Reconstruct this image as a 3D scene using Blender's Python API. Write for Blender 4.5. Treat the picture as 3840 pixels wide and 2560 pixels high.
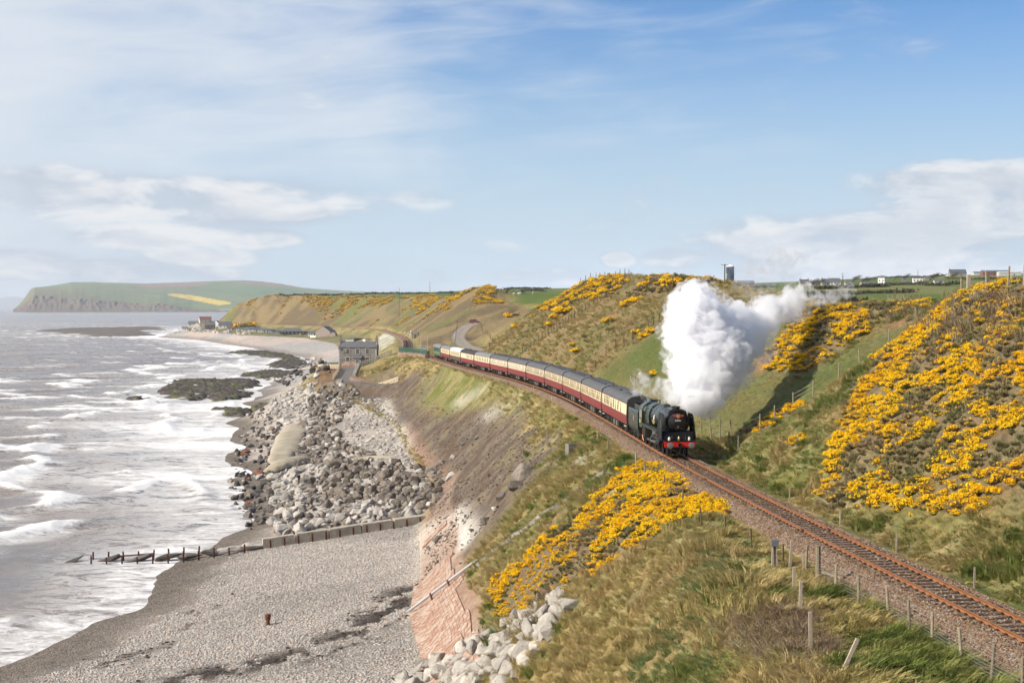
import bpy, bmesh, math, random
import numpy as np
from mathutils import Vector, Matrix, Euler

# ------------------------------------------------------------------ scene, camera, sky, sun
for o in list(bpy.data.objects):
    bpy.data.objects.remove(o, do_unlink=True)
SC = bpy.context.scene
COL = SC.collection
rnd = random.Random(46)
R = math.radians
CAM_Z = 34.0
FPX = 5333.3
PITCH = math.atan(131.0 / FPX)
cam_data = bpy.data.cameras.new('camera')
cam_data.lens = 50.0
cam_data.sensor_width = 36.0
cam_data.sensor_fit = 'HORIZONTAL'
cam_data.clip_start = 0.5
cam_data.clip_end = 250000.0
cam = bpy.data.objects.new('camera', cam_data)
COL.objects.link(cam)
cam.location = (0, 0, CAM_Z)
cam.rotation_euler = (math.pi / 2 - PITCH, 0, 0)
SC.camera = cam

SUN_AZ = R(-110)      # measured from the view direction (+Y), negative = left
SUN_EL = R(37)
sun_dir = Vector((math.sin(SUN_AZ) * math.cos(SUN_EL), math.cos(SUN_AZ) * math.cos(SUN_EL), math.sin(SUN_EL)))
sl = bpy.data.lights.new('sun', 'SUN')
sl.energy = 5.0
sl.angle = R(0.6)
sl.color = (1.0, 0.92, 0.79)
sun = bpy.data.objects.new('sun', sl)
COL.objects.link(sun)
sun.rotation_euler = sun_dir.to_track_quat('Z', 'Y').to_euler()
sun.location = (-200, 0, 300)

SC.view_settings.view_transform = 'Standard'
SC.view_settings.look = 'None'
SC.view_settings.exposure = 0.40
SC.view_settings.gamma = 1.0
SC.view_settings.use_curve_mapping = False
SC.render.engine = 'CYCLES'
cy = SC.cycles
cy.use_denoising = True
cy.max_bounces = 16
cy.diffuse_bounces = 2
cy.glossy_bounces = 3
cy.transmission_bounces = 4
cy.transparent_max_bounces = 6
cy.volume_bounces = 16
cy.volume_step_rate = 1.0
cy.volume_max_steps = 256
cy.sample_clamp_indirect = 6.0
cy.use_adaptive_sampling = True
cy.adaptive_threshold = 0.035


class NG:
    """small helper to write node trees as expressions"""
    def __init__(s, tree):
        s.t = tree
        s.n = tree.nodes
        s.l = tree.links

    def node(s, kind, **kw):
        nd = s.n.new(kind)
        for k, v in kw.items():
            if k.startswith('_'):
                setattr(nd, k[1:], v)
        return nd

    def put(s, sock, v):
        if isinstance(v, bpy.types.NodeSocket):
            s.l.new(v, sock)
        elif v is not None:
            if hasattr(sock.default_value, '__len__') and not hasattr(v, '__len__'):
                v = [v] * len(sock.default_value)
            if hasattr(sock.default_value, '__len__') and len(sock.default_value) == 4 and len(v) == 3:
                v = (*v, 1)
            sock.default_value = v

    def math(s, op, a, b=None, c=None, clamp=False):
        nd = s.n.new('ShaderNodeMath')
        nd.operation = op
        nd.use_clamp = clamp
        for i, v in enumerate((a, b, c)):
            if v is not None:
                s.put(nd.inputs[i], v)
        return nd.outputs[0]

    def vmath(s, op, a, b=None):
        nd = s.n.new('ShaderNodeVectorMath')
        nd.operation = op
        s.put(nd.inputs[0], a)
        if b is not None:
            s.put(nd.inputs[3 if op == 'SCALE' else 1], b)
        return nd.outputs['Value'] if op in ('DOT_PRODUCT', 'LENGTH', 'DISTANCE') else nd.outputs[0]

    def mix(s, f, a, b, mode='MIX'):
        nd = s.n.new('ShaderNodeMix')
        nd.data_type = 'RGBA'
        nd.blend_type = mode
        s.put(nd.inputs[0], f)
        s.put(nd.inputs[6], a)
        s.put(nd.inputs[7], b)
        return nd.outputs[2]

    def noise(s, vec, scale, detail=3, rough=0.55, dist=0.0, col=False):
        nd = s.n.new('ShaderNodeTexNoise')
        if vec is not None:
            s.put(nd.inputs['Vector'], vec)
        s.put(nd.inputs['Scale'], scale)
        nd.inputs['Detail'].default_value = detail
        nd.inputs['Roughness'].default_value = rough
        nd.inputs['Distortion'].default_value = dist
        return nd.outputs[1 if col else 0]

    def voronoi(s, vec, scale, out='Color', feature='F1', rnd_=1.0):
        nd = s.n.new('ShaderNodeTexVoronoi')
        nd.feature = feature
        if vec is not None:
            s.put(nd.inputs['Vector'], vec)
        s.put(nd.inputs['Scale'], scale)
        nd.inputs['Randomness'].default_value = rnd_
        return nd.outputs[out]

    def smooth(s, x, a, b, lo=0.0, hi=1.0):
        nd = s.n.new('ShaderNodeMapRange')
        nd.interpolation_type = 'SMOOTHSTEP'
        s.put(nd.inputs[0], x)
        s.put(nd.inputs[1], a)
        s.put(nd.inputs[2], b)
        s.put(nd.inputs[3], lo)
        s.put(nd.inputs[4], hi)
        return nd.outputs[0]

    def lin(s, x, a, b, lo=0.0, hi=1.0):
        nd = s.n.new('ShaderNodeMapRange')
        s.put(nd.inputs[0], x)
        s.put(nd.inputs[1], a)
        s.put(nd.inputs[2], b)
        s.put(nd.inputs[3], lo)
        s.put(nd.inputs[4], hi)
        return nd.outputs[0]

    def combine(s, x, y, z):
        nd = s.n.new('ShaderNodeCombineXYZ')
        for i, v in enumerate((x, y, z)):
            s.put(nd.inputs[i], v)
        return nd.outputs[0]

    def sep(s, v):
        nd = s.n.new('ShaderNodeSeparateXYZ')
        s.put(nd.inputs[0], v)
        return nd.outputs

    def attr(s, name, out='Color'):
        nd = s.n.new('ShaderNodeAttribute')
        nd.attribute_name = name
        return nd.outputs[out]

    def pos(s):
        return s.n.new('ShaderNodeNewGeometry').outputs['Position']

    def objco(s):
        return s.n.new('ShaderNodeTexCoord').outputs['Object']

    def objrand(s):
        return s.n.new('ShaderNodeObjectInfo').outputs['Random']

    def bump(s, h, strength=0.5, dist=0.1):
        nd = s.n.new('ShaderNodeBump')
        s.put(nd.inputs['Height'], h)
        nd.inputs['Strength'].default_value = strength
        nd.inputs['Distance'].default_value = dist
        return nd.outputs[0]


def make_world():
    w = bpy.data.worlds.new('World')
    SC.world = w
    w.use_nodes = True
    g = NG(w.node_tree)
    g.n.clear()
    sky = g.n.new('ShaderNodeTexSky')
    sky.sky_type = 'NISHITA'
    sky.sun_disc = False
    sky.sun_elevation = SUN_EL
    sky.sun_rotation = SUN_AZ          # 0 = +Y, clockwise seen from above
    sky.altitude = 30
    sky.air_density = 1.0
    sky.dust_density = 0.35
    sky.ozone_density = 3.0
    sk = g.vmath('MULTIPLY', sky.outputs[0], (SKY_K * .60, SKY_K * .87, SKY_K * 1.16))
    d = g.n.new('ShaderNodeTexCoord').outputs['Generated']
    x, y, z = g.sep(d)
    el = g.math('ARCSINE', z)                                   # radians
    az = g.math('ARCTAN2', x, y)                                # 0 = view direction, + right
    # thin high cloud, drawn out in level streaks
    st = g.combine(g.math('MULTIPLY', az, 5.2), g.math('ADD', g.math('MULTIPLY', el, 30.0), g.math('MULTIPLY', az, -2.4)), 0.7)
    n1 = g.noise(st, 1.5, 6, 0.58, 0.5)
    n2 = g.noise(g.combine(g.math('MULTIPLY', az, 5.0), g.math('MULTIPLY', el, 8.0), 4.2), 1.0, 3, 0.5, 0.4)
    side = g.smooth(az, -0.42, 0.26, 0.20, -0.22)               # more veil towards the sun
    cir = g.smooth(g.math('ADD', g.math('ADD', g.math('MULTIPLY', n1, 0.62), g.math('MULTIPLY', n2, 0.60)), side), 0.43, 0.90)
    cir = g.math('MULTIPLY', cir, g.smooth(el, 0.04, 0.12))
    # milky veil around the sun side and near the horizon
    veil = g.math('MULTIPLY', g.smooth(az, -0.08, -0.50, 0.0, 0.88), g.smooth(el, 0.6, 0.05, 0.6, 1.0))
    hor = g.math('MULTIPLY', g.smooth(el, 0.23, 0.015), 0.96)
    # low cumulus
    cc = g.combine(g.math('MULTIPLY', az, 6.5), g.math('MULTIPLY', el, 19.0), 0.37)
    def cum(off):
        v = g.vmath('ADD', cc, (off * 0.6, off, 0.0))
        big = g.noise(v, 0.9, 2, 0.5, 0.0)
        det = g.noise(v, 2.1, 7, 0.60, 0.35)
        return g.math('ADD', g.math('MULTIPLY', big, 0.46), g.math('MULTIPLY', det, 0.66))
    c0, c1 = cum(0.0), cum(0.16)
    def spot(a, e, ra, re, k):
        da = g.math('DIVIDE', g.math('SUBTRACT', az, a), ra)
        de = g.math('DIVIDE', g.math('SUBTRACT', el, e), re)
        q = g.math('ADD', g.math('MULTIPLY', da, da), g.math('MULTIPLY', de, de))
        return g.math('MULTIPLY', g.smooth(q, 1.25, 0.1), k)
    cov = None
    for s_ in CUMULUS:
        sp = spot(*s_)
        cov = sp if cov is None else g.math('MAXIMUM', cov, sp)
    away = g.math('MULTIPLY', g.smooth(g.math('ABSOLUTE', az), 0.42, 0.8), g.math('MULTIPLY', g.smooth(el, 0.02, 0.06), g.smooth(el, 0.26, 0.12, 0.0, 0.22)))
    cov = g.math('MAXIMUM', cov, away)
    dens = g.smooth(g.math('ADD', c0, g.math('MULTIPLY', cov, 1.0)), 0.60, 0.98)
    dens1 = g.smooth(g.math('ADD', c1, g.math('MULTIPLY', cov, 1.0)), 0.58, 1.02)
    shade = g.math('SUBTRACT', dens, g.math('MULTIPLY', dens1, 0.80), clamp=True)
    ccol = g.mix(g.smooth(shade, 0.0, 0.45), (0.53, 0.595, 0.70), (0.91, 0.91, 0.915))
    sk = g.mix(hor, sk, (0.60, 0.735, 0.845))
    sk = g.mix(g.math('MULTIPLY', cir, 0.80), sk, (0.80, 0.85, 0.915))
    sk = g.mix(veil, sk, (0.78, 0.83, 0.89))
    sk = g.mix(g.math('MULTIPLY', dens, 0.92), sk, ccol)
    bg = g.n.new('ShaderNodeBackground')
    g.put(bg.inputs[0], sk)
    bg.inputs[1].default_value = 0.73
    out = g.n.new('ShaderNodeOutputWorld')
    g.l.new(bg.outputs[0], out.inputs[0])


SKY_K = 0.118
# low cloud banks: azimuth, elevation, half width, half height (radians), strength
CUMULUS = [(-0.235, 0.074, 0.16, 0.021, 0.37), (-0.30, 0.080, 0.07, 0.016, 0.31), (-0.185, 0.064, 0.08, 0.014, 0.38), (-0.235, 0.048, 0.07, 0.012, 0.35), (-0.178, 0.047, 0.045, 0.011, 0.39),
           (-0.21, 0.034, 0.05, 0.009, 0.35), (-0.285, 0.024, 0.09, 0.010, 0.31), (-0.345, 0.03, 0.06, 0.010, 0.31), (-0.215, 0.022, 0.04, 0.007, 0.31), (-0.055, 0.020, 0.014, 0.007, 0.35), (-0.065, 0.075, 0.05, 0.008, 0.17),
           (0.31, 0.082, 0.085, 0.020, 0.39), (0.34, 0.062, 0.12, 0.024, 0.39), (0.25, 0.044, 0.15, 0.026, 0.43), (0.30, 0.030, 0.16, 0.020, 0.38), (0.075, 0.033, 0.015, 0.007, 0.37), (0.115, 0.033, 0.03, 0.010, 0.37), (0.24, 0.026, 0.12, 0.012, 0.31), (0.03, 0.02, 0.06, 0.008, 0.23)]
make_world()
SC.world.cycles.sampling_method = 'NONE'


# ------------------------------------------------------------------ helpers
def ray(u, v):
    a, b = (u - 1920) / FPX, (1280 - v) / FPX
    cp, sp = math.cos(PITCH), math.sin(PITCH)
    return np.array((a, cp + b * sp, -sp + b * cp))


def at(u, v, Y=None, Z=None):
    d = ray(u, v)
    t = Y / d[1] if Y is not None else (Z - CAM_Z) / d[2]
    return Vector((d[0] * t, d[1] * t, CAM_Z + d[2] * t))


def project(x, y, z):
    cp, sp = math.cos(PITCH), math.sin(PITCH)
    f = y * cp - (z - CAM_Z) * sp
    h = y * sp + (z - CAM_Z) * cp
    f = np.maximum(f, 1e-3)
    return 1920 + FPX * x / f, 1280 - FPX * h / f


def _hash(ix, iy, seed):
    n = (ix.astype(np.int64) * 374761393 + iy.astype(np.int64) * 668265263 + seed * 1274126177) & 0x7fffffff
    n = ((n ^ (n >> 13)) * 1274126177) & 0x7fffffff
    return ((n ^ (n >> 16)) & 0xffff) / 65535.0


def vnoise(x, y, seed=0):
    x, y = np.asarray(x, float), np.asarray(y, float)
    ix, iy = np.floor(x), np.floor(y)
    fx, fy = x - ix, y - iy
    fx, fy = fx * fx * (3 - 2 * fx), fy * fy * (3 - 2 * fy)
    a, b = _hash(ix, iy, seed), _hash(ix + 1, iy, seed)
    c, d = _hash(ix, iy + 1, seed), _hash(ix + 1, iy + 1, seed)
    return (a * (1 - fx) + b * fx) * (1 - fy) + (c * (1 - fx) + d * fx) * fy


def fbm(x, y, octs=4, seed=0, gain=0.5):
    t, amp, tot, f = 0, 1.0, 0, 1.0
    for k in range(octs):
        t = t + amp * vnoise(np.asarray(x) * f + 17.3 * k, np.asarray(y) * f + 5.7 * k, seed + k * 31)
        tot += amp
        amp *= gain
        f *= 2.03
    return t / tot


def sstep(x, a, b):
    t = np.clip((np.asarray(x, float) - a) / (b - a), 0, 1)
    return t * t * (3 - 2 * t)


def gsmooth(a, sigma, axis):
    if sigma <= 0:
        return a
    r = max(1, int(sigma * 3))
    k = np.exp(-0.5 * (np.arange(-r, r + 1) / sigma) ** 2)
    k /= k.sum()
    p = [(0, 0)] * a.ndim
    p[axis] = (r, r)
    ap = np.pad(a, p, mode='edge')
    out = np.zeros_like(a)
    for i, w in enumerate(k):
        sl_ = [slice(None)] * a.ndim
        sl_[axis] = slice(i, i + a.shape[axis])
        out += w * ap[tuple(sl_)]
    return out


def inpoly(u, v, poly):
    u, v = np.asarray(u), np.asarray(v)
    r = np.zeros(u.shape, bool)
    n = len(poly)
    for i in range(n):
        x1, y1 = poly[i]
        x2, y2 = poly[(i + 1) % n]
        if y1 == y2:
            continue
        c = ((y1 > v) != (y2 > v)) & (u < (x2 - x1) * (v - y1) / (y2 - y1) + x1)
        r ^= c
    return r


def tag(o, label=None, cat=None, group=None, kind=None):
    if label:
        o['label'] = label
    if cat:
        o['category'] = cat
    if group:
        o['group'] = group
    if kind:
        o['kind'] = kind
    return o


ORD = ['first', 'second', 'third', 'fourth', 'fifth', 'sixth', 'seventh', 'eighth', 'ninth', 'tenth', 'eleventh', 'twelfth', 'thirteenth', 'fourteenth', 'fifteenth', 'sixteenth', 'seventeenth', 'eighteenth', 'nineteenth', 'twentieth'] + ['twenty-' + q for q in ('first', 'second', 'third', 'fourth', 'fifth', 'sixth', 'seventh', 'eighth', 'ninth')] + ['thirtieth'] + ['thirty-' + q for q in ('first', 'second', 'third', 'fourth', 'fifth', 'sixth', 'seventh', 'eighth', 'ninth')] + ['fortieth']


def rows_of(uv, per):
    """row (from the near side) and place from the left for each picture spot"""
    order = sorted(range(len(uv)), key=lambda i: -uv[i][1])
    out = [None] * len(uv)
    for r in range(0, len(order), per):
        row = sorted(order[r:r + per], key=lambda i: uv[i][0])
        for k, i in enumerate(row):
            out[i] = (ORD[r // per], ORD[k])
    return out


def link(name, mesh, parent=None, loc=None, rot=None, scale=None):
    o = bpy.data.objects.new(name, mesh)
    COL.objects.link(o)
    if parent is not None:
        o.parent = parent
    if loc is not None:
        o.location = loc
    if rot is not None:
        o.rotation_euler = rot
    if scale is not None:
        o.scale = scale if hasattr(scale, '__len__') else (scale,) * 3
    return o


def empty(name, loc=(0, 0, 0), rz=0.0, parent=None):
    o = link(name, None, parent, loc, (0, 0, rz))
    o.empty_display_size = 0.2
    return o


def np_mesh(name, verts, faces, mat=None, smooth=False, mats=None, midx=None):
    """faces: (n,3) or (n,4) integer array"""
    me = bpy.data.meshes.new(name)
    verts = np.asarray(verts, np.float32)
    faces = np.asarray(faces, np.int32)
    nf, k = faces.shape
    me.vertices.add(len(verts))
    me.vertices.foreach_set('co', verts.ravel())
    me.loops.add(nf * k)
    me.loops.foreach_set('vertex_index', faces.ravel())
    me.polygons.add(nf)
    me.polygons.foreach_set('loop_start', np.arange(0, nf * k, k, dtype=np.int32))
    me.polygons.foreach_set('loop_total', np.full(nf, k, np.int32))
    if smooth:
        me.polygons.foreach_set('use_smooth', np.ones(nf, bool))
    if mats:
        for m in mats:
            me.materials.append(m)
        if midx is not None:
            me.polygons.foreach_set('material_index', np.asarray(midx, np.int32))
    elif mat:
        me.materials.append(mat)
    me.update(calc_edges=True)
    return me


def add_attr(me, name, data, kind='FLOAT_COLOR', domain='POINT'):
    at_ = me.attributes.new(name, kind, domain)
    data = np.asarray(data, np.float32)
    if kind == 'FLOAT_COLOR':
        if data.shape[1] == 3:
            data = np.hstack([data, np.ones((len(data), 1), np.float32)])
        at_.data.foreach_set('color', data.ravel())
    elif kind == 'FLOAT':
        at_.data.foreach_set('value', data.ravel())
    elif kind == 'FLOAT_VECTOR':
        at_.data.foreach_set('vector', data.ravel())


def baked(o):
    """the mesh of an object with its modifiers applied, worked out in a scene of its own"""
    sc = bpy.data.scenes.new('workbench')
    sc.collection.objects.link(o)
    vl = sc.view_layers[0]
    vl.update()
    me = bpy.data.meshes.new_from_object(o.evaluated_get(vl.depsgraph))
    bpy.data.objects.remove(o)
    bpy.data.scenes.remove(sc)
    return me


class MB:
    """collects simple solids into ONE mesh"""
    def __init__(s):
        s.v, s.f, s.m = [], [], []
        s.cur = 0
        s.xf = None

    def _add(s, vs, fs):
        b = len(s.v)
        if s.xf is not None:
            vs = [s.xf @ Vector(p) for p in vs]
        s.v += [tuple(p) for p in vs]
        s.f += [tuple(i + b for i in f) for f in fs]
        s.m += [s.cur] * len(fs)

    def box(s, cx, cy, cz, sx, sy, sz, rz=0.0, taper=1.0):
        hx, hy, hz = sx / 2, sy / 2, sz / 2
        c, si = math.cos(rz), math.sin(rz)
        vs = []
        for dz, t in ((-hz, 1.0), (hz, taper)):
            for dx, dy in ((-hx, -hy), (hx, -hy), (hx, hy), (-hx, hy)):
                x, y = dx * t, dy * t
                vs.append((cx + x * c - y * si, cy + x * si + y * c, cz + dz))
        s._add(vs, [(3, 2, 1, 0), (4, 5, 6, 7), (0, 1, 5, 4), (1, 2, 6, 5), (2, 3, 7, 6), (3, 0, 4, 7)])
        return s

    def bar(s, a, b, w, h=None, up=(0, 0, 1)):
        """rectangular bar from a to b"""
        a, b = Vector(a), Vector(b)
        h = w if h is None else h
        d = (b - a).normalized()
        u = Vector(up)
        if abs(d.dot(u)) > 0.98:
            u = Vector((0, 1, 0))
        x = d.cross(u).normalized()
        y = x.cross(d).normalized()
        vs = []
        for p in (a, b):
            for i, j in ((-1, -1), (1, -1), (1, 1), (-1, 1)):
                vs.append(p + x * (i * w / 2) + y * (j * h / 2))
        s._add(vs, [(0, 1, 2, 3), (7, 6, 5, 4), (4, 5, 1, 0), (5, 6, 2, 1), (6, 7, 3, 2), (7, 4, 0, 3)])
        return s

    def tube(s, pts, rad, n=8, cap=True):
        pts = [Vector(p) for p in pts]
        rads = rad if hasattr(rad, '__len__') else [rad] * len(pts)
        vs, fs = [], []
        ref = None
        for i, p in enumerate(pts):
            d = (pts[min(i + 1, len(pts) - 1)] - pts[max(i - 1, 0)])
            d = d.normalized() if d.length > 1e-9 else Vector((0, 0, 1))
            if ref is None:
                ref = Vector((0, 0, 1)) if abs(d.z) < 0.9 else Vector((1, 0, 0))
            x = d.cross(ref).normalized()
            y = d.cross(x).normalized()
            ref = -y if False else ref
            for k in range(n):
                a = 2 * math.pi * k / n
                vs.append(p + (x * math.cos(a) + y * math.sin(a)) * rads[i])
        for i in range(len(pts) - 1):
            for k in range(n):
                k2 = (k + 1) % n
                fs.append((i * n + k, i * n + k2, (i + 1) * n + k2, (i + 1) * n + k))
        if cap:
            fs.append(tuple(range(n))[::-1])
            fs.append(tuple((len(pts) - 1) * n + k for k in range(n)))
        s._add(vs, fs)
        return s

    def lathe(s, prof, n=16, axis='Z', c=(0, 0, 0), closed=False):
        """prof: list of (radius, height along axis)"""
        vs, fs = [], []
        for r, h in prof:
            for k in range(n):
                a = 2 * math.pi * k / n
                p, q = r * math.cos(a), r * math.sin(a)
                if axis == 'Z':
                    vs.append((c[0] + p, c[1] + q, c[2] + h))
                elif axis == 'Y':
                    vs.append((c[0] + p, c[1] + h, c[2] + q))
                else:
                    vs.append((c[0] + h, c[1] + p, c[2] + q))
        for i in range(len(prof) - 1):
            for k in range(n):
                k2 = (k + 1) % n
                q = (i * n + k, i * n + k2, (i + 1) * n + k2, (i + 1) * n + k)
                fs.append(q if axis == 'Z' or axis == 'X' else q[::-1])
        if prof[0][0] > 1e-4:
            fs.append(tuple(range(n))[::-1])
        if prof[-1][0] > 1e-4:
            fs.append(tuple((len(prof) - 1) * n + k for k in range(n)))
        s._add(vs, fs)
        return s

    def prism(s, prof, y0, y1, axis='Y', cap=True):
        """extrude closed 2-D outline (x,z) along an axis from y0 to y1"""
        n = len(prof)
        vs = []
        for y in (y0, y1):
            for x, z in prof:
                vs.append((x, y, z) if axis == 'Y' else ((y, x, z) if axis == 'X' else (x, z, y)))
        fs = [(k, (k + 1) % n, n + (k + 1) % n, n + k) for k in range(n)]
        if cap:
            fs += [tuple(range(n))[::-1], tuple(range(n, 2 * n))]
        s._add(vs, fs)
        return s

    def poly(s, vs, fs):
        s._add(vs, fs)
        return s

    def mesh(s, name, mat, smooth=False, fix=True):
        me = bpy.data.meshes.new(name)
        me.from_pydata(s.v, [], s.f)
        for m in (mat if isinstance(mat, (list, tuple)) else [mat]):
            me.materials.append(m)
        if any(s.m):
            me.polygons.foreach_set('material_index', np.array(s.m, np.int32))
        if fix:
            bm = bmesh.new()
            bm.from_mesh(me)
            bmesh.ops.recalc_face_normals(bm, faces=bm.faces)
            bm.to_mesh(me)
            bm.free()
        if smooth:
            me.polygons.foreach_set('use_smooth', np.ones(len(me.polygons), bool))
            try:
                me.set_sharp_from_angle(angle=R(35))
            except Exception:
                pass
        me.update()
        return me

    def build(s, name, mat, parent=None, smooth=False, loc=None, rot=None):
        return link(name, s.mesh(name, mat, smooth), parent, loc, rot)


MATS = {}


def pmat(name, col, rough=0.7, metal=0.0, var=0.12, scale=3.0, spec=0.3, bump=0.0, bscale=20.0, col2=None, c2=(0.5, 0.7), world=False, perobj=0.0, coat=0.0):
    """principled material with noise variation of the base colour"""
    if name in MATS:
        return MATS[name]
    m = bpy.data.materials.new(name)
    m.use_nodes = True
    g = NG(m.node_tree)
    b = g.n['Principled BSDF']
    co = g.pos() if world else g.objco()
    c = col
    if col2 is not None:
        c = g.mix(g.smooth(g.noise(co, scale * 0.6, 5, 0.6), c2[0], c2[1]), col, col2)
    if var > 0:
        n = g.noise(co, scale, 5, 0.6)
        k = g.lin(n, 0.25, 0.75, 1 - var, 1 + var)
        if perobj > 0:
            k = g.math('MULTIPLY', k, g.lin(g.objrand(), 0, 1, 1 - perobj, 1 + perobj))
        c = g.vmath('SCALE', c if isinstance(c, bpy.types.NodeSocket) else tuple(c[:3]), k)
    g.put(b.inputs['Base Color'], c)
    b.inputs['Roughness'].default_value = rough
    b.inputs['Metallic'].default_value = metal
    b.inputs['Specular IOR Level'].default_value = spec
    if coat:
        b.inputs['Coat Weight'].default_value = coat
        b.inputs['Coat Roughness'].default_value = 0.08
    if bump > 0:
        g.put(b.inputs['Normal'], g.bump(g.noise(co, bscale, 4, 0.6), bump, 0.05))
    MATS[name] = m
    return m

# ------------------------------------------------------------------ terrain: tables along the railway
_RY = [-80, 15, 53.2, 77.3, 101.4, 116.7, 137, 157, 177, 197, 217, 237, 256.7, 276.6, 296.3, 316, 336, 356, 375, 430, 480, 557, 640, 736, 909, 1040, 1200, 1333, 1450, 1600, 1700, 1900, 2100]
_RX = [33, 23.0, 19.1, 16.6, 14.6, 13.45, 12.3, 11.15, 9.85, 8.3, 6.25, 3.6, .45, -3.05, -6.75, -10.3, -13.5, -16.7, -19.5, -29, -35.5, -41, -48, -57, -78, -95, -140, -181, -235, -312, -365, -385, -395]
_fy = np.arange(-80, 2101, 1.0)
_fx = gsmooth(np.interp(_fy, _RY, _RX), 10, 0)


def rail_x(y):
    return np.interp(y, _fy, _fx)


def rail_z(y):
    return 22.25 - 0.0046 * np.asarray(y, float)


def rail_dir(y):
    dx = float(rail_x(y + 2) - rail_x(y - 2))
    return math.atan2(dx, 4.0)      # heading away from +Y, + right


SHORE_Y = [-80, 100, 135, 148, 161, 188, 222, 285, 402, 602, 752, 925, 1147, 1450, 1577, 1700, 2100]
SHORE_X = [-60, -55, -48.7, -44.7, -41.8, -45.3, -39, -54, -78, -104, -115, -128, -206, -317, -392, -400, -440]

# Y: toe(X,z) A(X,z) B(X,z) edge(X,z)
LEFT = {
    -80: (-8, 4, -3, 14, 2, 26, 6, 31), 10: (-8, 4, -3, 13, 2, 24, 6, 29.5), 30: (-6, 4, -2, 10, 3, 17, 8.5, 22.9), 45: (-4, 4, -.5, 9, 4.5, 15.5, 10, 21.7),
    66: (-4.5, 4, -.5, 9, 4.5, 15.8, 10, 21.5), 85: (-5, 4, -1, 9, 4.5, 16, 10.3, 21.2), 100: (-5.8, 4, -1.8, 8.5, 4, 16, 10, 21.1),
    120: (-7.3, 4, -2.7, 8.8, 3, 16, 9, 21), 136: (-9.4, 4, -4.6, 8.6, 1.5, 15.5, 8, 20.8), 160: (-10.4, 4, -6, 8.6, 0, 15, 7, 20.6),
    188: (-12.3, 4, -8, 8.5, -2, 14.5, 5, 20.5), 215: (-12.5, 5, -8.5, 9, -3, 14.5, 3, 20.4), 235: (-14, 6, -9, 10, -4, 15, .3, 20.2),
    275: (-20.5, 6.5, -15.5, 11, -10, 15.5, -6.3, 20.1), 322: (-27, 7.5, -22, 11, -18, 15.5, -14.3, 19.9), 376: (-44, 9.8, -36, 11.6, -28, 16, -23.3, 19.7),
    400: (-56, 10, -51, 13, -42, 13.5, -28.5, 19.6), 430: (-66, 9, -60, 15, -46, 15.2, -34, 19.6), 475: (-70, 8, -63, 15, -44, 15.6, -38.5, 19.6),
    490: (-72, 7, -62, 14, -46, 15.6, -40, 19.5), 520: (-70, 6.5, -60, 11, -50, 15, -42.5, 19.4), 600: (-73, 6, -66, 10, -56, 15, -48.5, 19.0), 736: (-86, 6, -77, 10, -69, 14, -61, 18.5),
    900: (-107, 6.5, -98, 9, -89, 13, -81.5, 17.7), 1040: (-130, 7, -119, 9.3, -108, 12, -99.5, 17), 1200: (-176, 7.5, -162, 8.8, -152, 10.5, -145, 16.3),
    1333: (-255, 8, -215, 9.2, -197, 10.5, -184, 15.6), 1450: (-296, 8, -262, 9.6, -250, 11, -240, 15.2), 1550: (-354, 8, -322, 10, -305, 11, -292, 15),
    1700: (-392, 6, -386, 8, -380, 10, -372, 13), 2100: (-418, 2, -412, 3, -406, 4, -400, 5)}
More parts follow.
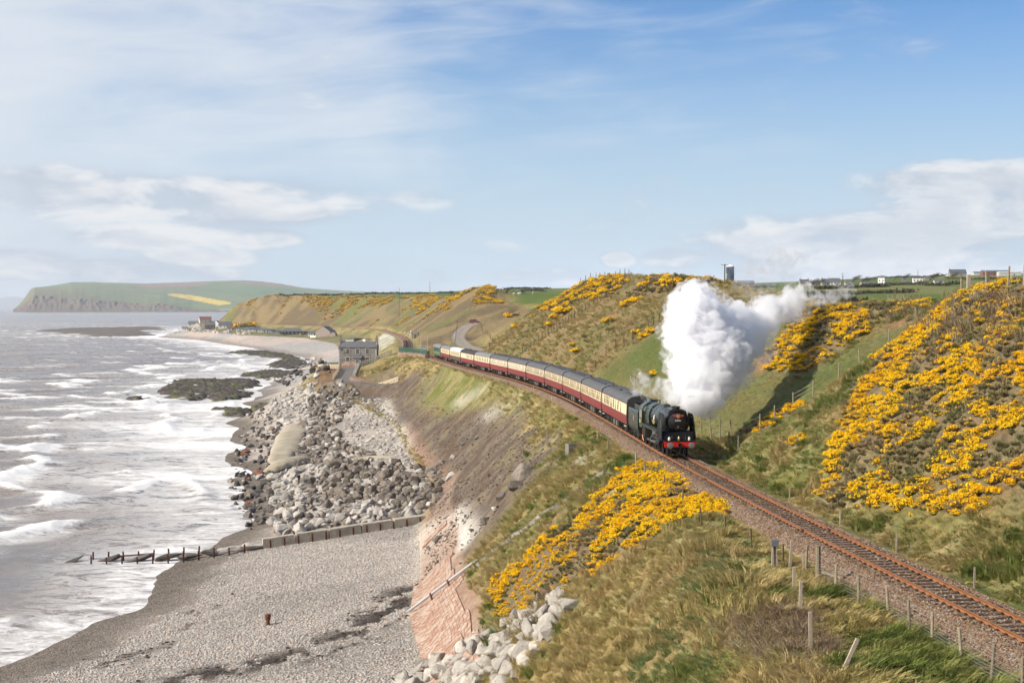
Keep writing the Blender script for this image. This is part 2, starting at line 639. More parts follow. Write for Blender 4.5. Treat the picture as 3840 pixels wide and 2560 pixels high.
# Y: foot(X,z) mid(X,z) top(X,z) top2(X,z)
RIGHT = {
    -80: (36, 22.4, 42, 27, 54, 35, 90, 37), 15: (28.5, 22, 36, 27, 52, 35.5, 88, 37.5), 40: (24, 21.6, 32, 26.6, 48, 35.8, 84, 37.8), 55: (22.3, 21.4, 29.5, 26.2, 46, 35.8, 82, 38),
    70: (20.6, 21.3, 27, 25.8, 41, 35.9, 80, 39), 85: (19.6, 21.2, 25.5, 26, 37.5, 35.8, 76, 39), 100: (18.3, 21.1, 24.3, 26, 35.2, 35.4, 74, 38.8), 110: (17.8, 21, 24.2, 25.8, 34.8, 35.2, 74, 38.6),
    122: (17, 21, 24, 25.0, 37.6, 33.2, 72, 36.8), 132: (16.8, 20.9, 24.5, 25.4, 37.5, 33.4, 68, 35.4), 145: (16.3, 20.9, 22.5, 26.2, 35, 33.9, 60, 33.8), 150: (16.2, 20.9, 21.2, 26.6, 32, 33.6, 60, 32.8),
    175: (15.2, 20.8, 20, 27, 29, 33.6, 58, 31.8), 200: (13.4, 20.7, 19.3, 27.5, 30, 35, 60, 31.8), 235: (9.3, 20.6, 15.5, 28, 30, 38.0, 62, 32), 275: (3, 20.5, 11, 29, 28, 40, 66, 32.5),
    320: (-5, 20.3, 5, 29.5, 24, 41.4, 68, 33), 345: (-8.5, 20.3, 2, 29.8, 21, 41.4, 70, 33.2), 376: (-8, 20.7, 3, 28.2, 15, 38, 66, 33.5), 400: (-6, 21.4, 1, 27.5, 9, 34.6, 56, 33.8),
    430: (-10, 22, -3, 26.5, 4, 31.5, 44, 34), 470: (-14, 23, -8, 26, 2, 30, 40, 34.5), 520: (-17, 24, -10, 26, 2, 30, 40, 35.5), 570: (-20, 26, -14, 26.6, 5, 32, 40, 38),
    600: (-22, 26.6, -14, 27.5, 4, 33.5, 40, 38), 640: (-40, 22.5, -22, 30, -8, 33.5, 30, 38), 700: (-47, 21, -26, 35, -12, 44, 6, 39.5), 760: (-54, 19.8, -38, 32, -22, 42, 10, 40),
    850: (-65, 19.5, -50, 30, -36, 39, 0, 40), 1000: (-84, 19, -68, 30, -50, 39.5, 0, 41), 1100: (-106, 18.6, -88, 31, -68, 41.5, -10, 42), 1200: (-133, 18, -113, 30, -93, 41.5, -40, 42.5),
    1333: (-170, 17.5, -153, 30, -134, 42, -80, 43), 1450: (-226, 17, -211, 30, -194, 43.5, -125, 45), 1600: (-303, 16.5, -291, 31, -276, 46.5, -190, 47), 1700: (-354, 15, -342, 26, -326, 38, -230, 42), 2100: (-388, 5, -380, 6, -370, 8, -300, 10)}
INL_Y = [-80, 120, 170, 300, 500, 700, 900, 1000, 1300, 1600, 2100]
INL_250 = [40, 38.5, 33, 32.5, 34, 40, 46, 48.5, 53, 60, 62]
INL_900 = [45, 43, 36, 35, 37, 44, 54, 60, 71, 82, 84]

# railway-following grid
_near = np.arange(-34, 45.01, 0.42)
_l, step = [], 0.42
p = -34.0
while p > -520:
    step = min(step * 1.045, 14)
    p -= step
    _l.append(p)
_r, step = [], 0.42
p = 45.0
while p < 2600:
    step = min(step * 1.06, 60)
    p += step
    _r.append(p)
S = np.concatenate([np.array(_l[::-1]), _near, np.array(_r)])
_ys = [-60.0]
while _ys[-1] < 2060:
    y = _ys[-1]
    _ys.append(y + (max(0.42, 0.0058 * y) if y > 38 else 2.5))
YR = np.array(_ys)
NR, NC = len(YR), len(S)

LK = np.array(list(LEFT.keys()), float)
LV = np.array(list(LEFT.values()), float)
RK = np.array(list(RIGHT.keys()), float)
RV = np.array(list(RIGHT.values()), float)
LT = np.stack([np.interp(YR, LK, LV[:, i]) for i in range(8)], 1)
RT = np.stack([np.interp(YR, RK, RV[:, i]) for i in range(8)], 1)
ROWSM = np.gradient(YR)
SHX = np.interp(YR, SHORE_Y, SHORE_X)
SHX = SHX + (fbm(YR / 9.0, YR * 0, 3, 5) - .5) * np.interp(YR, [100, 200, 400, 1000], [3, 8, 14, 10])
RX = rail_x(YR)
RZ = rail_z(YR)
X = S[None, :] + RX[:, None]
Y = np.repeat(YR[:, None], NC, 1)
Z = np.zeros((NR, NC))
for i in range(NR):
    tx, tz, ax, az_, bx, bz, ex, ez = LT[i]
    fx, fz, mx, mz, hx, hz, kx, kz = RT[i]
    rx, rz = RX[i], RZ[i]
    sh = SHX[i]
    yv = YR[i]
    bm_x, bm_z = 0.5 * (sh + tx), 0.56 * tz
    px = [sh - 900, sh - 120, sh - 14, sh, bm_x, tx, ax, bx, ex, min(ex + 2.0, rx - 3.6), rx - 3.3, rx + 3.3, max(fx, rx + 3.8), mx, hx, kx, max(kx + 60, 250), max(kx + 300, 900), 3500]
    i250, i900 = np.interp(yv, INL_Y, INL_250), np.interp(yv, INL_Y, INL_900)
    pz = [-12, -5, -0.9, 0, bm_z, tz, az_, bz, ez, rz - 0.62, rz - 0.62, rz - 0.62, fz, mz, hz, kz, i250, i900, i900 + 18]
    Z[i] = np.interp(X[i], px, pz)
Zraw = Z.copy()
Z = gsmooth(Z, 2.2, 1)
Z = gsmooth(Z, 2.0, 0)
SS = np.repeat(S[None, :], NR, 0)
bed = 1 - sstep(np.abs(SS), 3.2, 4.6)
Z = Z * (1 - bed) + (RZ[:, None] - 0.62) * bed


def below(tab):
    return tab[:, None]


# signed helpers per vertex
D_SHORE = X - SHX[:, None]              # > 0 landward
D_TOE = X - LT[:, 0][:, None]
D_A = X - LT[:, 2][:, None]
D_EDGE = X - LT[:, 6][:, None]
D_FOOT = X - RT[:, 0][:, None]
D_TOP = X - RT[:, 4][:, None]
beachw = sstep(D_SHORE, -6, 2) * (1 - sstep(D_TOE, -1.0, 1.0))
slopew = sstep(D_TOE, 0, 2.0) * (1 - sstep(SS, -5.0, -3.6))
hillw = sstep(SS, 3.8, 6)
# relief
hum = (fbm(X / 2.6, Y / 2.6, 3, 11) - .5)
hum2 = (fbm(X / 11, Y / 11, 4, 21) - .5)
hum3 = (fbm(X / 60, Y / 60, 3, 31) - .5)
grassy = np.clip(hillw + slopew * sstep(D_A, -.5, 1.5), 0, 1)
sc_far = np.interp(Y, [100, 400, 1200], [1.0, 1.6, 2.2])
steepw = 1 - 0.8 * sstep(D_TOP, 10, 60)
# cattle terraces and slumps drawn out along the slope
terr = fbm((X + 0.35 * Z) / 1.6, Y / 7.0, 3, 77) - .5
Z += grassy * (0.55 * hum + 0.95 * hum2 * sc_far + 0.35 * terr) * np.clip(steepw, .25, 1) * sstep(np.abs(SS), 4.0, 7.0)
Z += hillw * steepw * hum3 * 3.0 * sstep(SS, 8, 25) * np.interp(Y, [60, 200, 900], [0.45, 1.0, 1.6])
Z += sstep(D_TOP, 20, 120) * hum3 * 2.6
gul = (fbm(Y / 14.0, X / 90.0, 3, 41) - .5)
Z += gul * 3.2 * hillw * sstep(Y, 600, 760) * sstep(D_FOOT, 2, 12) * (1 - sstep(D_TOP, -4, 20))
Z += slopew * sstep(D_TOE, 1, 5) * gul * 1.4 * sstep(Y, 140, 200)
Z += beachw * ((fbm(X / 16, Y / 16, 3, 51) - .5) * 0.8 + (fbm(X / 3, Y / 3, 2, 52) - .5) * 0.12) * sstep(D_SHORE, 1, 12)
# old cliff hummock on the near verge and the dug edge beside it
Z += 0.9 * np.exp(-(((X - 10.2) / 1.6) ** 2 + ((Y - 64) / 4.5) ** 2))

LANE = [(-3.5, 385, 20.9), (-9, 402, 21.6), (-14, 430, 22.1), (-16.4, 455, 22.6), (-18.6, 490, 23.2), (-19.4, 520, 23.9), (-19.0, 550, 25.1), (-18, 572, 26.3), (-15.5, 588, 27.0), (-8, 600, 27.6), (4, 612, 28.6)]
RAMP = [(-30.5, 372, 13.5), (-37, 384, 12.9), (-43, 394, 12.9), (-47.5, 402, 13.0), (-48.5, 418, 14.0), (-49.5, 434, 15.1), (-50, 447, 15.4)]


def carve(path, half, soft, zoff=0.0):
    """level the ground along a way"""
    global Z
    P = np.array(path)
    t = np.linspace(0, 1, 120)
    idx = np.linspace(0, len(P) - 1, 160)
    PX, PY, PZ = [np.interp(idx, np.arange(len(P)), P[:, k]) for k in range(3)]
    sel = (Y > PY.min() - 30) & (Y < PY.max() + 30) & (X > PX.min() - 30) & (X < PX.max() + 30)
    xs, ys = X[sel], Y[sel]
    d2 = (xs[:, None] - PX) ** 2 + (ys[:, None] - PY) ** 2
    k = d2.argmin(1)
    d = np.sqrt(d2[np.arange(len(xs)), k])
    w = 1 - sstep(d, half, half + soft)
    Z[sel] = Z[sel] * (1 - w) + (PZ[k] + zoff) * w
    m = np.full(X.shape, 1e3)
    m[sel] = d
    return m


D_LANE = carve(LANE, 2.2, 4.0)
D_RAMP = carve(RAMP, 2.6, 3.0)
# level ground for the cottage and the village strip
pl = (1 - sstep(np.hypot((X + 52) / 12.0, (Y - 462) / 17.0), 0.9, 1.25))
Z = Z * (1 - pl) + 15.3 * pl


def ground(x, y):
    x, y = np.asarray(x, float), np.asarray(y, float)
    r = np.interp(y, YR, np.arange(NR))
    c = np.interp(x - rail_x(y), S, np.arange(NC))
    i0 = np.clip(np.floor(r).astype(int), 0, NR - 2)
    j0 = np.clip(np.floor(c).astype(int), 0, NC - 2)
    fr, fc = r - i0, c - j0
    return (Z[i0, j0] * (1 - fr) + Z[i0 + 1, j0] * fr) * (1 - fc) + (Z[i0, j0 + 1] * (1 - fr) + Z[i0 + 1, j0 + 1] * fr) * fc


_TT = np.concatenate([np.arange(30, 140, 0.25), np.arange(140, 420, .5), np.arange(420, 2050, 2.0)])


def hit(u, v, ymin=30, ymax=2050):
    """where the line of sight through a picture point meets the ground"""
    d = ray(u, v)
    t = _TT[(_TT >= ymin) & (_TT <= ymax)]
    x, y, z = d[0] / d[1] * t, t, CAM_Z + d[2] / d[1] * t
    g = ground(x, y)
    k = np.nonzero(z < g)[0]
    if len(k) == 0:
        k = [int(np.argmin(z - g))]
    k = int(k[0])
    return Vector((float(x[k]), float(y[k]), float(g[k])))


def slope_normal(x, y, e=0.5):
    gx = (ground(x + e, y) - ground(x - e, y)) / (2 * e)
    gy = (ground(x, y + e) - ground(x, y - e)) / (2 * e)
    n = np.stack([-gx, -gy, np.ones_like(gx)], -1)
    return n / np.linalg.norm(n, axis=-1, keepdims=True)


# ------------------------------------------------------------------ ground colours (what grows or lies there)
U, V = project(X, Y, Z)
GORSE = {   # outlines on the ground where gorse grows: picture outline, depth range, how much of it is in flower
    'right': ([(3065, 1880), (3090, 1760), (3150, 1600), (3210, 1450), (3290, 1385), (3300, 1315), (3380, 1245), (3460, 1205), (3560, 1105), (3840, 1030), (5200, 900), (5200, 1700), (3840, 1840), (3560, 1945), (3400, 1935), (3200, 1915)], 55, 124, .58),
    'verge': ([(1840, 2190), (1950, 2100), (2200, 1900), (2330, 1780), (2420, 1750), (2560, 1770), (2700, 1800), (2790, 1945), (2640, 1945), (2500, 1965), (2400, 2045), (2250, 2135), (2130, 2175), (2090, 2260), (1960, 2300), (1900, 2340), (1845, 2270)], 72, 135, .85),
    'gully': ([(2890, 1390), (2905, 1290), (2960, 1230), (3020, 1160), (3140, 1150), (3230, 1150), (3340, 1100), (3480, 1060), (3490, 1150), (3330, 1200), (3230, 1270), (3130, 1350), (3000, 1400)], 133, 178, .55),
    'strip': ([(2790, 1625), (2900, 1540), (3030, 1492), (3010, 1525), (2900, 1605), (2830, 1645)], 100, 128, .8),
    'bank': ([(2945, 1690), (2960, 1650), (3030, 1625), (3020, 1670), (2985, 1692)], 85, 115, .7),
    'ridge': ([(2005, 1150), (2100, 1078), (2180, 1030), (2290, 1035), (2375, 1050), (2330, 1080), (2280, 1115), (2190, 1125), (2090, 1180), (2020, 1170)], 290, 420, .6),
    'crest': ([(2330, 1110), (2390, 1060), (2480, 1040), (2600, 1020), (2760, 1030), (2900, 1060), (2760, 1110), (2560, 1110), (2480, 1095), (2380, 1130)], 230, 400, .3),
}
nA = fbm(X / 7, Y / 7, 4, 61)
nB = fbm(X / 1.7, Y / 1.7, 3, 62)
nC = fbm(X / 26, Y / 26, 4, 63)
nD = fbm(X / 90, Y / 140, 3, 64)
gorse_w = np.zeros_like(Z)
jit_u, jit_v = (nB - .5) * 60, (nA - .5) * 60
jscale = np.interp(Y, [60, 150, 350], [1.2, .8, .3])
for nm, (poly, y0, y1, fl) in GORSE.items():
    gorse_w = np.maximum(gorse_w, inpoly(U + jit_u * jscale, V + jit_v * jscale, poly) & (Y > y0) & (Y < y1))


def lerp(a, b, w):
    return a + (b - a) * np.asarray(w)[..., None]


c_ = lambda *a: np.array(a, float)
STRAW, STRAW2, GREEN, GREEN2, BROWN, SCREE, SCREE2 = c_(.265, .20, .092), c_(.33, .262, .14), c_(.14, .138, .042), c_(.10, .112, .034), c_(.155, .112, .064), c_(.108, .074, .052), c_(.175, .134, .102)
WHITE, SAND, SAND2, WET, BRICK, EARTH = c_(.55, .51, .46), c_(.375, .33, .292), c_(.27, .243, .215), c_(.115, .094, .075), c_(.31, .20, .15), c_(.23, .125, .075)
col = np.zeros(Z.shape + (3,))
# grass: straw with green where it is lush
gmix = sstep(nA * .55 + nB * .25 + nC * .35, .56, .70)
grass = lerp(lerp(STRAW, STRAW2, sstep(nB, .35, .7)), lerp(GREEN, GREEN2, sstep(nB, .4, .7)), gmix)
grass = lerp(grass, BROWN, sstep(fbm(X / 4, Y / 4, 4, 71), .56, .70) * .6)
col[:] = grass
# the mid hill: green foot, dun shoulder
midhill = hillw * sstep(Y, 150, 180) * (1 - sstep(Y, 400, 450))
dun = lerp(c_(.215, .155, .085), c_(.165, .137, .062), sstep(nA, .42, .6))
dun = lerp(dun, BROWN, sstep(fbm(X / 5, Y / 5, 4, 72), .55, .68) * .7)
col = lerp(col, dun, midhill * .9)
lowgreen = lerp(c_(.085, .105, .03), c_(.125, .115, .048), sstep(nA, .45, .62))
lg_poly = inpoly(U, V, [(2180, 1440), (2330, 1330), (2560, 1180), (2700, 1150), (2900, 1200), (3100, 1400), (3280, 1230), (3440, 1180), (3420, 1240), (3150, 1430), (2980, 1540), (2800, 1640), (2600, 1640), (2400, 1480)]) & (Y > 118) & (Y < 330)
lg = gsmooth(gsmooth(lg_poly.astype(float), 3, 0), 3, 1)
col = lerp(col, lowgreen, lg * .92)
# far cliff beyond the lane
farc = hillw * sstep(Y, 420, 470) * (1 - sstep(D_TOP, 0, 14))
fc1 = lerp(c_(.205, .152, .085), c_(.135, .10, .062), sstep(fbm(X / 16, Y / 30, 4, 73), .42, .6))
fc1 = lerp(fc1, c_(.13, .14, .05), sstep(fbm(X / 30, Y / 50, 4, 74), .55, .68) * .8)
fg = sstep(fbm(X / 12, Y / 26, 4, 75) + .10 * sstep(D_TOP, -26, -4) - .12 * (1 - sstep(D_TOP, -26, -4)) - .1 * sstep(D_TOP, 0, 6), .58, .68)
fg = fg * sstep(Y, 590, 680)
fc1 = lerp(fc1, lerp(c_(.11, .085, .045), c_(.30, .17, .03), sstep(nB * .6 + nA * .4, .45, .6)), fg * .9)
col = lerp(col, fc1, farc)
# gorse ground is dark litter
col = lerp(col, lerp(c_(.14, .10, .062), c_(.21, .16, .095), nB), gsmooth(gsmooth(gorse_w.astype(float), 1.2, 0), 1.2, 1))
# green fields on the plateau, split by hedges
field = sstep(D_TOP, 4, 16) * sstep(Y, 330, 420) + sstep(D_TOP, 45, 80) * (1 - sstep(Y, 330, 420))
field = np.clip(field, 0, 1)
fx_i, fy_i = np.floor((X + Y * .15) / 130), np.floor((Y - X * .1) / 170)
fr = _hash(fx_i, fy_i, 9)
fcol = lerp(c_(.085, .125, .028), c_(.125, .15, .045), fr)
fcol = lerp(fcol, c_(.16, .16, .06), ((fr > .62) & (fr < .8)).astype(float))
fcol = fcol * (0.92 + .16 * nA)[..., None]
col = lerp(col, fcol, field)
HEDGE = np.minimum(np.abs(((X + Y * .15) / 130) % 1 - .5), np.abs(((Y - X * .1) / 170) % 1 - .5))
# the near plateau edge and car bank: bright pasture
# embankment face towards the sea
face = slopew
dT = D_TOE / np.maximum(LT[:, 6] - LT[:, 0], 1)[:, None]      # 0 toe .. 1 verge
scree = lerp(SCREE, SCREE2, sstep(fbm((X + Z) / 5, Y / 2.6, 5, 81, .62), .46, .66))
scree = lerp(scree, c_(.115, .095, .08), sstep(fbm((X + Z) / 4, Y / 3.0, 5, 82, .62), .53, .66) * .8)
scree = lerp(scree, c_(.21, .175, .10), sstep(fbm(X / 3, Y / 4, 4, 86), .56, .66) * .6)
w_scree = sstep(Y, 128, 150) * (1 - sstep(Y, 385, 410)) * face
edge_n = (fbm(X / 6, Y / 9, 4, 83) - .5)
w_scree = w_scree * (1 - sstep(dT + edge_n * .5 + .22 * sstep(Y, 130, 128) - np.interp(Y, [128, 160, 230, 300, 376], [-.25, .05, .12, .0, .0]), .72, .86))
gpatch = inpoly(U + jit_u, V + jit_v, [(1560, 1480), (1640, 1385), (1700, 1370), (1900, 1470), (1830, 1500), (1760, 1520), (1640, 1540)]) & (Y > 230) & (Y < 380)
gpatch = gsmooth(gsmooth(gpatch.astype(float), 3, 0), 3, 1)
w_scree = w_scree * (1 - gpatch)
col = lerp(col, scree, w_scree)
col = lerp(col, lerp(c_(.11, .125, .03), c_(.20, .17, .075), sstep(nA, .4, .6)), gpatch)
for poly, cc, k in (([(1840, 1700), (1990, 1560), (2130, 1530), (2030, 1600), (1900, 1680)], c_(.30, .27, .25), .0),
                    ([(2060, 1790), (2180, 1690), (2270, 1660), (2260, 1690), (2120, 1790), (2000, 1850)], c_(.42, .40, .38), .95),
                    ([(1700, 1500), (1790, 1450), (1850, 1440), (1780, 1490), (1720, 1530)], c_(.46, .42, .37), .95),
                    ([(1800, 1560), (1900, 1490), (1960, 1470), (1900, 1530), (1830, 1580)], c_(.42, .39, .35), .9),
                    ([(1560, 2200), (1560, 1990), (1640, 1940), (1740, 1900), (1800, 1990), (1720, 2080), (1640, 2130)], WHITE, 1.0),
                    ([(1470, 1560), (1540, 1600), (1640, 1740), (1700, 1800), (1660, 1830), (1560, 1740), (1500, 1640)], c_(.27, .165, .125), .85),
                    ([(1440, 1480), (1520, 1600), (1560, 1720), (1500, 1640), (1420, 1520)], WHITE * .9, .8),
                    ([(1560, 1500), (1640, 1400), (1690, 1380), (1600, 1480), (1500, 1600), (1460, 1580)], c_(.115, .095, .085), .8)):
    m_ = inpoly(U + jit_u * .5, V + jit_v * .4, poly) & (Y > 120) & (Y < 400) & (D_TOE > -1) & (SS < -4)
    m_ = gsmooth(gsmooth(m_.astype(float), 1.5, 0), 1.5, 1)
    col = lerp(col, cc * (0.8 + .4 * nB)[..., None], m_ * k)
# pitched stone foot of the bank
w_brick = sstep(Y, 96, 100) * (1 - sstep(Y, 214, 222)) * sstep(D_TOE, -.4, .2) * (1 - sstep(D_A + edge_n * 1.0, -.3, .3)) * (1 - sstep(Y, 158, 175) * .4)
col = lerp(col, lerp(BRICK, c_(.38, .28, .22), sstep(nB, .4, .7)), w_brick * .9)
# grass bank between cottage and railway, eroded earth under the cottage fence
w_e = inpoly(U + jit_u * .4, V + jit_v * .4, [(1170, 1420), (1200, 1368), (1290, 1372), (1285, 1400), (1255, 1440), (1180, 1450)]) & (Y > 395) & (Y < 450)
col = lerp(col, lerp(EARTH, c_(.13, .09, .06), sstep(nB, .4, .6)), gsmooth(w_e.astype(float), 1, 1))
w_w = inpoly(U + jit_u * .2, V + jit_v * .15, [(1410, 1310), (1425, 1260), (1445, 1240), (1485, 1268), (1470, 1290), (1430, 1312)]) & (Y > 480) & (Y < 900) & (SS < -3)
col = lerp(col, lerp(c_(.42, .41, .39), c_(.25, .2, .11), sstep(fbm((X + Z) / 12, Y / 4, 3, 84), .5, .62)), gsmooth(w_w.astype(float), 1, 1))
w_er = inpoly(U + jit_u * .4, V + jit_v * .4, [(2820, 1400), (2830, 1350), (2890, 1310), (2960, 1290), (2900, 1360), (2860, 1400)]) | inpoly(U + jit_u * .3, V + jit_v * .3, [(3310, 1235), (3380, 1195), (3480, 1150), (3500, 1165), (3430, 1205), (3340, 1240)])
w_er = w_er & (Y > 118) & (Y < 200)
col = lerp(col, lerp(EARTH, c_(.33, .2, .13), nB), gsmooth(gsmooth(w_er.astype(float), 1.2, 0), 1.2, 1) * .9)
# track side verges greener
vg = (1 - sstep(np.abs(SS), 5, 9)) * sstep(np.abs(SS), 3, 4) * (1 - sstep(Y, 300, 380))
col = lerp(col, lerp(GREEN, STRAW2, sstep(nB, .45, .65)), vg * .55)
# beach
stripe = fbm(X / 14 + Y / 60, Y / 9 - X / 30, 4, 91)
beach = lerp(SAND2, SAND, sstep(stripe, .40, .60))
beach = lerp(beach, c_(.42, .375, .33), sstep(fbm(X / 25, Y / 25, 3, 92), .5, .65) * .8)
wetw = 1 - sstep(D_SHORE + (nA - .5) * 6, 2, np.interp(Y, [130, 300, 900], [15, 6, 12]))
beach = lerp(beach, WET, wetw * .85)
weed = sstep(fbm(X / 3.2, Y / 3.2, 5, 93, .6), .53, .60) * np.exp(-((D_TOE + 7 + (Y - 118) * .0 + 9 * (fbm(Y / 20, X * 0, 2, 94) - .5)) / 3.0) ** 2) * (1 - sstep(Y, 170, 190))
weed2 = sstep(fbm(X / 3.2, Y / 5, 5, 95, .6), .57, .62) * np.exp(-((D_TOE + 20) / 5.0) ** 2) * (1 - sstep(Y, 150, 185))
_wl = np.array([(-34, 114), (-29, 119), (-22.5, 123), (-18, 126.5), (-15.8, 131), (-13.2, 137), (-11.5, 143), (-11.0, 150)])
_wi = np.linspace(0, 7, 120)
_wx, _wy = np.interp(_wi, np.arange(8), _wl[:, 0]), np.interp(_wi, np.arange(8), _wl[:, 1])
_sel = (Y > 100) & (Y < 165) & (X > -45) & (X < 0)
_dw = np.full(X.shape, 99.0)
_dw[_sel] = np.sqrt(((X[_sel][:, None] - _wx) ** 2 + (Y[_sel][:, None] - _wy) ** 2).min(1))
weed = sstep(fbm(X / 1.6, Y / 2.4, 5, 93, .6), .41, .54) * np.exp(-(_dw / 3.3) ** 2)
weed2 = sstep(fbm(X / 2.2, Y / 4, 5, 95, .6), .56, .62) * np.exp(-((D_SHORE - 13) / 4.0) ** 2) * (1 - sstep(Y, 150, 185))
beach = lerp(beach, c_(.045, .034, .028), np.clip(weed * .95 + weed2 * .6, 0, 1))
farb = sstep(Y, 480, 620)
beach = lerp(beach, lerp(c_(.42, .35, .305), c_(.32, .305, .29), sstep(fbm(X / 40, Y / 60, 3, 96), .42, .62)), farb * .9 * (1 - wetw * .5))
col = lerp(col, beach, np.clip(1 - sstep(D_TOE + (nB - .5) * 1.2, -.6, .4), 0, 1))
# village strip
vil = sstep(Y, 960, 1060) * sstep(D_TOE, -2, 6) * (1 - sstep(D_EDGE, -10, 0))
col = lerp(col, lerp(c_(.17, .15, .10), c_(.12, .12, .05), sstep(nA, .4, .6)), vil * .85)
# lane and ramp
col = lerp(col, c_(.30, .26, .22), (1 - sstep(D_LANE, 1.9, 2.6)) * (1 - .6 * (1 - sstep(D_LANE, .25, .5)) * sstep(nB, .3, .5)))
col = lerp(col, c_(.17, .155, .145), 1 - sstep(D_RAMP, 2.1, 2.8))
col = np.clip(col, 0.01, .8)
# what each spot is, for the fine relief of the material: r = pebbles, g = grass, b = stone/scree
zone = np.zeros_like(col)
pebw = np.clip(1 - sstep(D_TOE, -.8, .4), 0, 1)
zone[..., 0] = pebw
zone[..., 2] = np.clip(w_scree + w_brick + (1 - sstep(D_LANE, 2, 3)) + (1 - sstep(D_RAMP, 2.2, 3)), 0, 1) * (1 - pebw)
zone[..., 1] = np.clip(1 - zone[..., 0] - zone[..., 2], 0, 1)


def terrain_material():
    m = bpy.data.materials.new('ground')
    m.use_nodes = True
    g = NG(m.node_tree)
    b = g.n['Principled BSDF']
    p = g.pos()
    base = g.attr('col')
    zr, zg, zb = g.sep(g.attr('zone', 'Vector'))
    # grass: fine tufts, drawn out a little down the wind
    ps = g.vmath('MULTIPLY', p, (1.0, 0.45, 1.0))
    f1 = g.noise(ps, 2.3, 6, 0.68, 0.6)
    f2 = g.noise(p, 0.33, 4, 0.6, 0.3)
    f3 = g.noise(ps, 9.0, 3, 0.6)
    kg = g.math('MULTIPLY', g.lin(f1, .28, .72, .52, 1.42), g.lin(f3, .3, .7, .75, 1.25))
    hue = g.mix(g.smooth(f2, .38, .62), (1.06, .99, .88), (.92, 1.02, .94))
    cg = g.vmath('MULTIPLY', g.vmath('SCALE', base, kg), hue)
    # pebbles
    vc = g.voronoi(p, 5.5, 'Color')
    vx, vy, vz = g.sep(vc)
    vd = g.voronoi(p, 5.5, 'Distance')
    kp = g.lin(vx, 0, 1, .55, 1.45)
    tint = g.mix(vy, (1.10, .97, .90), (.88, 1.0, 1.08))
    n4 = g.noise(p, 0.5, 4, .6)
    cp = g.vmath('MULTIPLY', g.vmath('SCALE', base, g.math('MULTIPLY', kp, g.lin(n4, .3, .7, .82, 1.16))), tint)
    # scree and stone
    s1 = g.noise(g.vmath('MULTIPLY', p, (1, 1.3, 1)), 3.0, 7, 0.72, 0.3)
    sv = g.voronoi(p, 2.6, 'Color')
    sx, sy, sz = g.sep(sv)
    ks = g.math('MULTIPLY', g.lin(s1, .25, .75, .55, 1.42), g.lin(sx, 0, 1, .84, 1.16))
    cs = g.vmath('SCALE', base, ks)
    c = g.mix(zr, cg, cp)
    c = g.mix(zb, c, cs)
    g.put(b.inputs['Base Color'], c)
    b.inputs['Roughness'].default_value = 0.9
    b.inputs['Specular IOR Level'].default_value = 0.12
    h = g.math('ADD', g.math('MULTIPLY', g.math('MULTIPLY', f1, 1.2), zg), g.math('ADD', g.math('MULTIPLY', g.math('SUBTRACT', 1.0, vd), g.math('MULTIPLY', zr, .35)), g.math('MULTIPLY', s1, g.math('MULTIPLY', zb, .9))))
    g.put(b.inputs['Normal'], g.bump(h, .8, .35))
    return m


M_GROUND = terrain_material()
_vid = np.arange(NR * NC).reshape(NR, NC)
_q = np.stack([_vid[:-1, :-1], _vid[:-1, 1:], _vid[1:, 1:], _vid[1:, :-1]], -1)
_PV = np.stack([X, Y, Z], -1).reshape(-1, 3)
_cen = lambda a: 0.25 * (a[:-1, :-1] + a[:-1, 1:] + a[1:, 1:] + a[1:, :-1])
cT, cS, cTop = _cen(D_TOE), _cen(SS), _cen(D_TOP)
keep = _cen(D_SHORE) > -160
cls = np.where(cT < 0, 0, np.where(cS < -3.4, 1, np.where(cS < 3.4, 2, np.where(cTop < 6, 3, 4))))
for k, nm in enumerate(('beach', 'embankment_slope', 'railway_formation', 'hillside', 'farmland')):
    q = _q[(cls == k) & keep].reshape(-1, 4)
    used = np.unique(q)
    remap = np.zeros(NR * NC, np.int64)
    remap[used] = np.arange(len(used))
    me = np_mesh(nm, _PV[used], remap[q], M_GROUND, smooth=True)
    add_attr(me, 'col', col.reshape(-1, 3)[used])
    add_attr(me, 'zone', zone.reshape(-1, 3)[used], 'FLOAT_VECTOR')
    o = tag(link(nm, me), kind='structure')

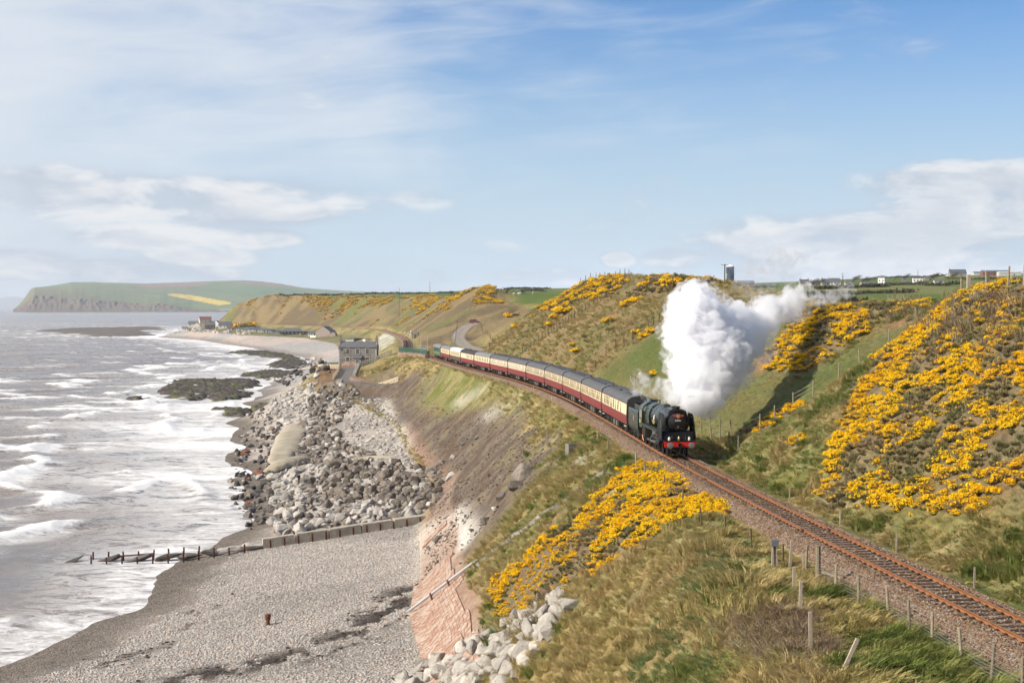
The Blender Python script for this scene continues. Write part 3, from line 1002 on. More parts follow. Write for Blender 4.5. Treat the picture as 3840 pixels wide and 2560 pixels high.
# ------------------------------------------------------------------ sea
def make_sea():
    ys = [70.0]
    while ys[-1] < 3200:
        ys.append(ys[-1] * 1.0052)
    while ys[-1] < 54000:
        ys.append(ys[-1] * 1.09)
    ys = np.array(ys)
    kx = np.concatenate([np.linspace(-1.0, -0.42, 40)[:-1], np.linspace(-0.42, 0.06, 330), np.linspace(.06, .7, 30)[1:]])
    KY, KK = np.meshgrid(ys, kx, indexing='ij')
    x, y = KK * KY, KY
    shore = np.interp(y, SHORE_Y, SHORE_X)
    off = shore - x                       # metres out to sea
    amp = np.clip(off / 60, .12, 1) * np.interp(y, [70, 2200, 3200], [1, .8, 0])
    z = np.zeros_like(x)
    r_ = random.Random(5)
    wx = x + 10 * (fbm(x / 60, y / 60, 2, 201) - .5)
    wy = y + 14 * (fbm(x / 45, y / 45, 2, 202) - .5)
    crest = np.zeros_like(x)
    for L, a, th in ((31, .34, -62), (23, .30, -50), (17, .22, -75), (11, .13, -40), (7.5, .085, -80), (5, .05, -30), (4, .045, -100)):
        k = 2 * math.pi / L
        dx, dy = math.cos(R(th)), math.sin(R(th))
        ph = k * (wx * dx + wy * dy) + r_.random() * 6.28
        mod = .45 + 1.1 * vnoise(x / (L * 2.2), y / (L * 1.6), int(L * 7))
        w = (1 + np.sin(ph)) / 2
        z += a * mod * (w ** 1.8 * 2 - .75)
    z *= amp
    # breaking lines running on to the shore
    foam = np.zeros_like(x)
    for k, (d0, hgt, wid) in enumerate(((9, .55, 2.0), (26, .8, 2.6), (48, .85, 3.0), (78, .6, 3.4), (120, .5, 4))):
        line = d0 + (fbm(y / 35, y * 0 + k, 3, 210 + k) - .5) * d0 * .9
        on = sstep(fbm(y / 22, x * 0 + 3.7 * k, 3, 220 + k), .42, .60) * (1 - sstep(y, 900, 1500))
        d = (off - line)
        z += hgt * on * np.exp(-(d / wid) ** 2) * (1 + .5 * (vnoise(x / 2, y / 2, 230 + k) - .5))
        foam = np.maximum(foam, on * np.where(d < 0, np.exp(-(np.abs(d) / (wid * 3.4)) ** 2), np.exp(-(d / (wid * .9)) ** 2)))
    z += (fbm(x / 1.6, y / 2.2, 2, 240) - .5) * .16 * np.interp(y, [70, 500], [1, 0])
    surf = 1 - sstep(off, 3, np.interp(y, [130, 190, 260, 420, 700, 1000], [16, 24, 62, 95, 120, 90]))
    surf = surf * .64 + .18 * (1 - sstep(off, 20, 240))
    steep = sstep(z, .42, .85) * .55
    lines = sstep(fbm(x / 75, y / 26, 3, 251), .50, .64) * .5 * sstep(y, 150, 260)
    far = .34 * sstep(y, 1300, 1700) * (1 - sstep(y, 2800, 4200)) * sstep(fbm(x / 160, y / 190, 3, 252), .40, .58)
    foam = np.clip(np.maximum(foam * .9, surf) + steep + lines * .38 + far, 0, 1.15)
    z = np.where(off < 6, z * np.clip((off + 6) / 12, 0, 1), z) + .05
    nr, nc = x.shape
    vid = np.arange(nr * nc).reshape(nr, nc)
    q = np.stack([vid[:-1, :-1], vid[:-1, 1:], vid[1:, 1:], vid[1:, :-1]], -1)
    oc = off[:-1, :-1]
    keepq = (oc > -14) | (y[:-1, :-1] > 1750)
    keepq &= ~((x[:-1, :-1] > -120) & (y[:-1, :-1] > 1750) & (y[:-1, :-1] < 2300))
    q = q[keepq].reshape(-1, 4)
    used = np.unique(q)
    rm = np.zeros(nr * nc, np.int64)
    rm[used] = np.arange(len(used))
    me = np_mesh('sea', np.stack([x, y, z], -1).reshape(-1, 3)[used], rm[q], None, smooth=True)
    add_attr(me, 'foam', foam.reshape(-1)[used], 'FLOAT')
    m = bpy.data.materials.new('sea_water')
    m.use_nodes = True
    g = NG(m.node_tree)
    b = g.n['Principled BSDF']
    p = g.pos()
    fo = g.attr('foam', 'Fac')
    ps = g.vmath('MULTIPLY', p, (.24, .46, 1.0))
    dist = g.math('DIVIDE', 200.0, g.math('ADD', g.sep(p)[1], 60.0))
    n1 = g.noise(ps, .58, 8, .72, 1.2)
    n2 = g.noise(ps, 3.2, 5, .68, .8)
    lace = g.math('SUBTRACT', 1.0, g.math('MULTIPLY', g.math('ABSOLUTE', g.math('SUBTRACT', n1, .5)), 5.0), clamp=True)
    fm = g.math('ADD', g.math('MULTIPLY', n1, .62), g.math('MULTIPLY', n2, .34))
    fac = g.smooth(g.math('ADD', g.math('MULTIPLY', fo, .50), fm), .755, .985)
    fac2 = g.math('MULTIPLY', g.smooth(lace, .55, .95), g.math('MULTIPLY', g.smooth(fo, .15, .8), .6))
    fac = g.math('MAXIMUM', fac, fac2)
    n3 = g.noise(p, .035, 3, .5)
    murky = g.mix(g.smooth(n3, .35, .65), (.215, .172, .142), (.168, .150, .142))
    g.put(b.inputs['Base Color'], g.mix(fac, murky, (.74, .73, .72)))
    g.put(b.inputs['Roughness'], g.lin(fac, 0, 1, .22, .85))
    b.inputs['IOR'].default_value = 1.33
    b.inputs['Specular IOR Level'].default_value = .5
    h = g.math('ADD', g.math('MULTIPLY', n2, .45), g.math('MULTIPLY', n1, .9))
    g.put(b.inputs['Normal'], g.bump(h, .75, .45))
    me.materials.append(m)
    tag(link('sea', me), 'brown grey sea with white surf rolling on to the shore', kind='structure')


make_sea()

# ------------------------------------------------------------------ scatter helper (geometry nodes; only for uncountable stuff)
def proto(name, me):
    return bpy.data.objects.new(name, me)          # not linked into the scene


def scatter(name, protos, pts, rots, scls, idx, label=None, parent=None):
    me = bpy.data.meshes.new(name)
    pts = np.asarray(pts, np.float32)
    me.vertices.add(len(pts))
    me.vertices.foreach_set('co', pts.ravel())
    me.update()
    add_attr(me, 'rot', rots, 'FLOAT_VECTOR')
    add_attr(me, 'scl', scls, 'FLOAT_VECTOR')
    a = me.attributes.new('idx', 'INT', 'POINT')
    a.data.foreach_set('value', np.asarray(idx, np.int32))
    o = link(name, me, parent)
    ng = bpy.data.node_groups.new(name + '_nodes', 'GeometryNodeTree')
    ng.interface.new_socket('Geometry', in_out='INPUT', socket_type='NodeSocketGeometry')
    ng.interface.new_socket('Geometry', in_out='OUTPUT', socket_type='NodeSocketGeometry')
    n, l = ng.nodes, ng.links
    gi, go = n.new('NodeGroupInput'), n.new('NodeGroupOutput')
    jn = n.new('GeometryNodeJoinGeometry')

    def na(nm, ty):
        q = n.new('GeometryNodeInputNamedAttribute')
        q.data_type = ty
        q.inputs[0].default_value = nm
        return q.outputs[0]
    rot, scl, ix = na('rot', 'FLOAT_VECTOR'), na('scl', 'FLOAT_VECTOR'), na('idx', 'INT')
    er = n.new('FunctionNodeEulerToRotation')
    l.new(rot, er.inputs[0])
    for k, p in enumerate(protos):
        cmp_ = n.new('FunctionNodeCompare')
        cmp_.data_type = 'INT'
        cmp_.operation = 'EQUAL'
        l.new(ix, cmp_.inputs[2])
        cmp_.inputs[3].default_value = k
        oi = n.new('GeometryNodeObjectInfo')
        oi.inputs['Object'].default_value = p
        oi.inputs['As Instance'].default_value = True
        io = n.new('GeometryNodeInstanceOnPoints')
        l.new(gi.outputs[0], io.inputs['Points'])
        l.new(cmp_.outputs[0], io.inputs['Selection'])
        l.new(oi.outputs['Geometry'], io.inputs['Instance'])
        l.new(er.outputs[0], io.inputs['Rotation'])
        l.new(scl, io.inputs['Scale'])
        l.new(io.outputs[0], jn.inputs[0])
    l.new(jn.outputs[0], go.inputs[0])
    md = o.modifiers.new('scatter', 'NODES')
    md.node_group = ng
    return tag(o, label, kind='stuff')


def stone_mesh(name, seed, mat, sub=1, cuts=3, flat=0.75):
    """angular stone, about 1 m across"""
    r_ = random.Random(seed)
    bm = bmesh.new()
    bmesh.ops.create_icosphere(bm, subdivisions=sub, radius=0.5)
    for v in bm.verts:
        v.co *= 0.82 + 0.36 * r_.random()
    for k in range(cuts):
        n_ = Vector((r_.gauss(0, 1), r_.gauss(0, 1), r_.gauss(0, 1))).normalized()
        d = 0.22 + 0.16 * r_.random()
        for v in bm.verts:
            e = v.co.dot(n_) - d
            if e > 0:
                v.co -= n_ * e
    sx, sy = 0.85 + .4 * r_.random(), 0.75 + .3 * r_.random()
    for v in bm.verts:
        v.co = Vector((v.co.x * sx, v.co.y * sy, v.co.z * flat))
    me = bpy.data.meshes.new(name)
    bm.to_mesh(me)
    bm.free()
    me.materials.append(mat)
    return me


# ------------------------------------------------------------------ railway track
M_RAIL = pmat('rusty_rail', (.30, .125, .05), .62, .25, .22, 2.5, .35, .25, 30, (.20, .085, .04), (.5, .7), world=True)
M_RAILTOP = pmat('rail_head', (.33, .17, .10), .38, .55, .12, 2, .5, world=True)
M_SLEEPER = pmat('tarred_sleeper', (.048, .032, .024), .85, 0, .35, 6, .2, .5, 14, (.085, .055, .036), (.45, .65), world=True, perobj=.25)
M_PLATE = pmat('fishplate_steel', (.05, .042, .04), .6, .5, .2, 8)


def ballast_material():
    m = bpy.data.materials.new('ballast_stone')
    m.use_nodes = True
    g = NG(m.node_tree)
    b = g.n['Principled BSDF']
    p = g.pos()
    v = g.voronoi(p, 13.0, 'Color')
    x, y, z = g.sep(v)
    base = g.mix(g.smooth(g.noise(p, .6, 4, .6), .35, .65), (.165, .096, .055), (.215, .142, .092))
    base = g.mix(g.smooth(y, .72, .9), base, (.30, .27, .245))
    c = g.vmath('SCALE', base, g.lin(x, 0, 1, .45, 1.35))
    g.put(b.inputs['Base Color'], c)
    b.inputs['Roughness'].default_value = .9
    b.inputs['Specular IOR Level'].default_value = .15
    g.put(b.inputs['Normal'], g.bump(g.voronoi(p, 13.0, 'Distance'), .9, -.06))
    return m


M_BALLAST = ballast_material()


def ballast_stone_mat():
    m = bpy.data.materials.new('ballast_piece')
    m.use_nodes = True
    g = NG(m.node_tree)
    b = g.n['Principled BSDF']
    r_ = g.objrand()
    c = g.mix(r_, (.165, .096, .056), (.265, .18, .12))
    c = g.mix(g.smooth(g.math('FRACT', g.math('MULTIPLY', r_, 37.0)), .70, .95), c, (.31, .26, .215))
    c = g.vmath('SCALE', c, g.lin(g.noise(g.pos(), .7, 3, .6), .3, .7, .8, 1.15))
    g.put(b.inputs['Base Color'], c)
    b.inputs['Roughness'].default_value = .9
    b.inputs['Specular IOR Level'].default_value = .15
    return m


def along(y0, y1, step):
    ys = np.arange(y0, y1 + 1e-6, step)
    xs = rail_x(ys)
    h = np.array([rail_dir(float(q)) for q in ys])
    return ys, xs, h


def sweep(ys_list, prof, zoff=0.0, closed=True):
    """profile points (lateral, up from rail top) swept along the line"""
    V_, F_ = [], []
    n = len(prof)
    for i, y in enumerate(ys_list):
        h = rail_dir(float(y))
        cx, cz = float(rail_x(y)), float(rail_z(y)) + zoff
        c, s = math.cos(h), math.sin(h)
        for px, pz in prof:
            V_.append((cx + px * c, y - px * s, cz + pz))
    m = len(ys_list)
    for i in range(m - 1):
        for k in range(n if closed else n - 1):
            k2 = (k + 1) % n
            F_.append((i * n + k, i * n + k2, (i + 1) * n + k2, (i + 1) * n + k))
    return V_, F_


TRY = np.concatenate([np.arange(10, 420, 1.5), np.arange(420, 1900, 6)])
v_, f_ = sweep(TRY, [(-2.5, -.70), (-2.1, -.44), (-1.62, -.21), (-1.3, -.19), (1.3, -.19), (1.62, -.21), (2.1, -.46), (2.5, -.72)], closed=False)
me = np_mesh('ballast', v_, np.array(f_)[:, ::-1], M_BALLAST, smooth=True)
tag(link('ballast', me), 'brown and grey stone ballast bed under the railway track', kind='stuff')

track = tag(empty('railway_track', (float(rail_x(60)), 60, float(rail_z(60)))), 'single railway track with rust orange rails curving along the coast', 'railway track')
_off = track.location.copy()
HEAD = .036
for sgn in (-1, 1):
    c0 = sgn * .753
    prof = [(-.07, -.159), (.07, -.159), (.07, -.148), (.012, -.13), (.012, -.045), (HEAD, -.035), (HEAD, 0), (-HEAD, 0), (-HEAD, -.035), (-.012, -.045), (-.012, -.13), (-.07, -.148)]
    v_, f_ = sweep(TRY, [(c0 + a, b) for a, b in prof])
    mi = np.array([1 if (k % 12) == 6 else 0 for k in range(len(f_))])
    me = np_mesh('rail', np.array(v_) - np.array(_off), np.array(f_), mats=[M_RAIL, M_RAILTOP], midx=mi)
    link('rail', me, track)
    for yj in (77.6, 101.5):
        h = rail_dir(yj)
        b = MB()
        b.box(0, 0, -.085, .075, .55, .12)
        b.box(0, 0, -.085, .12, .40, .05)
        ob = b.build('fishplate', M_PLATE, track, loc=Vector((float(rail_x(yj)) + c0 * math.cos(h), yj - c0 * math.sin(h), float(rail_z(yj)))) - _off, rot=(0, 0, -h))
sb = MB()
sb.box(0, 0, -.235, 2.6, .25, .14)
for sx in (-.753, .753):
    sb.box(sx, 0, -.153, .36, .18, .035)
    sb.box(sx - .11, 0, -.12, .06, .12, .05)
    sb.box(sx + .11, 0, -.12, .06, .12, .05)
sleeper_me = sb.mesh('sleeper', M_SLEEPER)
y = 44.0
while y < 118:
    h = rail_dir(y)
    link('sleeper', sleeper_me, track, Vector((float(rail_x(y)), y, float(rail_z(y)))) - _off, (rnd.uniform(-.004, .004), 0, -h + rnd.uniform(-.012, .012)))
    y += .71
jb = MB()
y = 118.3
while y < 620:
    h = rail_dir(y)
    jb.box(float(rail_x(y)) - _off.x, y - _off.y, float(rail_z(y)) - _off.z - .225, 2.6, .25, .14, -h)
    y += .71
ob = jb.build('sleeper_run', M_SLEEPER, track)
ob['kind'] = 'stuff'

# loose ballast stones on the near part of the bed
M_BPIECE = ballast_stone_mat()
bpro = [proto('ballast_stone', stone_mesh('ballast_stone', 100 + k, M_BPIECE, 1, 3)) for k in range(4)]
rng = np.random.default_rng(3)
N = 30000
by = 44 + (175 - 44) * rng.random(N) ** 1.5
bl = rng.uniform(-2.5, 2.5, N)
prof_z = np.interp(bl, [-2.5, -2.1, -1.62, -1.3, 1.3, 1.62, 2.1, 2.5], [-.70, -.44, -.21, -.19, -.19, -.21, -.46, -.72])
okb = (np.abs(np.abs(bl) - .753) > .12) & ((np.abs(bl) > .85) | (rng.random(N) < .28))
hd = np.interp(by, _fy, np.gradient(_fx))
pts = np.stack([rail_x(by) + bl, by - bl * hd, rail_z(by) + prof_z + .01], 1)[okb]
n_ = len(pts)
sc_ = rng.uniform(.06, .14, n_)[:, None] * rng.uniform(.8, 1.2, (n_, 3))
scatter('ballast_stones', bpro, pts, rng.uniform(0, 6.28, (n_, 3)), sc_, rng.integers(0, 4, n_), 'loose ballast stones spread between and beside the rails')

# ------------------------------------------------------------------ train
def paint(name, col, rough=.38, var=.07, coat=.0, spec=.3, scale=1.2, dirt=None):
    return pmat(name, col, rough, 0, var, scale, spec, 0, 20, dirt, (.55, .8), coat=coat)


M_CRIMSON = paint('crimson_paint', (.19, .020, .018), .42, .10, 0, dirt=(.15, .035, .028))
M_CREAM = paint('cream_paint', (.72, .60, .38), .42, .05, .1)
M_CHOC = paint('chocolate_paint', (.085, .045, .03), .35, .1, .2)
M_ROOF_D = pmat('coach_roof_dark', (.085, .085, .09), .65, 0, .22, .9, .3, col2=(.12, .117, .112))
M_ROOF_G = pmat('coach_roof_grey', (.17, .165, .16), .6, 0, .15, .8, .3)
M_ROOF_W = pmat('coach_roof_white', (.58, .56, .53), .6, 0, .1, .8, .3)
M_ROOF_K = pmat('coach_roof_black', (.035, .033, .032), .7, 0, .2, .8, .3)
M_GUTTER = paint('roof_gutter', (.15, .035, .028), .5)
M_UNDER = pmat('underframe_grime', (.022, .020, .018), .75, .1, .4, 4, .3, col2=(.06, .045, .035), c2=(.5, .7))
M_STEEL = pmat('worn_steel', (.22, .20, .18), .4, .8, .25, 6)
M_GREY = pmat('grey_box', (.14, .13, .12), .6, 0, .2, 3)
M_WHITEP = pmat('white_paint', (.62, .60, .56), .5, 0, .08, 4)
M_PANE = pmat('coach_window_glass', (.06, .06, .055), .14, 0, .25, .8, .5, perobj=.4)
M_PANE_W = pmat('curtained_window_glass', (.34, .335, .32), .16, 0, .2, .8, .5, perobj=.25)
M_ORANGE = pmat('orange_fitting', (.55, .17, .04), .5)

ARC_Y = np.arange(100, 460, .25)
_ax, _az = rail_x(ARC_Y), rail_z(ARC_Y)
_seg = np.sqrt(np.diff(_ax) ** 2 + .25 ** 2 + np.diff(_az) ** 2)
ARC = np.concatenate([[0], np.cumsum(_seg)])
FRONT_Y = 114.6
ARC -= np.interp(FRONT_Y, ARC_Y, ARC)


def on_line(s):
    y = float(np.interp(s, ARC, ARC_Y))
    return Vector((float(rail_x(y)), y, float(rail_z(y))))


def on_track(o, s_front, s_rear):
    """origin midway, local +y to the front (towards the camera), +x seaward"""
    a, b = on_line(s_front), on_line(s_rear)
    f = (a - b).normalized()
    x = f.cross(Vector((0, 0, 1))).normalized()
    z = x.cross(f).normalized()
    m = Matrix((x, f, z)).transposed().to_4x4()
    m.translation = (a + b) / 2
    o.matrix_world = m


SIDE = [(1.30, 1.05), (1.37, 1.55), (1.38, 2.0), (1.325, 3.05)]


def side_x(z):
    return float(np.interp(z, [p[1] for p in SIDE], [p[0] for p in SIDE]))


def shell(z0, z1, half_len):
    zs = [z0] + [p[1] for p in SIDE if z0 < p[1] < z1] + [z1]
    out = [(side_x(z), z) for z in zs] + [(-side_x(z), z) for z in zs[::-1]]
    b = MB()
    b.prism(out, -half_len, half_len)
    return b


def roof_prof():
    pr = [(1.325, 3.05)]
    for a in np.linspace(8, 172, 15):
        pr.append((1.30 * math.cos(R(a)) * (1 if abs(math.cos(R(a))) < .99 else 1), 3.05 + .74 * math.sin(R(a)) ** .75))
    pr.append((-1.325, 3.05))
    return pr


LEN = 19.35
lower_me = shell(1.05, 1.98, LEN / 2).mesh('lower_body', M_CRIMSON, True)
lower_choc_me = shell(1.05, 1.98, LEN / 2).mesh('lower_body', M_CHOC, True)
upper_me = shell(1.982, 3.05, LEN / 2).mesh('upper_body', M_CREAM, True)
rb = MB()
rb.prism(roof_prof(), -LEN / 2, LEN / 2)
for k in range(1, 5):       # roof ribs
    pass
ROOFS = {k: rb.mesh('roof', m, True) for k, m in (('dark', M_ROOF_D), ('grey', M_ROOF_G), ('white', M_ROOF_W), ('black', M_ROOF_K))}
gb = MB()
gb.box(1.335, 0, 3.04, .035, LEN - .02, .045)
gb.box(-1.335, 0, 3.04, .035, LEN - .02, .045)
gutter_me = gb.mesh('gutter', M_GUTTER)
vb = MB()
vb.lathe([(.16, 0), (.16, .05), (.20, .07), (.19, .14), (.10, .19), (.0, .2)], 10)
vent_me = vb.mesh('roof_vent', M_ROOF_D, True)
ga = MB()
ga.prism([(.62 * math.cos(R(a)) if 0 < a < 180 else (.62 if a == 0 else -.62), (1.2 if a in (0, 180) else 2.9 + .35 * math.sin(R(a)))) for a in (0, 5, 40, 90, 140, 175, 180)], 0, .33)
gang_me = ga.mesh('gangway', M_UNDER)
eb = MB()
eb.prism([(1.34, 1.05), (1.385, 2.0), (1.34, 3.06)] + [(1.33 * math.cos(R(a)), 3.06 + .77 * math.sin(R(a)) ** .75) for a in (20, 45, 70, 90, 110, 135, 160)] + [(-1.34, 3.06), (-1.385, 2.0), (-1.34, 1.05)], 0, .07)
end_me = eb.mesh('coach_end', M_ROOF_K)
ub = MB()
ub.box(0, 0, .98, 2.3, 19.2, .16)
for y_ in (-2.9, -1.2, .8, 2.6):
    ub.box(.95, y_, .62, .5, 1.1, .55)
    ub.box(-.95, y_ + .3, .62, .5, 1.3, .55)
ub.bar((1.0, -4.3, .9), (.9, -2.5, .45), .08)
ub.bar((1.0, 4.3, .9), (.9, 2.5, .45), .08)
ub.bar((.9, -2.5, .45), (.9, 2.5, .45), .08)
ub.tube([(.3, -4.0, .55), (.3, -2.4, .55)], .28, 10)
under_me = ub.mesh('underframe', M_UNDER)
box_me = MB().box(1.16, 0, .62, .16, .8, .5).mesh('battery_box', M_GREY)
step_me = MB().box(0, 0, 0, .10, .5, .05).mesh('step_board', M_WHITEP)
bo = MB()
for sx in (-1.02, 1.02):
    bo.box(sx, 0, .62, .09, 3.2, .20)
    bo.box(sx, 0, .38, .10, .7, .3)
    for y_ in (-1.3, 1.3):
        bo.box(sx * 1.04, y_, .47, .14, .34, .34)
        bo.tube([(sx, y_ - .35, .45), (sx, y_ - .35, .75)], .08, 7)
        bo.tube([(sx, y_ + .35, .45), (sx, y_ + .35, .75)], .08, 7)
bo.box(0, 0, .7, 2.0, .5, .3)
bogie_me = bo.mesh('bogie', M_UNDER)


def wheel_mesh(rad, spokes=False, mat=None, w=.13):
    b = MB()
    if not spokes:
        b.lathe([(.02, -.06), (rad * .25, -.06), (rad * .85, -.03), (rad, -.065), (rad, .065), (rad * .85, .03), (rad * .25, .07), (.02, .07)], 18, 'X')
    else:       # pressed disc driving wheel with raised ribs
        b.lathe([(rad * .86, -.065), (rad, -.065), (rad + .03, -.05), (rad, .065), (rad * .86, .065)], 24, 'X')
        b.lathe([(.02, -.07), (rad * .22, -.09), (rad * .86, -.02), (rad * .86, .02), (rad * .22, .09), (.02, .07)], 24, 'X')
        for k in range(11):
            a = 2 * math.pi * k / 11
            b.bar((.05, .2 * rad * math.cos(a), .2 * rad * math.sin(a)), (.03, .84 * rad * math.cos(a), .84 * rad * math.sin(a)), .10, .06)
    return b.mesh('wheel', mat or M_UNDER, True)


coach_wheel = wheel_mesh(.46)
buf = MB()
buf.lathe([(.10, 0), (.10, .30), (.13, .32), (.25, .56), (.25, .60), (.0, .62)], 16, 'Y')
buffer_me = buf.mesh('buffer', M_STEEL, True)


def window_meshes(w, z0, z1, key, pm):
    """glass pane standing in the side, frame around it"""
    e = .045
    p = MB()
    for (a, b_, q) in ((-w / 2, w / 2, 0),):
        p.poly([(side_x(z0) + .006, a, z0), (side_x(z0) + .006, b_, z0), (side_x(z1) + .006, b_, z1), (side_x(z1) + .006, a, z1),
                (side_x(z0) - .05, a, z0), (side_x(z0) - .05, b_, z0), (side_x(z1) - .05, b_, z1), (side_x(z1) - .05, a, z1)],
               [(0, 1, 2, 3), (7, 6, 5, 4), (0, 4, 5, 1), (1, 5, 6, 2), (2, 6, 7, 3), (3, 7, 4, 0)])
    f = MB()
    for (a, b_, za, zb) in ((-w / 2 - e, -w / 2, z0 - e, z1 + e), (w / 2, w / 2 + e, z0 - e, z1 + e), (-w / 2, w / 2, z0 - e, z0), (-w / 2, w / 2, z1, z1 + e), (-w / 2, w / 2, z1 - .30, z1 - .265)):
        f.poly([(side_x(za) + .016, a, za), (side_x(za) + .016, b_, za), (side_x(zb) + .016, b_, zb), (side_x(zb) + .016, a, zb),
                (side_x(za) - .03, a, za), (side_x(za) - .03, b_, za), (side_x(zb) - .03, b_, zb), (side_x(zb) - .03, a, zb)],
               [(0, 1, 2, 3), (7, 6, 5, 4), (0, 4, 5, 1), (1, 5, 6, 2), (2, 6, 7, 3), (3, 7, 4, 0)])
    return p.mesh('window', pm), f.mesh('window_frame', M_CREAM)


WIN = {}
for key, (w, z0, z1) in {'bay': (.78, 2.08, 2.94), 'door': (.34, 2.12, 2.90), 'wide': (1.25, 2.14, 2.86), 'sq': (1.0, 2.15, 2.85)}.items():
    for pm, nm in ((M_PANE, 'd'), (M_PANE_W, 'w')):
        WIN[key, nm] = window_meshes(w, z0, z1, key, pm)
rail_me = MB().box(side_x(2.2) + .03, 0, 2.2, .03, .03, .5).mesh('grab_rail', M_UNDER)
db = MB()
for y_ in (0,):
    db.poly([(side_x(1.12) + .004, y_ - .012, 1.12), (side_x(1.12) + .004, y_ + .012, 1.12), (side_x(2.0) + .004, y_ + .012, 1.98), (side_x(2.0) + .004, y_ - .012, 1.98)], [(0, 1, 2, 3)])
seam_me = db.mesh('door_seam', M_UNDER, fix=False)


def far_side(slots):
    b = MB()
    for key, y_ in slots:
        w, z0, z1 = {'bay': (.78, 2.08, 2.94), 'door': (.34, 2.12, 2.90), 'wide': (1.25, 2.14, 2.86), 'sq': (1.0, 2.15, 2.85)}[key]
        b.poly([(-side_x(z0) - .006, y_ - w / 2, z0), (-side_x(z0) - .006, y_ + w / 2, z0), (-side_x(z1) - .006, y_ + w / 2, z1), (-side_x(z1) - .006, y_ - w / 2, z1)], [(3, 2, 1, 0)])
    return b.mesh('far_side_glazing', M_PANE, fix=False)


SLOTS = {
    'brake': [('door', -8.9), ('bay', -7.2), ('bay', -6.0), ('bay', -4.8), ('bay', -3.6), ('door', -2.2), ('door', -1.4), ('bay', .1), ('door', 1.6), ('bay', 3.6), ('door', 5.4)],
    'open': [('door', -9.0), ('bay', -8.0), ('bay', -6.75), ('bay', -5.5), ('bay', -4.25), ('bay', -3.0), ('door', -1.9), ('bay', -.7), ('bay', .55), ('bay', 1.8), ('bay', 3.05), ('bay', 4.3), ('door', 5.5), ('bay', 6.6), ('bay', 7.85), ('door', 9.0)],
    'late': [('door', -9.0), ('sq', -7.0), ('sq', -5.0), ('sq', -3.0), ('sq', -1.0), ('sq', 1.0), ('sq', 3.0), ('sq', 5.0), ('sq', 7.0), ('door', 9.0)],
    'kitchen': [('door', -9.0), ('sq', -1.2), ('sq', .8), ('sq', 2.8), ('sq', 4.8), ('sq', 6.8), ('door', 9.0)],
}
FAR = {k: far_side(v) for k, v in SLOTS.items()}
VENTS = {'brake': [(.45, -7 + 1.15 * k) for k in range(6)] + [(-.45, -8 + 1.0 * k) for k in range(14)] + [(.45, 4 + 1.2 * k) for k in range(3)],
         'open': [(.45, -6 + 2.4 * k) for k in range(6)] + [(-.5, -7 + 1.6 * k) for k in range(9)],
         'late': [(.0, -8 + 8 * k) for k in range(3)], 'kitchen': [(.3, -7 + 2 * k) for k in range(4)]}
COACHES = [
    ('brake', 'dark', 'd', lower_me, 'crimson and cream coach coupled directly behind the tender, the first of the train'),
    ('open', 'dark', 'd', lower_me, 'crimson and cream coach, second behind the tender, beside tall trackside posts'),
    ('open', 'dark', 'd', lower_me, 'crimson and cream coach with dark roof, third behind the tender'),
    ('open', 'dark', 'd', lower_me, 'crimson and cream coach with dark roof, fourth behind the tender'),
    ('open', 'dark', 'd', lower_me, 'crimson and cream coach with dark roof, fifth behind the tender'),
    ('open', 'dark', 'w', lower_me, 'crimson and cream coach with pale blinds, sixth behind the tender'),
    ('open', 'dark', 'w', lower_me, 'crimson and cream coach with pale blinds coupled next to the grey roofed coach'),
    ('late', 'grey', 'd', lower_me, 'crimson and cream coach with plain grey roof and square windows'),
    ('kitchen', 'black', 'd', lower_me, 'crimson and cream coach with black roof and a windowless end'),
    ('late', 'white', 'd', lower_choc_me, 'chocolate and cream coach with a white roof near the train end'),
    ('late', 'grey', 'd', lower_me, 'last crimson and cream coach, in front of the green diesel'),
]
S_COACH0 = 21.55
PITCHM = 20.1
for i, (kind, roof, pane, low, label) in enumerate(COACHES):
    sf = S_COACH0 + i * PITCHM
    t = empty('railway_coach')
    tag(t, label, 'railway coach', 'coaches of the steam train')
    on_track(t, sf + 2.7, sf + PITCHM - 3.0)
    for nm, me_ in (('lower_body', low), ('upper_body', upper_me), ('roof', ROOFS[roof]), ('gutter', gutter_me), ('underframe', under_me), ('far_side_glazing', FAR[kind])):
        q_ = link(nm, me_, t)
    q_['kind'] = 'stuff'
    for y_, r_ in ((LEN / 2, 0), (-LEN / 2, math.pi)):
        link('coach_end', end_me, t, (0, y_, 0), (0, 0, r_))
        link('gangway', gang_me, t, (0, y_ + (.05 if r_ == 0 else -.05), 0), (0, 0, r_))
    for key, y_ in SLOTS[kind]:
        pm, fm = WIN[key, pane]
        wn = link('window', pm, t, (0, y_, 0))
        link('window_frame', fm, wn)
        if key == 'door':
            link('grab_rail', rail_me, t, (0, y_ + .34, 0))
            link('door_seam', seam_me, t, (0, y_ + .36, 0))
            link('door_seam', seam_me, t, (0, y_ - .36, 0))
    for y_ in (-8.9, -8.2, 8.9, 8.2):
        link('step_board', step_me, t, (1.31, y_, .86))
    for y_ in (1.6, -.4):
        link('battery_box', box_me, t, (0, y_, 0))
    for x_, y_ in VENTS[kind]:
        link('roof_vent', vent_me, t, (x_, y_, 3.05 + .74 * (1 - (x_ / 1.3) ** 2) ** .375 - .02))
    for y_ in (-6.9, 6.9):
        bg_ = link('bogie', bogie_me, t, (0, y_, 0))
        for dy in (-1.3, 1.3):
            for x_ in (-.75, .75):
                link('wheel', coach_wheel, bg_, (x_, dy, .46))

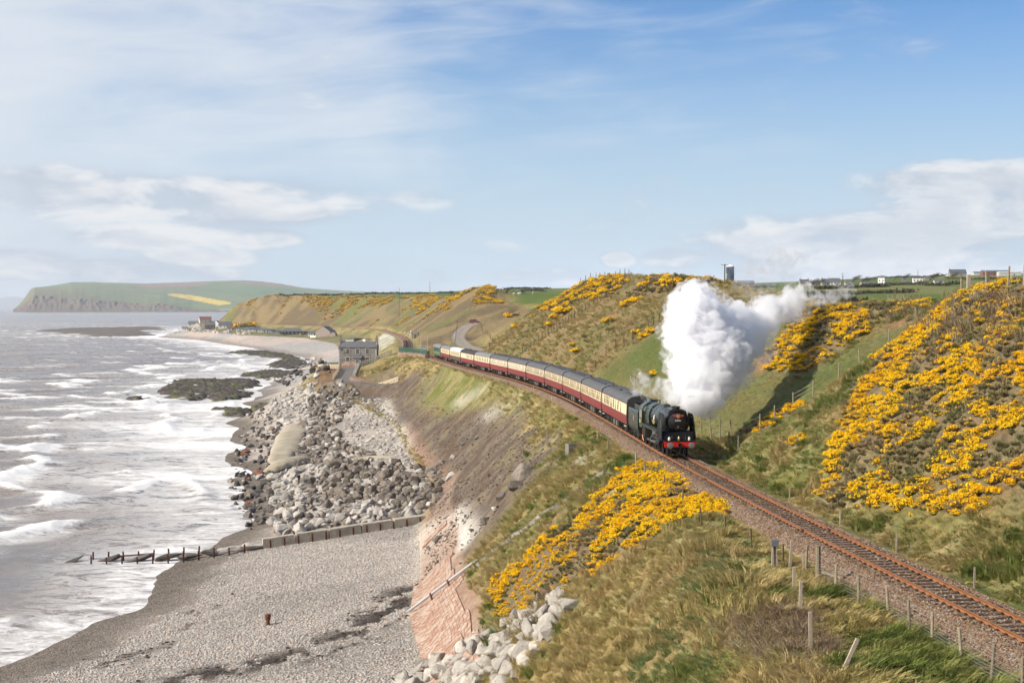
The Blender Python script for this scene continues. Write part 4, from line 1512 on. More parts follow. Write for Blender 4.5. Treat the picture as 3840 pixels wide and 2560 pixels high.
# ------------------------------------------------------------------ diesel at the tail
M_DGREEN = paint('diesel_green', (.045, .085, .045), .35, .1, .2)
M_DGREEN2 = paint('diesel_light_green', (.16, .24, .10), .4, .1, .2)
M_GLASS_D = pmat('dark_glass', (.015, .017, .02), .06, 0, .1, 1, .6)
sf = S_COACH0 + 11 * PITCHM + .3
dz = empty('diesel_locomotive')
tag(dz, 'green diesel locomotive at the very tail of the train', 'locomotive')
on_track(dz, sf + 3.5, sf + 15.7)
D2 = 9.3
b = MB()
b.prism([(1.33, 1.0), (1.36, 1.6), (1.36, 3.0), (-1.36, 3.0), (-1.36, 1.6), (-1.33, 1.0)], -D2 + .9, D2 - .9)
for s_ in (1, -1):
    y0, y1 = s_ * (D2 - .9), s_ * D2
    b.poly([(1.36, y0, 1.0), (1.36, y0, 3.0), (-1.36, y0, 3.0), (-1.36, y0, 1.0), (1.1, y1, 1.0), (1.1, y1 - s_ * .02, 2.1), (-1.1, y1 - s_ * .02, 2.1), (-1.1, y1, 1.0), (1.05, y1 - s_ * .45, 3.0), (-1.05, y1 - s_ * .45, 3.0)],
           [(0, 4, 5, 8, 1), (3, 2, 9, 6, 7), (4, 7, 6, 5), (5, 6, 9, 8), (0, 3, 7, 4), (1, 8, 9, 2)])
b.build('body', M_DGREEN, dz, True)
b = MB()
b.prism([(1.36, 3.0)] + [(1.34 * math.cos(R(a)), 3.0 + .78 * math.sin(R(a)) ** .8) for a in np.linspace(10, 170, 12)] + [(-1.36, 3.0)], -D2 + .6, D2 - .6)
b.build('roof', M_ROOF_G, dz, True)
for s_ in (1, -1):
    MB().box(s_ * 1.365, 0, 1.62, .02, 2 * D2 - 2.2, .34).build('side_stripe', M_DGREEN2, dz)
for s_ in (1, -1):
    for x_ in (-.55, .55):
        w = MB()
        w.poly([(x_ - .42, s_ * (D2 - .10), 2.25), (x_ + .42, s_ * (D2 - .10), 2.25), (x_ + .42, s_ * (D2 - .40), 2.85), (x_ - .42, s_ * (D2 - .40), 2.85),
                (x_ - .42, s_ * (D2 - .2), 2.25), (x_ + .42, s_ * (D2 - .2), 2.25), (x_ + .42, s_ * (D2 - .5), 2.85), (x_ - .42, s_ * (D2 - .5), 2.85)],
               [(0, 1, 2, 3), (4, 7, 6, 5), (0, 4, 5, 1), (1, 5, 6, 2), (2, 6, 7, 3), (3, 7, 4, 0)])
        w.build('windscreen', M_GLASS_D, dz)
    link('side_window', MB().box(1.36, s_ * (D2 - 1.6), 2.55, .03, .6, .55).mesh('side_window', M_GLASS_D), dz)
for k in range(5):
    g_ = MB()
    for q in range(6):
        g_.box(1.375, -4.2 + 2.0 * k, 2.25 + .11 * q, .02, 1.3, .05)
    g_.build('grille', M_UNDER, dz)
fan = MB()
fan.lathe([(.55, 0), (.55, .1), (.48, .12), (.0, .12)], 16)
for y_ in (3.2, 4.6):
    link('roof_fan', fan.mesh('roof_fan', M_ROOF_K, True), dz, (0, y_, 3.74))
MB().box(0, 0, .95, 2.4, 17.6, .2).box(1.0, 0, .6, .5, 3.2, .6).box(-1.0, 0, .6, .5, 3.2, .6).build('underframe', M_UNDER, dz)
for y_ in (-5.8, 5.8):
    bg_ = link('bogie', bogie_me, dz, (0, y_, 0))
    for dy in (-1.6, 0, 1.6):
        for x_ in (-.75, .75):
            link('wheel', coach_wheel, bg_, (x_, dy, .46))

# ------------------------------------------------------------------ steam locomotive: y = 0 at the buffer faces, running back to -y
M_LGREEN = paint('loco_green', (.010, .019, .011), .27, .12, .06, .38, .8)
M_LBLACK = paint('loco_black', (.005, .005, .006), .5, .25, .0, .22, 2.5, dirt=(.014, .012, .011))
M_SBOX = pmat('smokebox_black', (.010, .010, .011), .38, 0, .2, 3, .5)
M_DOOR = pmat('smokebox_door_black', (.008, .008, .010), .22, 0, .1, 3, .5, coat=.3)
M_RED = pmat('buffer_beam_red', (.50, .022, .015), .45, 0, .08, 3)
M_BAND = pmat('orange_lining', (.50, .20, .05), .4)
M_BRASS = pmat('brass', (.60, .42, .16), .3, .8, .1)
M_COPPER = pmat('copper_pipe', (.35, .16, .09), .4, .8, .1)
M_MOTION = pmat('bright_motion', (.30, .29, .28), .35, .9, .15)
M_COAL = pmat('coal', (.012, .012, .013), .5, 0, .5, 6, .4, .8, 8)
M_EMBLEM = pmat('headboard_red', (.42, .07, .02), .45, 0, .1, 5)
M_PLATE_W = pmat('white_numeral', (.78, .78, .76), .5, 0, .02)
M_CABGLASS = pmat('cab_glass', (.30, .28, .23), .1, 0, .2, 1, .5)

loco = empty('steam_locomotive')
tag(loco, 'dark green steam locomotive numbered 34046 with red buffer beam at the train front', 'locomotive')
on_track(loco, 2.0, 12.6)
LY = 7.3        # local y of the buffer faces


def lp(b, name, mat, smooth=True, parent=None, loc=(0, 0, 0)):
    return b.build(name, mat, parent or loco, smooth, loc=(loc[0], loc[1] + (LY if parent is None else 0), loc[2]))


BZ = 2.82
b = MB()
b.lathe([(.0, -1.62), (.99, -1.62), (1.0, -3.75), (.98, -3.78), (.0, -3.78)][::-1], 32, 'Y', (0, 0, BZ))
lp(b, 'smokebox', M_SBOX)
b = MB()     # flat sided casing over the smokebox, as on the rebuilt engine
b.prism([(.80, 3.45), (.70, 3.74), (.45, 3.86), (-.45, 3.86), (-.70, 3.74), (-.80, 3.45)], -3.7, -1.66)
lp(b, 'smokebox_top', M_SBOX)
b = MB()
b.lathe([(.0, -1.40), (.35, -1.42), (.62, -1.48), (.80, -1.58), (.82, -1.63), (.0, -1.63)][::-1], 36, 'Y', (0, 0, BZ))
door = lp(b, 'smokebox_door', M_DOOR)
b = MB()
b.lathe([(.82, -1.62), (.90, -1.585), (.97, -1.625)][::-1], 36, 'Y', (0, 0, BZ))
lp(b, 'door_ring', M_LBLACK)
b = MB()
for a in (0, 2.1, 4.2):
    b.bar((0, 0, 0), (.10 * math.cos(a), .05, .10 * math.sin(a)), .025)
b.lathe([(.05, -.02), (.05, .06), (.0, .07)], 10, 'Y')
b.build('door_handle', M_MOTION, door, loc=(0, -1.39, BZ - .38))
b = MB()
for z_ in (-.45, .45):
    b.bar((-.80, -1.50, BZ + z_ * .9), (-.35, -1.41, BZ + z_ * .8), .05, .05)
b.build('door_hinge', M_LBLACK, door)
# chimney, wide oval
b = MB()
pr = []
for sx, z_ in ((.34, 3.70), (.34, 3.98), (.42, 4.02), (.42, 4.08), (.30, 4.08), (.26, 3.8)):
    pr.append([(sx * math.cos(a) * .9, -2.45 + sx * 1.55 * math.sin(a), z_) for a in np.linspace(0, 2 * math.pi, 20, endpoint=False)])
vs = [q for row in pr for q in row]
fs = [(i * 20 + k, i * 20 + (k + 1) % 20, (i + 1) * 20 + (k + 1) % 20, (i + 1) * 20 + k) for i in range(5) for k in range(20)]
b.poly(vs, fs)
lp(b, 'chimney', M_SBOX)
# boiler and firebox
b = MB()
b.lathe([(.0, -3.70), (.93, -3.70), (.95, -4.2), (1.04, -9.2), (1.04, -9.5), (.0, -9.5)][::-1], 32, 'Y', (0, 0, BZ))
lp(b, 'boiler', M_LGREEN)
b = MB()
fb = [(1.12, 2.05), (1.17, 2.7), (1.10, 3.15), (.85, 3.62), (.45, 3.84), (0, 3.88)]
fb = fb + [(-x, z) for x, z in fb[::-1][1:]]
b.prism(fb, -12.0, -9.3)
lp(b, 'firebox', M_LGREEN)
for y_, w_ in ((-3.86, .07), (-3.98, .04), (-4.12, .07)):
    b = MB()
    b.lathe([(.945, y_ - w_ / 2), (.965, y_ - w_ / 2), (.965, y_ + w_ / 2), (.945, y_ + w_ / 2)][::-1], 32, 'Y', (0, 0, BZ))
    lp(b, 'boiler_band', M_BAND if w_ > .05 else M_LBLACK)
for y_ in (-6.0, -7.8, -9.35):
    b = MB()
    r_ = .95 + (1.04 - .95) * (-y_ - 4.2) / 5
    b.lathe([(r_ + .002, y_ - .03), (r_ + .012, y_ - .03), (r_ + .012, y_ + .03), (r_ + .002, y_ + .03)][::-1], 32, 'Y', (0, 0, BZ))
    lp(b, 'boiler_band', M_LBLACK)
b = MB()
b.lathe([(.30, 0), (.30, .16), (.20, .24), (.0, .26)], 18)
lp(b, 'dome', M_LGREEN, loc=(0, -6.8, BZ + .93))
for x_, y_ in ((-.14, -10.2), (.14, -10.2), (0, -8.6)):
    b = MB()
    b.lathe([(.06, 0), (.05, .16), (.08, .2), (.0, .24)], 10)
    lp(b, 'safety_valve', M_BRASS, loc=(x_, y_, 3.86 if y_ < -9 else BZ + 1.02))
for z_, x_ in ((3.38, .80),):
    for s_ in (1, -1):
        b = MB()
        b.tube([(s_ * x_, -1.75, 3.42), (s_ * .80, -3.8, 3.42), (s_ * .87, -9.3, 3.46), (s_ * 1.02, -11.9, 3.48)], .022, 6)
        lp(b, 'handrail', M_MOTION)
# smoke deflectors
for s_ in (1, -1):
    b = MB()
    out = [(-1.22, 2.02), (-1.22, 3.30), (-1.42, 3.52), (-3.35, 3.52), (-3.55, 3.35), (-3.55, 2.02)]
    vs = []
    for dx in (0, .035):
        for y_, z_ in out:
            lean = 1.36 - max(0, z_ - 2.6) * .22
            vs.append((s_ * (lean + dx), y_, z_))
    n = len(out)
    b.poly(vs, [tuple(range(n)), tuple(range(2 * n - 1, n - 1, -1))] + [(k, n + k, n + (k + 1) % n, (k + 1) % n) for k in range(n)])
    d_ = lp(b, 'smoke_deflector', M_LBLACK, False)
    b = MB()
    b.tube([(s_ * 1.41, -1.6, 2.4), (s_ * 1.43, -1.6, 2.6), (s_ * 1.40, -1.6, 3.0)], .018, 6)
    b.tube([(s_ * 1.33, -1.7, 3.2), (s_ * 1.02, -1.7, 3.25)], .02, 6)
    b.build('handrail', M_MOTION, d_)
# running plate and valance
b = MB()
for s_ in (1, -1):
    b.box(s_ * 1.17, -7.75, 1.99, .50, 8.4, .035)
    b.box(s_ * 1.40, -7.75, 1.90, .03, 8.4, .20)
lp(b, 'running_plate', pmat('running_plate_green', (.028, .031, .02), .5, 0, .3, 2, .3), False)
b = MB()
for s_ in (1, -1):
    b.bar((s_ * 1.2, -3.5, 2.0), (s_ * 1.2, -1.3, 1.42), .42, .03)
    b.poly([(s_ * 1.41, -3.6, 2.02), (s_ * 1.41, -1.2, 2.02), (s_ * 1.41, -1.0, 1.36), (s_ * 1.41, -1.5, 1.36), (s_ * 1.39, -3.6, 2.02), (s_ * 1.39, -1.2, 2.02), (s_ * 1.39, -1.0, 1.36), (s_ * 1.39, -1.5, 1.36)],
           [(0, 1, 2, 3), (7, 6, 5, 4), (0, 4, 5, 1), (1, 5, 6, 2), (2, 6, 7, 3), (3, 7, 4, 0)])
lp(b, 'front_skirt', M_LBLACK, False)
b = MB()
b.box(0, -1.15, 1.37, 2.5, 1.1, .04)
b.poly([(-1.3, -1.62, 2.1), (1.3, -1.62, 2.1), (1.2, -.95, 1.39), (-1.2, -.95, 1.39), (-1.3, -1.7, 2.1), (1.3, -1.7, 2.1), (1.2, -1.05, 1.37), (-1.2, -1.05, 1.37)],
       [(0, 1, 2, 3), (7, 6, 5, 4), (0, 4, 5, 1), (1, 5, 6, 2), (2, 6, 7, 3), (3, 7, 4, 0)])
lp(b, 'front_apron', M_LBLACK, False)
b = MB()
b.box(0, -2.7, 1.75, 1.75, 2.2, .75)
lp(b, 'smokebox_saddle', M_LBLACK, False)
b = MB()
b.box(0, -.66, 1.10, 2.52, .06, .46)
beam = lp(b, 'buffer_beam', M_RED, False)
for x_ in (-.865, .865):
    b = MB()
    b.lathe([(.14, -.64), (.14, -.34), (.10, -.34), (.10, -.10), (.245, -.06), (.25, -.02), (.18, -.005), (.0, 0)][::-1], 20, 'Y', (x_, 0, 1.06))
    lp(b, 'buffer', pmat('buffer_steel', (.27, .265, .26), .35, .6, .15, 5))
b = MB()
b.box(0, -.55, 1.06, .22, .2, .3)
b.tube([(0, -.5, 1.05), (0, -.28, 1.0), (0, -.25, .82), (0, -.34, .7), (0, -.42, .76)], .035, 7)
b.tube([(.35, -.6, 1.0), (.37, -.42, .75), (.36, -.5, .45)], .035, 7)
b.tube([(-.35, -.6, 1.0), (-.37, -.42, .75), (-.36, -.5, .45)], .035, 7)
lp(b, 'coupling_hook', M_LBLACK)
for x_, y_, z_ in ((-.82, -.85, 1.40), (.82, -.85, 1.40), (0, -1.0, 1.40)):
    b = MB()
    b.lathe([(.085, 0), (.10, .02), (.10, .20), (.06, .26), (.04, .30), (.0, .31)], 12)
    b.lathe([(.0, .125), (.075, .12), (.08, .09)][::-1], 12, 'Y', (0, 0, .12))
    lp(b, 'headlamp', M_WHITEP if x_ else M_BRASS, loc=(x_, y_, z_))
# frames below
b = MB()
for s_ in (1, -1):
    b.box(s_ * .55, -6.9, 1.25, .05, 12.2, .95)
b.box(0, -1.2, .8, 1.2, .1, .5)
b.box(0, -12.6, 1.1, 2.3, .3, .9)
b.box(1.05, -11.2, 1.35, .45, 1.3, 1.0)
b.box(-1.05, -11.2, 1.35, .45, 1.3, 1.0)
lp(b, 'main_frame', M_UNDER, False)
drv = wheel_mesh(.94, True, M_LBLACK)
sml = wheel_mesh(.47, False, M_LBLACK)
for y_ in (-6.15, -8.41, -10.67):
    for x_ in (-.76, .76):
        link('driving_wheel', drv, loco, (x_, y_ + LY, .94), (0 if x_ > 0 else 0, 0, 0 if x_ > 0 else math.pi))
for y_ in (-2.0, -3.95, -13.0):
    for x_ in (-.76, .76):
        link('carrying_wheel', sml, loco, (x_, y_ + LY, .47))
for s_ in (1, -1):
    b = MB()
    b.lathe([(.0, -.62), (.36, -.62), (.36, .62), (.0, .62)], 20, 'Y', (s_ * 1.08, -3.1, .98))
    b.box(s_ * 1.12, -3.1, 1.42, .42, 1.2, .5)
    b.lathe([(.0, -.72), (.15, -.72), (.15, .70), (.0, .70)], 12, 'Y', (s_ * 1.12, -3.1, 1.55))
    lp(b, 'cylinder', M_LBLACK)
    b = MB()
    b.bar((s_ * 1.1, -4.9, 1.0), (s_ * 1.1, -3.7, .98), .07)
    b.box(s_ * 1.1, -4.95, .98, .12, .35, .35)
    b.bar((s_ * 1.12, -4.5, 1.22), (s_ * 1.12, -6.2, 1.22), .10, .06)
    lp(b, 'piston_rod', M_MOTION, False)
    b = MB()
    b.bar((s_ * 1.14, -4.95, .98), (s_ * 1.14, -8.41, .72), .05, .13)
    lp(b, 'connecting_rod', M_MOTION, False)
    b = MB()
    b.bar((s_ * 1.02, -6.15, .70), (s_ * 1.02, -10.67, .70), .05, .12)
    for y_ in (-6.15, -8.41, -10.67):
        b.lathe([(.13, -.05), (.13, .05)], 12, 'X', (s_ * 1.03, y_, .70))
    lp(b, 'coupling_rod', M_MOTION, False)
    b = MB()
    b.bar((s_ * 1.18, -8.41, .85), (s_ * 1.18, -6.6, 1.55), .05, .08)
    b.bar((s_ * 1.2, -6.6, 1.75), (s_ * 1.2, -6.6, 1.15), .06, .16)
    b.bar((s_ * 1.2, -6.6, 1.5), (s_ * 1.14, -3.9, 1.55), .05, .07)
    b.bar((s_ * 1.16, -4.85, 1.75), (s_ * 1.16, -4.9, .75), .05, .08)
    b.box(s_ * 1.2, -6.2, 1.62, .08, 1.3, .28)
    lp(b, 'valve_gear', M_MOTION, False)
    b = MB()
    b.tube([(s_ * 1.2, -1.3, 1.35), (s_ * 1.25, -1.6, .9), (s_ * 1.2, -2.2, .55)], .03, 6)
    b.tube([(s_ * 1.3, -4.6, 1.9), (s_ * 1.3, -4.8, 1.2), (s_ * 1.25, -5.2, .8), (s_ * 1.2, -5.3, .2)], .025, 6)
    b.tube([(s_ * 1.22, -12.2, 1.6), (s_ * 1.25, -12.3, .9), (s_ * 1.2, -11.9, .4)], .03, 6)
    lp(b, 'sand_pipe', M_COPPER)
# nameplate with crest over the middle wheel
for s_ in (1, -1):
    b = MB()
    b.box(s_ * 1.13, -6.9, 2.52, .03, 1.5, .17)
    b.box(s_ * 1.12, -6.9, 2.36, .03, .9, .14)
    lp(b, 'nameplate', M_BRASS, False)
    b = MB()
    b.poly([(s_ * 1.12, -6.72, 2.64), (s_ * 1.12, -7.08, 2.64), (s_ * 1.10, -7.08, 2.92), (s_ * 1.08, -6.9, 3.08), (s_ * 1.10, -6.72, 2.92), (s_ * 1.08, -6.72, 2.64), (s_ * 1.08, -7.08, 2.64), (s_ * 1.06, -7.08, 2.92), (s_ * 1.04, -6.9, 3.08), (s_ * 1.06, -6.72, 2.92)],
           [(0, 1, 2, 3, 4), (9, 8, 7, 6, 5), (0, 5, 6, 1), (1, 6, 7, 2), (2, 7, 8, 3), (3, 8, 9, 4), (4, 9, 5, 0)])
    lp(b, 'crest', M_WHITEP, False)
# cab
b = MB()
cabp = [(1.33, 1.55), (1.36, 2.1), (1.34, 3.15), (1.18, 3.52), (.75, 3.84), (0, 3.96)]
full = cabp + [(-x, z) for x, z in cabp[::-1][1:]]
inner = [(x * .965, z - (.04 if z > 3 else 0)) for x, z in full]
n = len(full)
for y0, y1 in ((-11.95, -13.6),):
    vs = [(x, y0, z) for x, z in full] + [(x, y1, z) for x, z in full] + [(x, y0, z) for x, z in inner] + [(x, y1, z) for x, z in inner]
    fs = []
    for k in range(n - 1):
        if full[k][1] < 2.2 and full[k + 1][1] > 2.2 or full[k][1] > 3.0 and full[k + 1][1] < 2.5:
            pass
        fs += [(k, k + 1, n + k + 1, n + k), (2 * n + k + 1, 2 * n + k, 3 * n + k, 3 * n + k + 1), (n + k, n + k + 1, 3 * n + k + 1, 3 * n + k)]
    b.poly(vs, fs)
b.prism(full, -11.95, -11.88)
lp(b, 'cab', M_LGREEN)
for s_ in (1, -1):
    for y0, y1 in ((-12.1, -12.62), (-12.7, -13.25)):
        b = MB()
        xa, xb = 1.352, 1.335
        b.poly([(s_ * (xa + .012), y0, 2.45), (s_ * (xa + .012), y1, 2.45), (s_ * (xb + .012), y1, 3.12), (s_ * (xb + .012), y0 - .12, 3.12), (s_ * xa * .99, y0, 2.45), (s_ * xa * .99, y1, 2.45), (s_ * xb * .99, y1, 3.12), (s_ * xb * .99, y0 - .12, 3.12)],
               [(0, 1, 2, 3), (7, 6, 5, 4), (0, 4, 5, 1), (1, 5, 6, 2), (2, 6, 7, 3), (3, 7, 4, 0)])
        lp(b, 'cab_window', M_CABGLASS, False)
    # slanted spectacle in the wedge front of the cab
    b = MB()
    b.poly([(s_ * 1.10, -11.84, 3.02), (s_ * .78, -11.84, 3.52), (s_ * 1.06, -11.84, 3.46), (s_ * 1.27, -11.84, 3.14), (s_ * 1.10, -11.89, 3.02), (s_ * .78, -11.89, 3.52), (s_ * 1.06, -11.89, 3.46), (s_ * 1.27, -11.89, 3.14)],
           [(0, 1, 2, 3), (7, 6, 5, 4), (0, 4, 5, 1), (1, 5, 6, 2), (2, 6, 7, 3), (3, 7, 4, 0)])
    lp(b, 'spectacle', M_CABGLASS, False)
    b = MB()
    b.box(s_ * 1.368, -12.9, 2.12, .012, .42, .32)
    lp(b, 'number_panel', pmat('cab_number_yellow', (.55, .45, .18), .5, 0, .3, 12), False)
b = MB()
b.box(0, -12.8, 3.97, .9, .9, .06)
lp(b, 'roof_vent', M_LBLACK, False)


def text_mesh(txt, size, depth, mat, name):
    cu = bpy.data.curves.new(name, 'FONT')
    cu.body = txt
    cu.size = size
    cu.extrude = depth
    cu.align_x = 'CENTER'
    cu.align_y = 'CENTER'
    cu.resolution_u = 3
    o = bpy.data.objects.new(name, cu)
    me = baked(o)
    bpy.data.curves.remove(cu)
    me.name = name
    me.materials.clear()
    me.materials.append(mat)
    return me


num_me = text_mesh('34046', .20, .006, M_PLATE_W, 'running_number')
link('running_number', num_me, loco, (0, LY - 1.385, BZ + .15), (R(90), 0, math.pi))
# winged headboard above the number
b = MB()
wing = [(0, -.20), (.10, -.10), (.20, -.02), (.40, .05), (.52, .13), (.36, .15), (.20, .17), (.12, .22), (0, .25)]
wing = wing + [(-x, z) for x, z in wing[::-1][1:-1]]
b.prism(wing, -1.36, -1.33)
hbd = lp(b, 'headboard', M_EMBLEM, False, loc=(0, 0, BZ + .46))
b = MB()
b.lathe([(.10, 0), (.145, .012), (.145, .02), (.10, .02)], 20, 'Y', (0, -1.332, .08))
b.build('headboard_ring', M_BRASS, hbd, True)
b = MB()
b.lathe([(.0, .02), (.10, .02), (.10, 0)][::-1], 20, 'Y', (0, -1.332, .08))
b.build('headboard_disc', M_WHITEP, hbd, True)

# tender
tender = empty('tender')
tag(tender, 'dark green tender heaped with coal behind the locomotive cab', 'tender')
on_track(tender, 14.9, 20.3)
b = MB()
tp = [(1.30, 1.15), (1.32, 1.4), (1.32, 2.72), (1.25, 2.86), (.95, 2.9), (-.95, 2.9), (-1.25, 2.86), (-1.32, 2.72), (-1.32, 1.4), (-1.30, 1.15)]
b.prism(tp, -3.0, 3.05)
b.build('tank', M_LGREEN, tender, True)
b = MB()
b.prism([(.98, 2.9), (1.02, 3.30), (.94, 3.30), (.90, 2.9)], -1.2, 3.0)
b.prism([(-.98, 2.9), (-.90, 2.9), (-.94, 3.30), (-1.02, 3.30)], -1.2, 3.0)
b.prism([(-.98, 2.9), (.98, 2.9), (.98, 3.35), (-.98, 3.35)], -1.28, -1.2)
b.build('coal_bunker', M_LGREEN, tender)
r_ = random.Random(7)
b = bmesh.new()
bmesh.ops.create_grid(b, x_segments=14, y_segments=26, size=1)
for v in b.verts:
    x_, y_ = v.co.x, v.co.y
    v.co = Vector((x_ * .9, .9 + y_ * 2.05, 3.02 + .30 * (1 - x_ * x_) * (1 - .6 * y_ * y_) + r_.uniform(-.06, .06)))
me = bpy.data.meshes.new('coal_heap')
b.to_mesh(me)
b.free()
me.materials.append(M_COAL)
link('coal_heap', me, tender)
b = MB()
b.box(.45, -2.0, 3.05, .5, .6, .3)
b.box(-.4, -2.3, 3.0, .6, .5, .2)
b.lathe([(.22, 0), (.22, .28), (.0, .3)], 14, 'Z', (0, -2.6, 2.9))
b.build('tank_filler', M_LBLACK, tender)
b = MB()
b.box(0, 0, 1.05, 2.5, 6.1, .18)
for s_ in (1, -1):
    b.box(s_ * 1.02, 0, .75, .06, 5.9, .5)
    for y_ in (-2.1, 0, 2.1):
        b.box(s_ * 1.07, y_, .6, .16, .36, .36)
        b.bar((s_ * 1.08, y_ - .55, .98), (s_ * 1.08, y_ + .55, .98), .08, .1)
b.build('underframe', M_UNDER, tender)
tw = wheel_mesh(.54, False, M_LBLACK)
for y_ in (-2.1, 0, 2.1):
    for x_ in (-.76, .76):
        link('wheel', tw, tender, (x_, y_, .54))
b = MB()
b.prism([(-.12, -.24), (.12, -.24), (.17, 0), (.1, .22), (0, .28), (-.1, .22), (-.17, 0)], 1.322, 1.334, 'X')
b.build('crest', M_ORANGE, tender, loc=(0, .3, 2.05))
b = MB()
for s_ in (1, -1):
    b.tube([(s_ * 1.34, 3.0, 1.3), (s_ * 1.34, 3.0, 2.7)], .02, 6)
    b.box(s_ * 1.25, 2.9, .7, .2, .3, .05)
b.build('handrail', M_MOTION, tender)

# ------------------------------------------------------------------ boulders, reefs and shore works
def rock_mat(name, a, b_, dark, sc=1.4, perobj=.22):
    m = bpy.data.materials.new(name)
    m.use_nodes = True
    g = NG(m.node_tree)
    b = g.n['Principled BSDF']
    p = g.pos()
    n1 = g.noise(p, sc, 6, .65, .4)
    n2 = g.noise(p, sc * 5, 5, .7)
    c = g.mix(g.smooth(n1, .36, .66), a, b_)
    c = g.mix(g.math('MULTIPLY', g.smooth(n2, .54, .68), .6), c, dark)
    c = g.vmath('SCALE', c, g.lin(g.objrand(), 0, 1, 1 - perobj, 1 + perobj))
    g.put(b.inputs['Base Color'], c)
    b.inputs['Roughness'].default_value = .88
    b.inputs['Specular IOR Level'].default_value = .2
    g.put(b.inputs['Normal'], g.bump(g.math('ADD', n2, g.math('MULTIPLY', n1, 2.0)), .7, .16))
    return m


M_LIME = rock_mat('pale_limestone', (.46, .42, .37), (.34, .31, .275), (.19, .172, .15))
M_ARM = rock_mat('dark_armour_stone', (.215, .182, .152), (.145, .122, .10), (.065, .055, .045), perobj=.38)
M_ARMP = rock_mat('bleached_armour_stone', (.46, .425, .385), (.33, .30, .27), (.17, .155, .135), perobj=.25)
M_SHORE = rock_mat('wet_shore_rock', (.13, .115, .105), (.085, .075, .068), (.045, .04, .038), perobj=.35)
M_REDR = rock_mat('red_sandstone', (.28, .12, .075), (.20, .09, .065), (.09, .05, .04))
M_CONC = rock_mat('weathered_concrete', (.40, .36, .30), (.30, .275, .235), (.19, .17, .14), .5, .1)


def boulder_mesh(name, seed, mat):
    """quarried block: the hull of scattered points, edges knocked off"""
    r_ = random.Random(seed)
    bm = bmesh.new()
    sx, sy, sz = r_.uniform(.95, 1.3), r_.uniform(.75, 1.0), r_.uniform(.62, .88)
    for k in range(r_.randint(11, 17)):
        d = Vector((r_.gauss(0, 1), r_.gauss(0, 1), r_.gauss(0, 1))).normalized() * r_.uniform(.56, .74)
        bm.verts.new((d.x * sx, d.y * sy, d.z * sz))
    g_ = bmesh.ops.convex_hull(bm, input=bm.verts)
    bmesh.ops.delete(bm, geom=[v for v in bm.verts if not v.link_faces], context='VERTS')
    bmesh.ops.bevel(bm, geom=list(bm.edges), offset=.045, segments=1, affect='EDGES', profile=.5)
    bmesh.ops.triangulate(bm, faces=bm.faces)
    bmesh.ops.subdivide_edges(bm, edges=[e for e in bm.edges if e.calc_length() > .28], cuts=1)
    for v in bm.verts:
        v.co += Vector((r_.uniform(-1, 1), r_.uniform(-1, 1), r_.uniform(-1, 1))) * .014
    bmesh.ops.triangulate(bm, faces=bm.faces)
    me = bpy.data.meshes.new(name)
    bm.to_mesh(me)
    bm.free()
    me.materials.append(mat)
    return me


def fill(poly, n, y0, y1, smin, smax, seed, pack=.62):
    """spots on the ground inside an outline, spaced by their own size"""
    r_ = random.Random(seed)
    us, vs = [p[0] for p in poly], [p[1] for p in poly]
    out = []
    tries = 0
    m_ = min(n * 8, 3200)
    U_ = np.array([(r_.uniform(min(us), max(us)), r_.uniform(min(vs), max(vs))) for _ in range(m_ * 2)])
    U_ = U_[inpoly(U_[:, 0], U_[:, 1], poly)][:m_]
    for u, v in U_:
        if len(out) >= n:
            break
        h = hit(u, v, y0, y1)
        s = smin + (smax - smin) * r_.random() ** 1.6
        if all((h.x - o[0].x) ** 2 + (h.y - o[0].y) ** 2 > (pack * .5 * (s + o[1])) ** 2 for o in out):
            out.append((h, s, u, v))
    return out


lime_me = [boulder_mesh('boulder', 300 + k, M_LIME) for k in range(8)]
arm_me = [boulder_mesh('boulder', 330 + k, M_ARM) for k in range(7)]
armp_me = [boulder_mesh('boulder', 350 + k, M_ARMP) for k in range(7)]
shore_me = [boulder_mesh('boulder', 370 + k, M_SHORE) for k in range(5)]
red_me = [boulder_mesh('boulder', 390 + k, M_REDR) for k in range(3)]

P_LIME = [(1480, 2600), (1580, 2490), (1700, 2440), (1800, 2400), (1900, 2340), (2000, 2290), (2060, 2235), (2150, 2250), (2160, 2310), (2110, 2370), (2080, 2440), (2020, 2510), (1930, 2600)]
spots = fill(P_LIME, 120, 88, 130, .85, 1.95, 11, .56)
RW = rows_of([(q[2], q[3]) for q in spots], 20)
for i, (h, s, u, v) in enumerate(spots):
    r_ = random.Random(900 + i)
    o = link('limestone_boulder', lime_me[i % 8], None, (h.x, h.y, h.z + .16 * s), (r_.uniform(-.5, .5), r_.uniform(-.5, .5), r_.uniform(0, 6.28)), s * r_.uniform(.92, 1.1))
    size = 'large' if s > 1.5 else ('middling' if s > 1.15 else 'small')
    tag(o, f'{size} pale limestone boulder, {RW[i][1]} from left in the {RW[i][0]} row by the pitching', 'boulder', 'pale boulders on the near slope')

